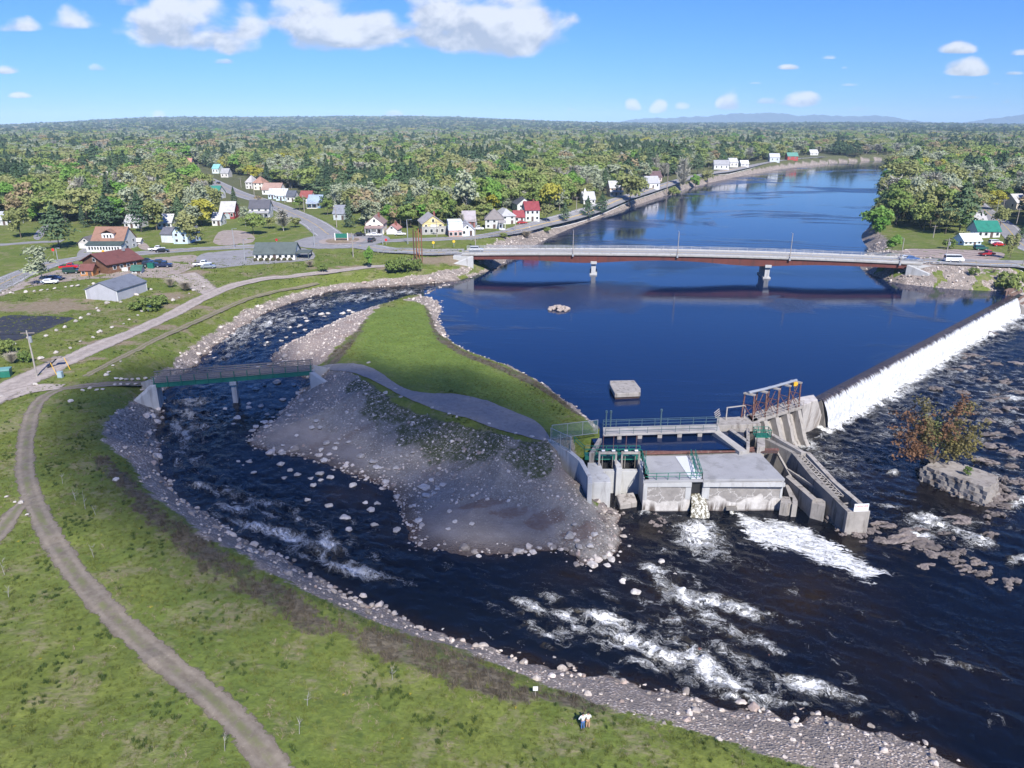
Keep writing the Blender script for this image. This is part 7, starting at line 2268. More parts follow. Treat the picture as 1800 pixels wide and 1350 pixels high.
T_ = [(105, 437, 358, 'pine', 1.15, 'big dark pine on the lawn left of the big white house'), (37, 418, 362, 'olive', 1.15, 'round olive tree on the lawn near the left edge'), (75, 500, 437, 'pale', 1.35, 'pale sparse tree over the white parked car near the left edge'), (9, 378, 318, 'bright', 1.0, 'bright green round tree cut by the left edge'),
  (148, 400, 360, 'spruce', 1.0, 'dark spruce behind the grey gable garage'), (192, 402, 341, 'pine', 1.2, 'wide dark pine right behind the big white house'), (164, 346, 289, 'pine', 1.0, 'tall dark pine standing alone in the left woods'), (198, 385, 303, 'spruce', 1.1, 'tall slim spruce in the left woods behind the big white house'), (75, 352, 305, 'spruce', 1., 'small dark spruce in the left woods'),
  (249, 408, 337, 'pine', .9, 'tall pine between the big white house and the pale blue house'), (276, 405, 345, 'olive', 1.0, 'tall olive tree behind the pale blue house, left side'), (318, 398, 344, 'pine', .85, 'dark pine right behind the pale blue house'), (356, 398, 346, 'yellow', 1.15, 'bright yellow green tree beside the red barn'), (332, 428, 369, 'olive', .9, 'grey olive tree touching the right wall of the pale blue house'), (345, 430, 396, 'olive', 1.2, 'low olive bushy tree right of the pale blue house'),
  (413, 366, 329, 'spruce', 1.1, 'single dark spruce beside the straight road'), (446, 412, 374, 'round', 1.3, 'low fresh green tree in front of the dark roofed porch house'), (499, 406, 366, 'bare', 1.5, 'wide twiggy bare tree on the triangular lawn'), (519, 400, 380, 'olive', 1.5, 'low olive bush tree near the road on the triangular lawn'), (432, 398, 364, 'pale', 1.1, 'pale tree left of the dark roofed porch house'), (472, 402, 380, 'olive', 1.4, 'small spreading tree behind the bare one on the triangular lawn'),
  (455, 355, 343, 'rust', 1.6, 'maroon small tree beside the straight road'), (471, 328, 286, 'spruce', 1.3, 'dark wide spruce beyond the orange hipped roof'), (447, 322, 290, 'yellow', 1.2, 'yellow green tree near the end of the straight road'), (527, 369, 345, 'round', 1.2, 'round green tree in front of the red roofed cottage'), (576, 378, 348, 'round', 1.1, 'green tree right of the blue house'),
  (614, 400, 346, 'spruce', 1.15, 'dark spruce beside the grey gabled house'), (640, 412, 398, 'shrub', 1.0, 'green shrub left of the cream farmhouse'), (687, 398, 360, 'bright', 1.1, 'bright green tree behind the small garage'), (717, 402, 358, 'round', 1.0, 'green tree between small garage and yellow gabled shop'), (740, 395, 352, 'olive', 1.0, 'olive tree behind the yellow gabled shop'), (819, 388, 302, 'pale', 1.0, 'tall silvery poplar behind the false fronted shop'),
  (857, 380, 335, 'yellow', 1.05, 'yellow olive round tree behind the grey hipped house'), (842, 396, 370, 'olive', .8, 'small olive tree beside the grey hipped house'), (812, 402, 374, 'bare', .8, 'small grey bare tree behind the false fronted shop'), (890, 372, 348, 'pale', 1.3, 'white blossomed low tree behind the white house'), (960, 390, 356, 'olive', 1.0, 'olive tree right of the tall red roofed house'), (993, 393, 355, 'pine', .8, 'dark feathery tree on the river road below the chapel'), (1033, 383, 346, 'pine', .8, 'dark feathery tree over the road below the chapel'), (1058, 376, 338, 'pine', .85, 'dark feathery tree left of the peach house'),
  (1107, 358, 302, 'olive', 1.1, 'big olive tree right of the peach house'), (1130, 345, 312, 'pale', 1.2, 'pale tree by the grey roofed house upstream'), (1199, 330, 274, 'bare', .8, 'grey dying tree on the bank by the dead trunk'), (1222, 332, 307, 'bright', 1.0, 'small bright tree at the water below the river bend'), (1243, 322, 297, 'olive', 1.2, 'olive tree leaning to the water at the river bend'), (1226, 306, 266, 'pine', 1.0, 'dark pine behind the river bend houses'), (1185, 345, 325, 'shrub', 1.0, 'green bank shrub beside the dead trunk'),
  (1577, 345, 282, 'olive', 1.2, 'large pale olive tree at the water on the right bank'), (1569, 386, 340, 'olive', 1.0, 'olive tree over the right bank lawn edge'), (1594, 396, 370, 'pine', .9, 'small dark tree in the middle of the right bank lawn'), (1624, 404, 355, 'round', 1.05, 'fresh green tree with pale trunks on the right bank lawn'), (1662, 411, 363, 'olive', 1.0, 'olive green tree left of the trailer on the right bank'), (1546, 419, 380, 'bright', .9, 'bright green tree on the point of the right bank'), (1567, 446, 411, 'bright', .95, 'bright green tree at the bridge end of the right bank'),
  (1697, 400, 360, 'olive', 1.1, 'wide olive tree behind the pale trailer'), (1708, 372, 328, 'olive', 1.4, 'very wide olive tree in the right bank village'), (1745, 368, 332, 'yellow', 1.2, 'yellow olive tree by the right bank road'), (1757, 402, 360, 'olive', .9, 'olive tree beside the right bank road pole'), (1775, 455, 408, 'olive', .7, 'thin olive tree at the right end of the gravel lot'), (1622, 346, 315, 'pine', 1.0, 'dark pine in front of the big right bank house'), (1643, 332, 308, 'pine', .9, 'dark pine right of the big right bank house'), (1605, 322, 285, 'rust', 1.1, 'russet tree above the big right bank house'), (1792, 350, 318, 'rust', 1.2, 'russet tree at the right edge'), (1690, 425, 403, 'olive', 1.3, 'low light green tree in front of the trailer'), (1668, 437, 416, 'shrub', .9, 'leafy shrub at the edge of the pinkish lot'), (1733, 330, 300, 'pine', 1.0, 'dark pine beside the curving right road'), (1795, 425, 395, 'pine', .9, 'dark tree at the right edge behind the green metal roof'), (1690, 365, 330, 'pale', 1.1, 'pale tree left of the very wide olive tree'), (1800, 335, 295, 'olive', 1.2, 'wide olive tree at the right edge of the right bank'),
  (705, 479, 447, 'shrub', 1.0, 'large leafy shrub beside the rusty steel posts'), (690, 480, 455, 'shrub', .9, 'shrub left of the large one by the rusty posts'), (732, 476, 452, 'shrub', .8, 'shrub right behind the rusty steel posts'), (649, 471, 434, 'bright', .55, 'slim bright young tree beside the gravel road end'), (567, 477, 462, 'shrub', 1.1, 'green shrub below the restaurant car park'), (545, 470, 458, 'twig', 1.2, 'grey twiggy shrub below the restaurant car park'), (264, 546, 522, 'shrub', 1.5, 'low spreading green shrub on the gravel road bank'), (240, 545, 528, 'shrub', 1.3, 'low green shrub left of the spreading one'), (282, 535, 516, 'shrub', 1.2, 'low green shrub right of the spreading one'), (327, 512, 495, 'twig', 1.4, 'grey brown twiggy shrub at the gravel junction'), (300, 506, 489, 'twig', 1.0, 'pale twiggy shrub behind the metal building'), (12, 622, 593, 'shrub', .9, 'green shrub at the left edge by the asphalt pad'), (45, 637, 612, 'shrub', .8, 'green shrub left of the transformer pole'), (22, 640, 620, 'twig', 1.1, 'brown twiggy shrub by the dumpster'),
  (1710, 486, 468, 'shrub', 1.0, 'green shrub on the rubble bank east of the bridge'), (1743, 495, 479, 'twig', 1.1, 'grey twiggy shrub on the rubble bank'), (1775, 496, 474, 'shrub', 1.0, 'green shrub at the right end of the rubble bank'), (1644, 485, 473, 'shrub', .8, 'small green bush among the rubble by the bridge abutment'), (925, 419, 406, 'twig', 1.4, 'brown bank scrub between the river road and the bridge'), (960, 408, 396, 'shrub', 1.0, 'bank scrub upstream of the bridge'), (885, 418, 408, 'shrub', 1.3, 'low leafy scrub below the river road')]
BLOCK = []
def build_trees():
 make_protos()
 rg = random.Random(5)
 for px, py, pt, kd, wk, lb in T_:
  x, y, z = on_ground(px, py)
  dep = PITCH - math.atan((675 - pt) / FOC)
  h = max(1.2, CAM_H - y * math.tan(dep) - z)
  if kd in ('shrub', 'twig'):
   wk *= .8
  tree(kd, x, y, z - .1, h * 1.02, wk, lb, rg=rg)
  BLOCK.append((x, y, h * .3))
 # ---- the woods
 g = np.random.default_rng(21)
 clear = np.array([G(a, b_, 6) for a, b_ in [(-200, 720), (-200, 388), (0, 388), (60, 388), (110, 392), (160, 399), (230, 405), (330, 402), (380, 390), (372, 345), (340, 330), (316, 297), (335, 289), (352, 291), (395, 301), (450, 316), (500, 330), (560, 345), (600, 386), (650, 399), (700, 402), (760, 402), (850, 390), (905, 374), (960, 378), (1000, 368), (1040, 346), (1075, 332), (1110, 328), (1160, 314), (1220, 300), (1290, 289), (1380, 280), (1450, 271), (1480, 276), (1300, 318), (1000, 420), (820, 470), (500, 720)]])
 clear2 = np.array([G(a, b_, 5) for a, b_ in [(1500, 470), (1535, 425), (1570, 392), (1640, 400), (1690, 415), (1720, 385), (1760, 372), (1820, 400), (1900, 470), (1900, 560), (1600, 560)]])
 roads = [[mixed(*p) for p in r] for r in (ROAD_NW, ROAD_N, ROAD_R, ROAD_R2)]
 hs = [(o.location.x, o.location.y) for o in C.objects if o.get('category') in ('house', 'garage', 'barn', 'shop', 'building', 'shed')]
 out = []
 for r0, r1, dens in ((300, 1000, 1 / 33.), (1000, 2600, 1 / 105.), (2600, 7600, 1 / 560.)):
  n = int(.5 * R(82) * (r1 ** 2 - r0 ** 2) * dens)
  r = np.sqrt(g.uniform(r0 ** 2, r1 ** 2, n)); a = R(g.uniform(-41, 41, n)) if False else np.radians(g.uniform(-41, 41, n))
  x, y = np.sin(a) * r, np.cos(a) * r
  ok = (sdist(clear, x, y) > 0) & (sdist(clear2, x, y) > 2) & (sdist(POND, x, y) > 4) & (sdist(LOWER, x, y) > 25)
  if r0 < 2000:
   for rd in roads:
    ok &= ldist(rd, x, y) > 9.5
   for hx, hy in hs:
    ux, uy = hx / math.hypot(hx, hy), hy / math.hypot(hx, hy)
    dx, dy = x - hx, y - hy
    f = dx * ux + dy * uy; s = dx * uy - dy * ux
    ok &= ~((np.abs(s) < 9) & (f < 11) & (f > -15))
   for bx, by, br in BLOCK:
    ok &= np.hypot(x - bx, y - by) > br
  out.append(np.stack([x[ok], y[ok], np.full(ok.sum(), r0)], 1))
 P = np.concatenate(out)
 x, y, ring = P.T
 z = height(x, y)
 r = np.hypot(x, y)
 con = fbm(x, y, 260, 51, 4); pal = fbm(x, y, 190, 52, 4); rus = fbm(x, y, 150, 53, 4); u = g.uniform(0, 1, len(x))
 kinds = ['round', 'olive', 'bright', 'yellow', 'rust', 'pale', 'bare', 'pine', 'spruce']
 k = np.full(len(x), 0)
 k[u < .46] = 1
 k[(u > .93)] = 2
 k[(u > .47) & (u < .485)] = 3
 k[(rus > .2) & (g.uniform(0, 1, len(x)) < .34)] = 4
 k[(rus < -.42) & (g.uniform(0, 1, len(x)) < .5)] = 6
 k[(pal > .14) & (g.uniform(0, 1, len(x)) < .6)] = 5
 fc = np.clip((r - 700) / 2000, 0, .25)
 k[(con > .40 - fc * .35) & (g.uniform(0, 1, len(x)) < .62)] = 7
 k[(con > .5 - fc * .35) & (g.uniform(0, 1, len(x)) < .5)] = 8
 k[(g.uniform(0, 1, len(x)) < .045)] = 7
 k[(x > 60) & (x < .3 * y) & (r > 330) & (r < 1000) & (g.uniform(0, 1, len(x)) < .25)] = 7
 k[(r > 3000) & (g.uniform(0, 1, len(x)) < .5)] = 7
 hgt = g.normal(11.5, 3.2, len(x)).clip(5, 20) * np.where(k >= 7, 1.18, 1.0) * np.where(ring > 2000, 1.1, 1)
 wid = np.where(ring > 2000, np.where(k >= 7, 2.2, 2.7), np.where(ring > 900, 1.35, 1.12)) * g.uniform(.7, 1.45, len(x))
 # the nearest in view are trees of their own, the rest one wood
 d = np.stack([x, y, z + hgt - CAM_H], 1)
 zc = d[:, 1] * math.cos(PITCH) - d[:, 2] * math.sin(PITCH)
 yc = d[:, 1] * math.sin(PITCH) + d[:, 2] * math.cos(PITCH)
 inview = (np.abs(d[:, 0] / zc * FOC) < 905) & (np.abs(yc / zc * FOC) < 680)
 order = np.argsort(np.where(inview, r / hgt * 11, 1e9))
 near = order[:205]
 isnear = np.zeros(len(x), bool); isnear[near] = True
 desc = {'round': 'fresh green broadleaf tree', 'olive': 'olive green broadleaf tree', 'bright': 'bright green broadleaf tree', 'yellow': 'yellow green broadleaf tree', 'rust': 'russet budding tree', 'pale': 'pale silvery poplar', 'bare': 'grey leafless tree', 'pine': 'dark pine', 'spruce': 'dark pointed spruce'}
 for i in near:
  kd = kinds[k[i]]
  px = 900 + d[i, 0] / zc[i] * FOC
  reg = 'in the left woods behind the big white house' if px < 400 else 'in the front row of woods behind the roundabout houses' if px < 800 else 'in the woods behind the river road houses' if x[i] < 110 and px < 1350 else 'among the right bank village trees'
  tree(kd, x[i], y[i], z[i] - .2, hgt[i], g.uniform(.85, 1.1), desc[kd] + ' ' + reg, 'trees ' + reg, rg)
 m_ = ~isnear
 scatter('forest', np.stack([x, y, z - .3], 1)[m_], hgt[m_] / 10, wid[m_], k[m_], kinds, g)
def scatter(name, P, S, W, K, kinds, g, protos=None, mats=None):
 """what nobody would count: copies of a few shapes on points, ONE object"""
 lib = bpy.data.collections.new(name + '_shapes')
 first = []
 cnt = 0
 for kd in kinds:
  first.append((cnt, len((protos or PROTO)[kd])))
  for item in (protos or PROTO)[kd]:
   if isinstance(item, tuple):
    bm = bmesh.new()
    for j, me in enumerate(item):
     n0 = len(bm.faces)
     bm.from_mesh(me)
     bm.faces.ensure_lookup_table()
     for f in bm.faces[n0:]:
      f.material_index = j
    me = bpy.data.meshes.new('shape')
    bm.to_mesh(me); bm.free()
    for q in item:
     me.materials.append(q.materials[0])
   else:
    me = item
   o = bpy.data.objects.new('%s_%03d' % (name, cnt), me)
   lib.objects.link(o)
   cnt += 1
 idx = np.array([first[q][0] for q in K]) + (g.integers(0, 1000, len(K)) % np.array([first[q][1] for q in K]))
 me = bpy.data.meshes.new(name)
 me.from_pydata(P.tolist(), [], [])
 a = me.attributes.new('pick', 'INT', 'POINT'); a.data.foreach_set('value', idx.astype(np.int32))
 a = me.attributes.new('size', 'FLOAT_VECTOR', 'POINT')
 sv = np.stack([S * W, S * W * g.uniform(.85, 1.15, len(S)), S], 1).astype(np.float32)
 a.data.foreach_set('vector', sv.ravel())
 a = me.attributes.new('turn', 'FLOAT_VECTOR', 'POINT')
 tv = np.zeros((len(S), 3), np.float32); tv[:, 2] = g.uniform(0, 6.28, len(S))
 if name in ('riprap', 'cobbles'):
  tv[:, :2] = g.uniform(-.5, .5, (len(S), 2))
 a.data.foreach_set('vector', tv.ravel())
 o = bpy.data.objects.new(name, me)
 C.objects.link(o)
 ng = bpy.data.node_groups.new(name, 'GeometryNodeTree')
 ng.interface.new_socket('Geometry', in_out='INPUT', socket_type='NodeSocketGeometry')
 ng.interface.new_socket('Geometry', in_out='OUTPUT', socket_type='NodeSocketGeometry')
 N = ng.nodes
 gi, go = N.new('NodeGroupInput'), N.new('NodeGroupOutput')
 ip = N.new('GeometryNodeInstanceOnPoints')
 ci = N.new('GeometryNodeCollectionInfo')
 ci.inputs[0].default_value = lib
 ci.inputs['Separate Children'].default_value = True
 ci.inputs['Reset Children'].default_value = True
 def na(nm, typ):
  q = N.new('GeometryNodeInputNamedAttribute'); q.data_type = typ; q.inputs[0].default_value = nm
  return q.outputs[0]
 L = ng.links
 L.new(gi.outputs[0], ip.inputs['Points'])
 L.new(ci.outputs[0], ip.inputs['Instance'])
 ip.inputs['Pick Instance'].default_value = True
 L.new(na('pick', 'INT'), ip.inputs['Instance Index'])
 L.new(na('size', 'FLOAT_VECTOR'), ip.inputs['Scale'])
 e = N.new('FunctionNodeEulerToRotation')
 L.new(na('turn', 'FLOAT_VECTOR'), e.inputs[0])
 L.new(e.outputs[0], ip.inputs['Rotation'])
 L.new(ip.outputs[0], go.inputs[0])
 md = o.modifiers.new('scatter', 'NODES')
 md.node_group = ng
 return struct(o, 'stuff')
# ------------------------------------------------------------------ rocks
def mat_rock(name, a, b_, wet=True):
 m, nt, b = new_mat(name)
 p = nt.pos()
 n = nt.noise(p, 2.2, 6, .65)
 r = nt.objrand()
 c = nt.mix(nt.ramp(n, .3, .7), a, b_)
 rr = nt.m('ADD', .72, nt.m('MULTIPLY', r, .5))
 c = nt.mix(1.0, c, nt.comb(rr, nt.m('MULTIPLY', rr, .985), nt.m('MULTIPLY', rr, .96)), 'MULTIPLY')
 if wet:
  oc = nt.xyz(nt.objco())[2]
  c = nt.mix(nt.ramp(nt.m('ADD', oc, nt.m('MULTIPLY', nt.m('SUBTRACT', n, .5), .3)), -.25, .0, .85, 0), c, (.055, .028, .02))
 nt.put(b.inputs['Base Color'], c)
 b.inputs['Roughness'].default_value = .85
 nt.put(b.inputs['Normal'], nt.bump(n, .6, .08))
 return m
def rock_mesh(name, rg, mat, flat=.7, rough=.22, sub=3, strata=False):
 bm = bmesh.new()
 bmesh.ops.create_icosphere(bm, subdivisions=sub, radius=1.0)
 cuts = [(Vector(rg.normal(0, 1, 3)).normalized(), rg.uniform(.6, .92)) for _ in range(9)]
 ph = rg.uniform(0, 6, 6)
 for v in bm.verts:
  p = v.co.copy()
  for n_, d in cuts:
   q = p.dot(n_)
   if q > d:
    p -= n_ * (q - d) * .92
  k = 1 + rough * .5 * math.sin(p.x * 4.1 + ph[0]) * math.sin(p.y * 3.7 + ph[1]) + rough * .35 * math.sin(p.z * 7 + p.x * 6 + ph[2])
  p *= k
  p.z *= flat
  if strata:
   p.z = p.z * .6 + .4 * (math.floor(p.z * 5) / 5)
   p.x += .06 * math.sin(p.z * 22)
  v.co = p
 me = bpy.data.meshes.new(name)
 bm.to_mesh(me); bm.free()
 me.materials.append(mat)
 return me
# boulders of the photo: (px, py, width in px)
B_IN = [(655, 543, 10), (668, 548, 7), (603, 551, 12), (613, 546, 9), (620, 549, 11), (612, 556, 9), (570, 556, 9), (532, 547, 8), (537, 560, 10), (565, 553, 12), (577, 551, 9), (552, 556, 8), (540, 564, 9), (527, 572, 10), (510, 576, 8), (524, 575, 8), (517, 586, 9), (536, 580, 8), (494, 599, 10), (502, 593, 9), (465, 607, 8), (470, 602, 7), (468, 594, 8), (453, 645, 9), (473, 641, 10), (448, 606, 6),
  (438, 709, 10), (437, 716, 12), (417, 735, 14), (411, 746, 10), (396, 719, 11), (458, 714, 12), (469, 728, 12), (496, 702, 15), (440, 680, 12), (464, 677, 11), (487, 672, 18), (517, 677, 12), (450, 684, 12), (380, 730, 6), (442, 757, 15), (464, 742, 13), (478, 746, 12), (470, 755, 12), (449, 750, 12), (495, 725, 14), (441, 776, 13),
  (497, 797, 15), (438, 811, 14), (494, 816, 16), (446, 831, 11), (511, 827, 12), (523, 834, 13), (499, 840, 12), (561, 832, 18), (546, 841, 11), (563, 844, 11), (580, 839, 14), (550, 853, 13), (621, 853, 15), (540, 878, 12), (577, 889, 17), (605, 911, 23), (658, 923, 17), (697, 931, 17), (613, 930, 14), (735, 917, 16), (697, 873, 16), (680, 848, 17), (663, 885, 14), (642, 884, 11), (652, 896, 16), (571, 810, 14), (419, 811, 8), (427, 818, 6), (842, 978, 13), (912, 969, 20), (936, 971, 14), (1041, 992, 20), (1096, 1022, 17), (1117, 1041, 18), (1080, 1047, 14), (1057, 1043, 15), (1186, 1086, 24), (1075, 985, 14), (1106, 960, 8), (1162, 987, 14), (1187, 1009, 8), (1205, 1010, 9), (1175, 1120, 14), (1143, 1118, 14), (1270, 1137, 16), (1228, 1140, 16), (1350, 1150, 14)]
B_DRY = [(480, 735, 9), (556, 740, 11), (563, 752, 12), (548, 752, 11), (597, 772, 8), (575, 780, 17), (592, 780, 11), (589, 789, 12), (613, 778, 12), (564, 791, 12), (517, 789, 13), (497, 783, 9), (522, 766, 9), (505, 730, 9), (530, 705, 14), (526, 692, 14), (507, 688, 11), (634, 803, 16), (656, 812, 17), (663, 822, 16), (696, 823, 12), (716, 801, 10), (726, 796, 9), (759, 845, 12), (747, 858, 20), (768, 856, 11), (778, 852, 13), (769, 860, 11), (762, 868, 12), (748, 872, 18), (831, 872, 10), (790, 899, 10), (800, 917, 10), (830, 921, 12), (788, 930, 10), (1001, 943, 21), (1010, 923, 12), (1044, 940, 16), (1018, 962, 16), (1037, 960, 16), (1105, 945, 18), (1072, 984, 18), (1086, 978, 10), (1068, 997, 18), (1090, 971, 9), (1062, 980, 12), (1078, 968, 8), (705, 698, 8), (760, 717, 9), (803, 733, 7), (860, 745, 8), (906, 762, 8), (935, 768, 10), (648, 638, 8), (790, 727, 9), (695, 684, 8), (678, 691, 9), (578, 648, 8)]
B_ROW = [(265, 694, 10), (250, 686, 8), (191, 655, 8), (187, 660, 9), (212, 636, 6), (199, 643, 6), (204, 666, 8), (213, 667, 8), (222, 668, 9), (232, 668, 8), (243, 667, 8), (255, 666, 9), (180, 685, 8), (170, 686, 8), (158, 683, 8), (145, 687, 8), (125, 706, 11), (202, 677, 8), (212, 676, 7), (224, 676, 8), (238, 676, 8), (62, 677, 10), (2, 698, 8), (38, 884, 10), (26, 883, 7), (11, 874, 8), (205, 844, 13), (48, 905, 7)]
LEDGE = [(1738, 586, 24, 12), (1702, 624, 40, 10), (1750, 640, 20, 7), (1694, 646, 26, 7), (1646, 684, 20, 10), (1750, 704, 40, 7), (1714, 728, 14, 7), (1774, 718, 30, 9), (1754, 724, 20, 8), (1734, 740, 24, 8), (1786, 760, 24, 10), (1742, 764, 40, 10), (1750, 784, 36, 12), (1718, 780, 12, 5), (1782, 798, 36, 12), (1742, 812, 40, 10), (1774, 820, 24, 8), (1750, 862, 34, 18), (1768, 876, 36, 18), (1750, 888, 40, 12), (1752, 906, 30, 14), (1742, 940, 20, 7), (1686, 914, 50, 14), (1654, 852, 20, 9), (1670, 862, 30, 7), (1646, 846, 18, 9), (1632, 842, 14, 8),
   (1510, 942, 28, 12), (1532, 934, 26, 12), (1558, 922, 40, 14), (1574, 948, 56, 16), (1606, 954, 50, 15), (1632, 962, 40, 16), (1648, 978, 30, 12), (1682, 974, 36, 10), (1678, 986, 28, 10), (1694, 998, 30, 10), (1714, 990, 26, 9), (1722, 1010, 24, 7), (1736, 1008, 14, 6), (1778, 1024, 26, 13), (1470, 920, 24, 22), (1457, 910, 14, 12), (1480, 936, 16, 12), (1545, 950, 22, 10), (1590, 936, 30, 10), (1660, 940, 20, 8), (1796, 640, 30, 8), (1725, 668, 26, 7), (1765, 672, 24, 7), (1790, 690, 30, 8), (1690, 690, 22, 7), (1660, 730, 16, 6), (1795, 850, 30, 14), (1700, 740, 18, 6), (1620, 760, 14, 6), (1600, 790, 14, 6), (1500, 905, 10, 6)]
def build_rocks():
 rg = np.random.default_rng(9)
 pale = mat_rock('pale_boulder', (.33, .305, .28), (.52, .49, .455))
 red = mat_rock('wet_red_boulder', (.10, .045, .034), (.20, .10, .08))
 drk = mat_rock('dark_ledge_rock', (.080, .066, .061), (.19, .162, .15), False)
 prot = [rock_mesh('boulder', rg, pale, rg.uniform(.55, .8)) for _ in range(7)]
 protr = [rock_mesh('boulder', rg, red, .6) for _ in range(2)]
 def ledge():
  bm = bmesh.new()
  for q in range(9):
   me = rock_mesh('chip', rg, drk, rg.uniform(.35, .6), .25, 2, True)
   k0 = len(bm.verts)
   bm.from_mesh(me)
   bm.verts.ensure_lookup_table()
   a = rg.uniform(-.4, .4); sx, sy, sz = rg.uniform(.28, .62), rg.uniform(.25, .55), rg.uniform(.5, 1.0)
   ox, oy, oz = rg.uniform(-.72, .72), rg.uniform(-.55, .55), rg.uniform(-.25, .1)
   tx, ty = rg.uniform(-.35, .35, 2)
   for v in bm.verts[k0:]:
    X_, Y_, Z_ = v.co.x * sx, v.co.y * sy, v.co.z * sz
    v.co = (ox + X_ * math.cos(a) - Y_ * math.sin(a), oy + X_ * math.sin(a) + Y_ * math.cos(a), oz + Z_ + X_ * tx + Y_ * ty)
  m_ = bpy.data.meshes.new('rock_ledge')
  bm.to_mesh(m_); bm.free()
  m_.materials.append(drk)
  return m_
 protl = [ledge() for _ in range(7)]
 def place(nm, me, loc, s, label, cat, group, rz=None):
  o = bpy.data.objects.new(nm, me)
  C.objects.link(o)
  o.location = loc
  o.scale = s
  o.rotation_euler = (rg.uniform(-.15, .15), rg.uniform(-.15, .15), rg.uniform(0, 6.28) if rz is None else rz)
  return tag(o, label, cat, group)
 for i, (px, py, w) in enumerate(B_IN):
  x, y = at_water(px, py)
  z = float(ZW(x, y))
  s = w * mpp(px, py, z) * .53
  rd = (px, py) in ((1186, 1086), (1175, 1120), (1143, 1118), (1270, 1137), (1228, 1140), (1350, 1150), (1080, 1047), (1057, 1043))
  reg = 'in the upper rapids above the footbridge' if py < 650 else 'in the stream below the footbridge' if py < 800 else 'in the shallow bend of the rapids' if px < 760 and py < 940 else 'at the lower end of the rapids below the gravel bar'
  place('boulder', protr[i % 2] if rd else prot[i % 7], (x, y, max(z, hz(x, y)) - s * (.12 if not rd else .3)), (s, s * rg.uniform(.75, 1.0), s * rg.uniform(.8, 1.05)), ('wet reddish boulder awash ' if rd else 'pale rounded boulder standing ') + ('among the lowest white rapids' if rd else reg), 'boulder', 'boulders in the rapids')
 for i, (px, py, w) in enumerate(B_DRY):
  x, y, z = on_ground(px, py)
  s = w * mpp(px, py, z) * .5
  reg = 'along the edge of the grey island path' if py < 775 and px > 570 else 'on the gravel slope below the footbridge' if px < 640 else 'on the gravel flat by the gate structure' if px > 980 else 'on the wide grey gravel bar'
  place('boulder', prot[i % 7], (x, y, z + s * .12), (s, s * rg.uniform(.75, 1.0), s * rg.uniform(.7, 1.0)), 'pale boulder lying ' + reg, 'boulder', 'boulders on the gravel')
 for i, (px, py, w) in enumerate(B_ROW):
  x, y, z = on_ground(px, py)
  s = w * mpp(px, py, z) * .52
  reg = 'lining the path to the footbridge' if px > 55 and py < 720 else 'beside the grass footpath at the left'
  place('boulder', prot[i % 7], (x, y, z + s * .25), (s, s * rg.uniform(.75, 1.0), s * rg.uniform(.7, 1.0)), 'pale edging boulder ' + reg, 'boulder', 'edging boulders')
 lines = [([(2, 516), (40, 514), (80, 510), (130, 505), (165, 501)], 13, 5.5, 'lining the lawn above the metal building'), ([(30, 605), (90, 586), (140, 560), (190, 535), (240, 518), (268, 508)], 16, 5, 'along the lawn edge below the metal building'), ([(75, 630), (130, 608), (190, 580), (240, 556), (290, 536), (335, 516), (362, 506)], 18, 5, 'along the upper verge of the gravel road')]
 for pts, n, w, reg in lines:
  Q, s_ = resample([mixed(*p) for p in pts], .5)
  for j in np.linspace(0, len(Q) - 1, n).astype(int):
   x, y = Q[j] + rg.normal(0, .5, 2)
   s = rg.uniform(.35, .72)
   place('boulder', prot[j % 7], (x, y, hz(x, y) + s * .25), (s, s * .85, s * .85), 'small pale edging stone ' + reg, 'boulder', 'edging stones ' + reg)
 for i, (px, py, w, h) in enumerate(LEDGE):
  x, y = at_water(px, py)
  z = float(ZW(x, y))
  k = mpp(px, py, z)
  near = py > 900 and px < 1740
  reg = 'in the chain running out from the danger sign wall' if near else 'around the foot of the old stone pier' if 830 < py < 912 else 'in the broken water below the dam'
  place('rock_ledge', protl[i % 7], (x, y, z + .12), (w * k * .62, h * k * 1.25, max(.8, h * k * .75)), 'dark broken rock ledge ' + reg, 'rock', 'rock ledges ' + reg, rz=rg.uniform(-.35, .35))
  if w > 17:
   for _ in range(2):
    q = (x + rg.normal(0, w * k * .5), y + rg.normal(0, w * k * .45))
    place('rock_ledge', protl[int(rg.integers(7))], q + (float(ZW(*q)) + .02,), (w * k * rg.uniform(.2, .42), h * k * rg.uniform(.5, .9), max(.6, h * k * .5)), 'dark broken rock ledge ' + reg, 'rock', 'rock ledges ' + reg, rz=rg.uniform(-.6, .6))
 # rubble rocks at the foot of the powerhouse
 for i, (px, py, w) in enumerate([(1150, 905, 14), (1160, 912, 16), (1148, 918, 12), (1168, 918, 10), (1156, 924, 14), (1160, 935, 8), (1080, 900, 12), (1095, 905, 10), (1110, 908, 12), (1060, 905, 14), (1070, 915, 12), (1050, 920, 12), (1062, 930, 12), (1045, 905, 12), (1085, 890, 10)]):
  x, y = G(px, py, -5.3)
  s = w * mpp(px, py, -5.3) * .6
  place('boulder', protl[i % 7], (x, y, max(-5.45, hz(x, y)) + .15), (s, s * .8, s * .8), 'angular rubble rock heaped at the foot of the powerhouse and gates', 'boulder', 'rubble rocks at the powerhouse')
 sl = MB()
 a = [G(1083, 872, -4.2), G(1114, 868, -4.0), G(1120, 884, -4.5), G(1090, 890, -4.7)]
 sl.prism(a, -6.3, [-3.9, -3.7, -4.3, -4.5])
 tag(sl.build('concrete_slab', M['old_concrete'], None, .1), 'broken flat concrete slab below the left gate bay', 'slab')
 # old stone pier with its tree
 t = thing('stone_pier', 'old block of layered masonry standing alone in the river below the dam', 'stone pier')
 zt = -2.9
 top = [G(1624, 818, zt), G(1646, 808, zt), G(1684, 811, zt), G(1756, 836, zt), G(1751, 848, zt), G(1735, 857, zt), G(1690, 842, zt)]
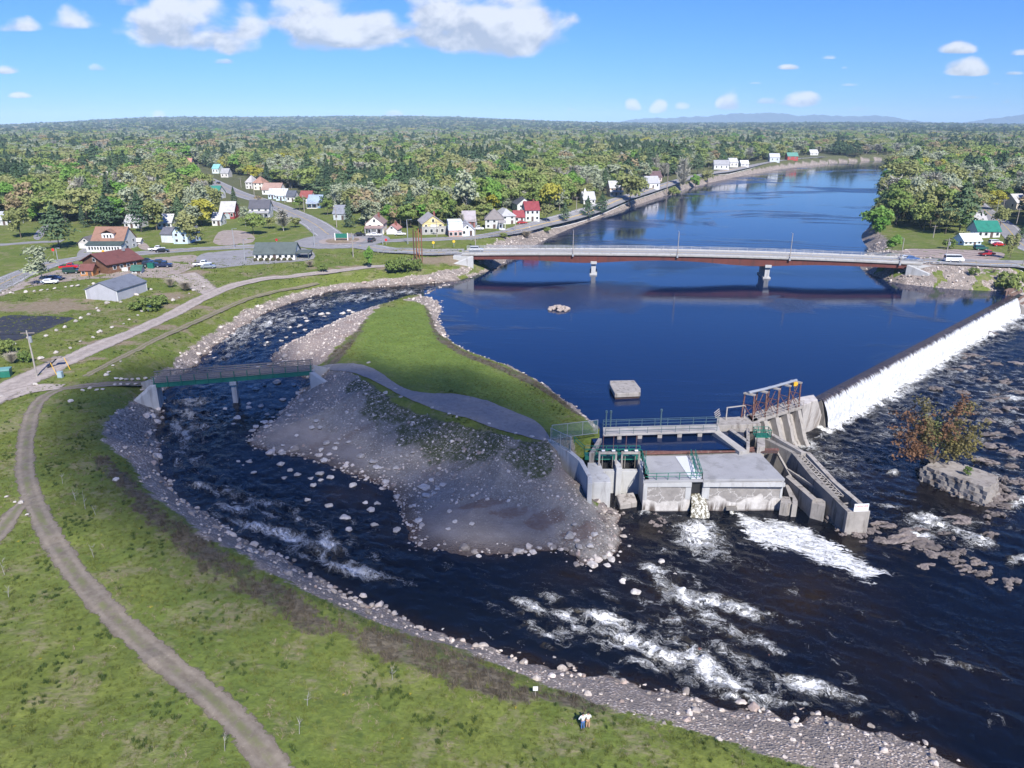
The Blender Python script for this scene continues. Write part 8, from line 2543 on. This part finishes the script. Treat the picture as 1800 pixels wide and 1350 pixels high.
 cm = simple('old_masonry', (.26, .235, .21), .9, var=.3, scale=.9, grime=(.11, .09, .075), bump=.08)
 cx = sum(p[0] for p in top) / 7; cy = sum(p[1] for p in top) / 7
 ring, _ = resample(top + top[:1], .45)
 ring = ring[:-1]
 for j in range(5):
  k = 1 + .025 * j
  q = [(cx + (a - cx) * k + rg.normal(0, .13), cy + (b_ - cy) * k + rg.normal(0, .13)) for a, b_ in ring]
  MB().prism(q, zt - .62 * (j + 1), [zt - .62 * j - .012 - (abs(rg.normal(0, .12)) if j == 0 else 0) for _ in q]).build('masonry_course', cm, t)
 for px, py, w in ((1628, 834, 26), (1640, 848, 22), (1665, 858, 20), (1690, 868, 22), (1715, 872, 26), (1740, 872, 28), (1760, 858, 26), (1764, 842, 22), (1618, 824, 20), (1630, 812, 22)):
  x, y = G(px, py, -5.3)
  s = w * mpp(px, py, -5.3)
  place('rock_ledge', protl[int(rg.integers(7))], (x, y, -5.3), (s * .6, s * .5, s * .55), 'dark broken rock heaped against the old stone pier', 'rock', 'rocks heaped at the old stone pier')
 t2 = thing('river_tree', 'sparse many-stemmed tree with orange, green and olive leaves on the old stone pier', 'tree', G(1640, 812, zt) + (zt,))
 tr = MB(); lv = {}
 for a, L_, kd in ((2.65, 7.6, 'rust'), (2.25, 9.2, 'rust'), (1.95, 10.4, 'olive'), (1.4, 10.8, 'rust'), (1.0, 10.4, 'olive'), (.6, 8.6, 'olive'), (.3, 7.6, 'yellow'), (.05, 6.0, 'olive'), (3.0, 6.4, 'rust'), (1.6, 6.5, 'round'), (.9, 6, 'olive'), (2.1, 6, 'olive')):
  e = Vector((math.cos(a) * L_ * .78 - .5, rg.normal(0, 1.0), L_ * (.35 + .65 * math.sin(a))))
  m_ = e * .5 + Vector((0, 0, .7))
  tr.tube([(0, 0, -.3), m_, e], .11, 5, .03)
  pts = []
  for q in np.linspace(.4, 1.05, 12):
   c = m_.lerp(e, (q - .5) * 2) if q > .5 else Vector((0, 0, 0)).lerp(m_, q * 2)
   for _ in range(int(2)):
    d = Vector(rg.normal(0, 1, 3)) * .95
    tr.tube([c, c + d], .025, 4, .01)
    pts += [c + d * rg.uniform(.2, 1.2) + Vector(rg.normal(0, .3, 3)) for _ in range(24)]
  lv.setdefault(kd, []).extend(pts)
 tr.build('trunk', BARK, t2)
 for kd, pts in lv.items():
  P_ = np.array([tuple(p) for p in pts])
  v, f = leaf_faces(P_, np.tile([0, 0, .6], (len(P_), 1)), rg.uniform(.18, .42, len(P_)), rg)
  mesh_ob('foliage', v, f, {'rust': leaf_mat('orange_leaves', (.20, .105, .06), (.29, .185, .105), .35), 'olive': leaf_mat('tan_olive_leaves', (.16, .14, .06), (.25, .215, .10), .35), 'yellow': leaf_mat('olive_yellow_leaves', (.19, .165, .05), (.27, .235, .085), .35), 'round': LM['olive']}[kd], t2)
 x, y = G(1700, 835, zt)
 tree('shrub', x, y, zt - .1, 1.6, .5, 'small olive bush on top of the old stone pier', rg=random.Random(2))
 # heap of stones in the pond
 t = thing('stone_heap', 'low heap of broken stones just above the headpond surface', 'stone heap', G(983, 544, 0) + (0,))
 hp = MB()
 for i in range(46):
  a = rg.uniform(0, 6.28); q = rg.uniform(0, 1) ** .6
  v, f = blob(math.cos(a) * 2.9 * q, math.sin(a) * 2.6 * q, .75 * (1 - q) + .1, rg.uniform(.35, .6), rg)
  hp.add(v, f)
 hp.build('stones', mat_rock('heap_stone', (.20, .165, .145), (.34, .29, .26), False), t)
 # ---- riprap and cobbles
 lib = {'a': [rock_mesh('stone', rg, mat_rock('riprap_pale', (.36, .315, .28), (.56, .505, .455), False), .65, .2, 2) for _ in range(4)], 'b': [rock_mesh('stone', rg, mat_rock('riprap_pink', (.26, .20, .17), (.37, .30, .265), False), .65, .2, 2) for _ in range(2)], 'c': [rock_mesh('stone', rg, mat_rock('riprap_dark', (.20, .175, .155), (.30, .265, .24), False), .65, .2, 2) for _ in range(2)]}
 me = GROUND.data
 n = len(me.vertices)
 co = np.empty(n * 3, np.float32); me.vertices.foreach_get('co', co); co = co.reshape(-1, 3)
 def at(nm):
  a = np.empty(n, np.float32); me.attributes[nm].data.foreach_get('value', a); return a
 r = np.hypot(co[:, 0], co[:, 1])
 st, gr, ba, sa = at('stone'), at('gravel'), at('bar'), at('sand')
 cell = r * R(100 / 820) * r * .0034                      # ground area of each mesh cell
 g = np.random.default_rng(4)
 sbv = sdist(LOWER, co[:, 0].astype(float), co[:, 1].astype(float))
 pr = np.clip(cell * 3.2, 0, 1) * (st > .45) * (r < 330)
 pick = np.where(g.uniform(0, 1, n) < pr)[0]
 if len(pick) > 38000:
  pick = g.choice(pick, 38000, False)
 print('riprap', len(pick))
 P = co[pick] + np.concatenate([g.normal(0, .2, (len(pick), 2)), np.zeros((len(pick), 1))], 1)
 s = g.lognormal(-1.95, .45, len(pick)).clip(.07, .7) * np.where((sbv[pick] < 2.0) | (r[pick] > 150), 1.75, 1.0)
 scatter('riprap', P - np.array([0, 0, .03]), s, np.ones(len(s)), g.choice(3, len(s), p=[.6, .12, .28]), ['a', 'b', 'c'], g, lib)
 pr = np.clip(cell * 2.6, 0, 1) * ((gr > .5) & (sa < .5) | (ba > .5)) * (r < 330)
 pick = np.where(g.uniform(0, 1, n) < pr)[0]
 if len(pick) > 20000:
  pick = g.choice(pick, 20000, False)
 print('cobbles', len(pick))
 s = g.lognormal(-2.3, .55, len(pick)).clip(.05, .5)
 scatter('cobbles', co[pick], s, np.ones(len(s)), g.choice(3, len(s), p=[.6, .12, .28]), ['a', 'b', 'c'], g, lib)
 # ---- grass and dead brush tufts
 def tuft(c0, c1, n_, h, sp, nm):
  V = []; F = []
  for i in range(n_):
   a = g.uniform(0, 6.28); q = g.uniform(0, sp)
   b0 = np.array([math.cos(a) * q, math.sin(a) * q, 0])
   e = b0 + np.array([g.normal(0, .35), g.normal(0, .35), g.uniform(.5, 1) * h])
   w = np.array([-math.sin(a), math.cos(a), 0]) * .06
   k = len(V)
   V += [tuple(b0 - w), tuple(b0 + w), tuple(e)]
   F.append((k, k + 1, k + 2))
  m_ = bpy.data.meshes.new(nm)
  m_.from_pydata(V, [], F)
  m_.materials.append(leaf_mat(nm, c0, c1, .3))
  return m_
 tl = {'g': [tuft((.125, .155, .035), (.195, .22, .06), 34, .8, .9, 'grass_blades') for _ in range(3)], 'd': [tuft((.055, .09, .022), (.085, .12, .032), 30, 1.0, .6, 'rank_grass') for _ in range(2)], 't': [tuft((.22, .185, .115), (.32, .27, .18), 26, .6, 1.0, 'dry_thatch') for _ in range(2)], 'b': [tuft((.095, .078, .054), (.20, .17, .125), 30, 1.1, .9, 'dead_brush') for _ in range(2)], 'y': [tuft((.5, .36, .02), (.6, .45, .03), 14, .35, .3, 'yellow_flowers')]}
 br, lw, dr, we = at('brush'), at('lawn'), at('dry'), at('wet')
 bare = np.maximum.reduce([st, gr, ba, at('ledge')])
 pr = np.clip(cell * np.where(r < 130, 2.6, 1.1), 0, 1) * (bare < .3) * (r < 260) * (dr < .5) * (co[:, 2] > -5)
 pick = np.where(g.uniform(0, 1, n) < pr)[0]
 P = co[pick]
 far = np.zeros(len(P), bool)
 for px, w in PATHS:
  far |= ldist(px, P[:, 0], P[:, 1]) < w
 sd = sdist(POND, P[:, 0], P[:, 1]); sl_ = sdist(LOWER, P[:, 0], P[:, 1])
 far |= (sd < .6) | (sl_ < .8)
 pick = pick[~far]; P = P[~far]
 if len(pick) > 70000:
  q = g.choice(len(pick), 70000, False); pick = pick[q]; P = P[q]
 print('tufts', len(pick))
 tn = fbm(P[:, 0], P[:, 1], 7, 71, 5); dn = fbm(P[:, 0], P[:, 1], 11, 72, 5); u = g.uniform(0, 1, len(P))
 K = np.zeros(len(P), int)
 K[(dn > .2) & (u < .55)] = 1
 K[(tn > .25) & (u < .6)] = 2
 K[(lw[pick] > .5) & (u < .92)] = 0
 K[(br[pick] > .4) & (u < .85)] = 3
 K[(u > .9965) & (br[pick] < .4)] = 4
 s = g.uniform(.16, .34, len(P)) * np.where(K == 3, 1.5, 1) * np.where(K == 1, 1.25, 1) * np.where(lw[pick] > .5, .7, 1)
 scatter('grass_tufts', P, s, g.uniform(.9, 1.5, len(P)), K, ['g', 'd', 't', 'b', 'y'], g, tl)
 # planted saplings on the near meadow
 for i, (px, py, hp_) in enumerate([(150, 895, 26), (165, 980, 20), (133, 880, 16), (245, 1130, 0), (540, 1240, 22), (395, 1320, 26), (526, 1290, 22), (8, 1010, 22), (15, 1050, 16), (110, 850, 14), (690, 1195, 22), (168, 905, 14)]):
  if not hp_:
   continue
  x, y, z = on_ground(px, py)
  h = hp_ * mpp(px, py, z) * 1.35
  a = g.uniform(0, 6.28)
  w = MB().tube([(0, 0, -.1), (.08 * math.cos(a), .08 * math.sin(a), h * .5), (.25 * math.cos(a), .25 * math.sin(a), h)], .03, 5, .012)
  for k in range(7):
   q = h * g.uniform(.4, .95); b_ = g.uniform(0, 6.28)
   w.tube([(.1, 0, q), (.1 + math.cos(b_) * .35, math.sin(b_) * .35, q + .3)], .014, 4, .006)
  o = w.build('sapling', BARK_PALE)
  o.location = (x, y, z)
  tag(o, 'thin leafless planted sapling standing in the near meadow', 'sapling', 'planted saplings')
PATHS = [([mixed(*p) for p in pts], w) for pts, w in (([(272, 676), (235, 677), (190, 678), (140, 679), (105, 684), (76, 697), (55, 725), (46, 770), (43, 820), (50, 862), (68, 903), (100, 962), (150, 1034), (220, 1104), (290, 1164), (358, 1214), (420, 1272), (470, 1330), (505, 1390)], 1.5), ([(58, 868), (38, 885), (15, 915), (-20, 960)], 1.2), ([(0, 690), (50, 666), (100, 641), (160, 615), (220, 590), (270, 568), (320, 543), (365, 520), (400, 505), (500, 487), (620, 473), (705, 468)], 3.2), ([(550, 648), (612, 646), (655, 652), (690, 680), (740, 703), (800, 711), (850, 722), (910, 744), (965, 772)], 4), ([(150, 662), (200, 635), (300, 585), (400, 537), (480, 511), (560, 498)], .9))]
# ------------------------------------------------------------------ people
def person(label, px, py, h, rz, shirt, legs, skin, pose):
 x, y, z = on_ground(px, py)
 t = tag(bpy.data.objects.new('person', None), label, 'person')
 C.objects.link(t)
 t.location = (x, y, z); t.rotation_euler = (0, 0, rz)
 s = h / 1.75
 t.scale = (s, s, s)
 J = {}
 def skin_mesh(name, nodes, edges, mat, sub=1):
  me = bpy.data.meshes.new(name)
  me.from_pydata([n_[:3] for n_ in nodes], edges, [])
  me.materials.append(mat)
  o = bpy.data.objects.new(name, me)
  C.objects.link(o); o.parent = t
  o.modifiers.new('skin', 'SKIN').use_smooth_shade = True
  for i, n_ in enumerate(nodes):
   r_ = n_[3]
   me.skin_vertices[0].data[i].radius = (r_, n_[4] if len(n_) > 4 else r_)
  me.skin_vertices[0].data[0].use_root = True
  md = o.modifiers.new('sub', 'SUBSURF'); md.levels = sub; md.render_levels = sub
  return o
 el = {'hip': ((.36, -.02, 1.12), (.22, -.16, 1.02)), 'down': ((.24, .0, 1.12), (.25, -.08, .86)), 'up': ((.25, -.14, 1.16), (.10, -.30, 1.32)), 'front': ((.24, -.06, 1.13), (.12, -.26, 1.08))}
 N = [(0, 0, .95, .13, .10), (0, 0, 1.12, .125, .095), (0, .01, 1.32, .15, .105), (0, .0, 1.46, .06), (0, -.02, 1.55, .075, .085), (0, -.03, 1.66, .085, .10), (0, -.02, 1.74, .05, .06)]
 E = [(0, 1), (1, 2), (2, 3), (3, 4), (4, 5), (5, 6)]
 N += [(0, -.125, 1.625, .014)]; E += [(5, 7)]                                   # nose
 for sx in (-1, 1):
  N += [(sx * .095, -.01, 1.63, .016)]; E += [(5, len(N) - 1)]               # ear
 for k, sx in ((0, -1), (1, 1)):
  e, hnd = el[pose[k]]
  i = len(N)
  N += [(sx * .185, 0, 1.39, .055), (sx * e[0], e[1], e[2], .042), (sx * hnd[0], hnd[1], hnd[2], .030)]
  E += [(2, i), (i, i + 1), (i + 1, i + 2)]
  d = (Vector((sx * hnd[0], hnd[1], hnd[2])) - Vector((sx * e[0], e[1], e[2]))).normalized()
  q = d.cross(Vector((0, 1, .2))).normalized()
  pm = Vector((sx * hnd[0], hnd[1], hnd[2])) + d * .07
  N += [tuple(pm) + (.034, .018)]; E += [(i + 2, i + 3)]
  for f, ln in ((-1.5, .060), (-.5, .075), (.5, .078), (1.5, .066)):
   a = pm + q * f * .018 + d * .025; b_ = a + d * ln * .6 + Vector((0, -.008, 0)); c = b_ + d * ln * .4 + Vector((0, -.018, 0))
   j = len(N)
   N += [tuple(a) + (.009,), tuple(b_) + (.0085,), tuple(c) + (.007,)]
   E += [(i + 3, j), (j, j + 1), (j + 1, j + 2)]
  a = pm - q * .03 - d * .03; b_ = a - q * .02 + d * .035
  j = len(N)
  N += [tuple(a) + (.011,), tuple(b_) + (.009,)]; E += [(i + 2, j), (j, j + 1)]
 L = []
 for sx in (-1, 1):
  i = len(N)
  N += [(sx * .09, 0, .88, .085), (sx * .10, -.01, .49, .055), (sx * .105, .02, .09, .04), (sx * .115, -.12, .045, .04)]
  E += [(0, i), (i, i + 1), (i + 1, i + 2), (i + 2, i + 3)]
 skin_mesh('body', N, E, skin, 1)
 SN = [(0, 0, .90, .155, .125), (0, 0, 1.12, .150, .115), (0, .01, 1.32, .175, .125), (0, .0, 1.43, .09)]
 SE = [(0, 1), (1, 2), (2, 3)]
 for k, sx in ((0, -1), (1, 1)):
  e, hnd = el[pose[k]]
  i = len(SN)
  SN += [(sx * .19, 0, 1.385, .075), (sx * e[0], e[1], e[2], .062)]
  SE += [(2, i), (i, i + 1)]
  if k == 0 or legs == 'jeans':
   SN += [tuple(lerp((sx * e[0], e[1], e[2]), (sx * hnd[0], hnd[1], hnd[2]), .8)) + (.05,)]
   SE += [(i + 1, i + 2)]
 skin_mesh('shirt', SN, SE, shirt, 1)
 LN = [(0, 0, .92, .14, .11)]; LE = []
 for sx in (-1, 1):
  i = len(LN)
  LN += [(sx * .09, 0, .84, .10), (sx * .10, -.01, .49, .078), (sx * .105, .02, .1, .062)]
  LE += [(0, i), (i, i + 1), (i + 1, i + 2)]
 skin_mesh('trousers', LN, LE, simple(legs, {'jeans': (.055, .13, .30), 'tan': (.42, .25, .15)}[legs], .9, var=.1), 1)
 hv, hf = blob(0, .015, 1.685, .098, np.random.default_rng(3))
 hv = [(a, b_, max(c, 1.64) if b_ < -.04 else c) for a, b_, c in hv]
 mesh_ob('hair', hv, hf, mat_plain('dark_hair', (.012, .010, .009), .7), t, True)
 for sx in (-1, 1):
  v, f = blob(sx * .033, -.115, 1.655, .013, np.random.default_rng(2))
  mesh_ob('eye', v, f, mat_plain('eye_dark', (.03, .02, .02), .3), t, True)
 mesh_ob('mouth', [(-.03, -.118, 1.585), (.03, -.118, 1.585), (.03, -.118, 1.578), (-.03, -.118, 1.578)], [(0, 1, 2, 3)], mat_plain('lips', (.25, .09, .08), .5), t)
 for sx in (-1, 1):
  v, f = blob(sx * .112, -.05, .05, .06, np.random.default_rng(4))
  mesh_ob('shoe', [(a, (b_ + .05) * 2.0 - .05, max(c, 0.0)) for a, b_, c in v], f, mat_plain('shoe_dark', (.05, .045, .04), .7), t, True)
 return t
def build_people():
 sk = simple('skin_tone', (.42, .25, .18), .6, var=.05)
 person('person in white shirt and blue jeans, left of the pair in the near grass', 1024, 1281.5, 1.78, math.pi + .25, simple('white_cloth', (.70, .71, .74), .9, var=.06), 'jeans', sk, ('up', 'hip'))
 person('person in white shirt and tan trousers, right of the pair in the grass', 1033, 1279.5, 1.76, math.pi - .15, simple('cream_cloth', (.74, .72, .68), .9, var=.06), 'tan', sk, ('front', 'down'))
# ------------------------------------------------------------------ far hills, cloud overhead, air
def build_far():
 prof = [(900, 219), (940, 216.5), (970, 214.5), (1000, 216.5), (1040, 219), (1064, 216), (1085, 212.5), (1110, 210.5), (1135, 211), (1160, 209), (1190, 208.5), (1215, 206), (1240, 203.5), (1262, 204.5), (1285, 202.5), (1310, 204), (1335, 207.5), (1360, 205.5), (1385, 207.5), (1420, 208), (1450, 207), (1475, 208.5), (1500, 213.5), (1540, 217), (1590, 217), (1620, 212), (1650, 209), (1682, 203.5), (1705, 207), (1730, 212.5), (1765, 217), (1900, 219)]
 Y0 = 11300.
 xs = np.array([(p[0] - 900) / FOC for p in prof])
 hs_ = np.array([CAM_H - Y0 * math.tan(PITCH - math.atan((675 - (219 - (219 - p[1]) * 1.2) + 1.5) / FOC)) for p in prof])
 u = np.linspace(xs[0], xs[-1], 420)
 H = np.interp(u, xs, hs_)
 rows = []
 for t in np.linspace(-1, 1, 25):
  k = (1 - abs(t)) ** 1.1
  y = Y0 + t * 1200
  xx = u / math.cos(PITCH) * Y0 * 1.03 + 0 * t
  rows.append(np.stack([xx, np.full_like(xx, y), -60 + (H + 60 + 10 * fbm(u * 300, u * 0 + t * 4, 5, 81)) * k], 1))
 V = np.concatenate(rows)
 m, nt, b = new_mat('distant_forest')
 n = nt.noise(nt.pos(), .004, 6, .6)
 nt.put(b.inputs['Base Color'], nt.mix(n, (.03, .055, .05), (.05, .08, .065)))
 b.inputs['Roughness'].default_value = 1
 struct(mesh_ob('mountains', V, grid_faces(25, 420)[:, ::-1], m, smooth=True))
 # the scud overhead whose shadow lies on the rapids
 alt = 520.
 foot = [(120, 700), (300, 655), (430, 640), (560, 640), (700, 646), (850, 655), (960, 700), (1015, 765), (1025, 850), (1035, 930), (1020, 1010), (930, 1060), (820, 1100), (680, 1110), (560, 1070), (450, 1010), (340, 920), (230, 860), (120, 800)]
 F_ = np.array([mixed(*p) for p in foot])
 off = np.array([SUN_DIR.x, SUN_DIR.y]) * alt / SUN_DIR.z
 g = np.random.default_rng(6)
 lo, hi = F_.min(0) - 6, F_.max(0) + 6
 mb = MB()
 xx, yy = np.meshgrid(np.arange(lo[0], hi[0], 6), np.arange(lo[1], hi[1], 6))
 xx = xx.ravel() + g.normal(0, 1.6, xx.size); yy = yy.ravel() + g.normal(0, 1.6, yy.size)
 ins = sdist(F_, xx, yy)
 for a, b_, s in zip(xx, yy, ins):
  if s < 1:
   r = g.uniform(5.5, 7.5)
   v, f = blob(a + off[0], b_ + off[1], alt + g.uniform(-1, 2 + min(10, -s * .4)), r, g)
   mb.add(v, f)
 m, nt, b = new_mat('cloud_vapour')
 b.inputs['Base Color'].default_value = (.85, .86, .88, 1)
 b.inputs['Roughness'].default_value = 1
 n = nt.noise(nt.pos(), .09, 5, .65)
 nt.put(b.inputs['Alpha'], nt.ramp(n, .3, .6, .13, .17))
 struct(mb.build('cloud', m, None, smooth=True))
 # the air
 bm = MB().box(-10500, -260, -75, 11500, 13400, 215)
 m = bpy.data.materials.new('air')
 m.use_nodes = True
 nt = NT(m.node_tree)
 nt.n.clear()
 o_ = nt.node('ShaderNodeOutputMaterial')
 v = nt.node('ShaderNodeVolumePrincipled')
 v.inputs['Color'].default_value = (.55, .76, 1.0, 1)
 v.inputs['Density'].default_value = HAZE
 v.inputs['Anisotropy'].default_value = -.3
 nt.l.new(v.outputs[0], o_.inputs['Volume'])
 struct(bm.build('haze', m), 'stuff')
HAZE = 7.5e-5
build_trees(); build_rocks(); build_people(); build_far()
for o in list(C.objects):
 if o.type == 'MESH' and o.parent is None and 'kind' not in o and 'label' not in o:
  print('UNTAGGED', o.name)
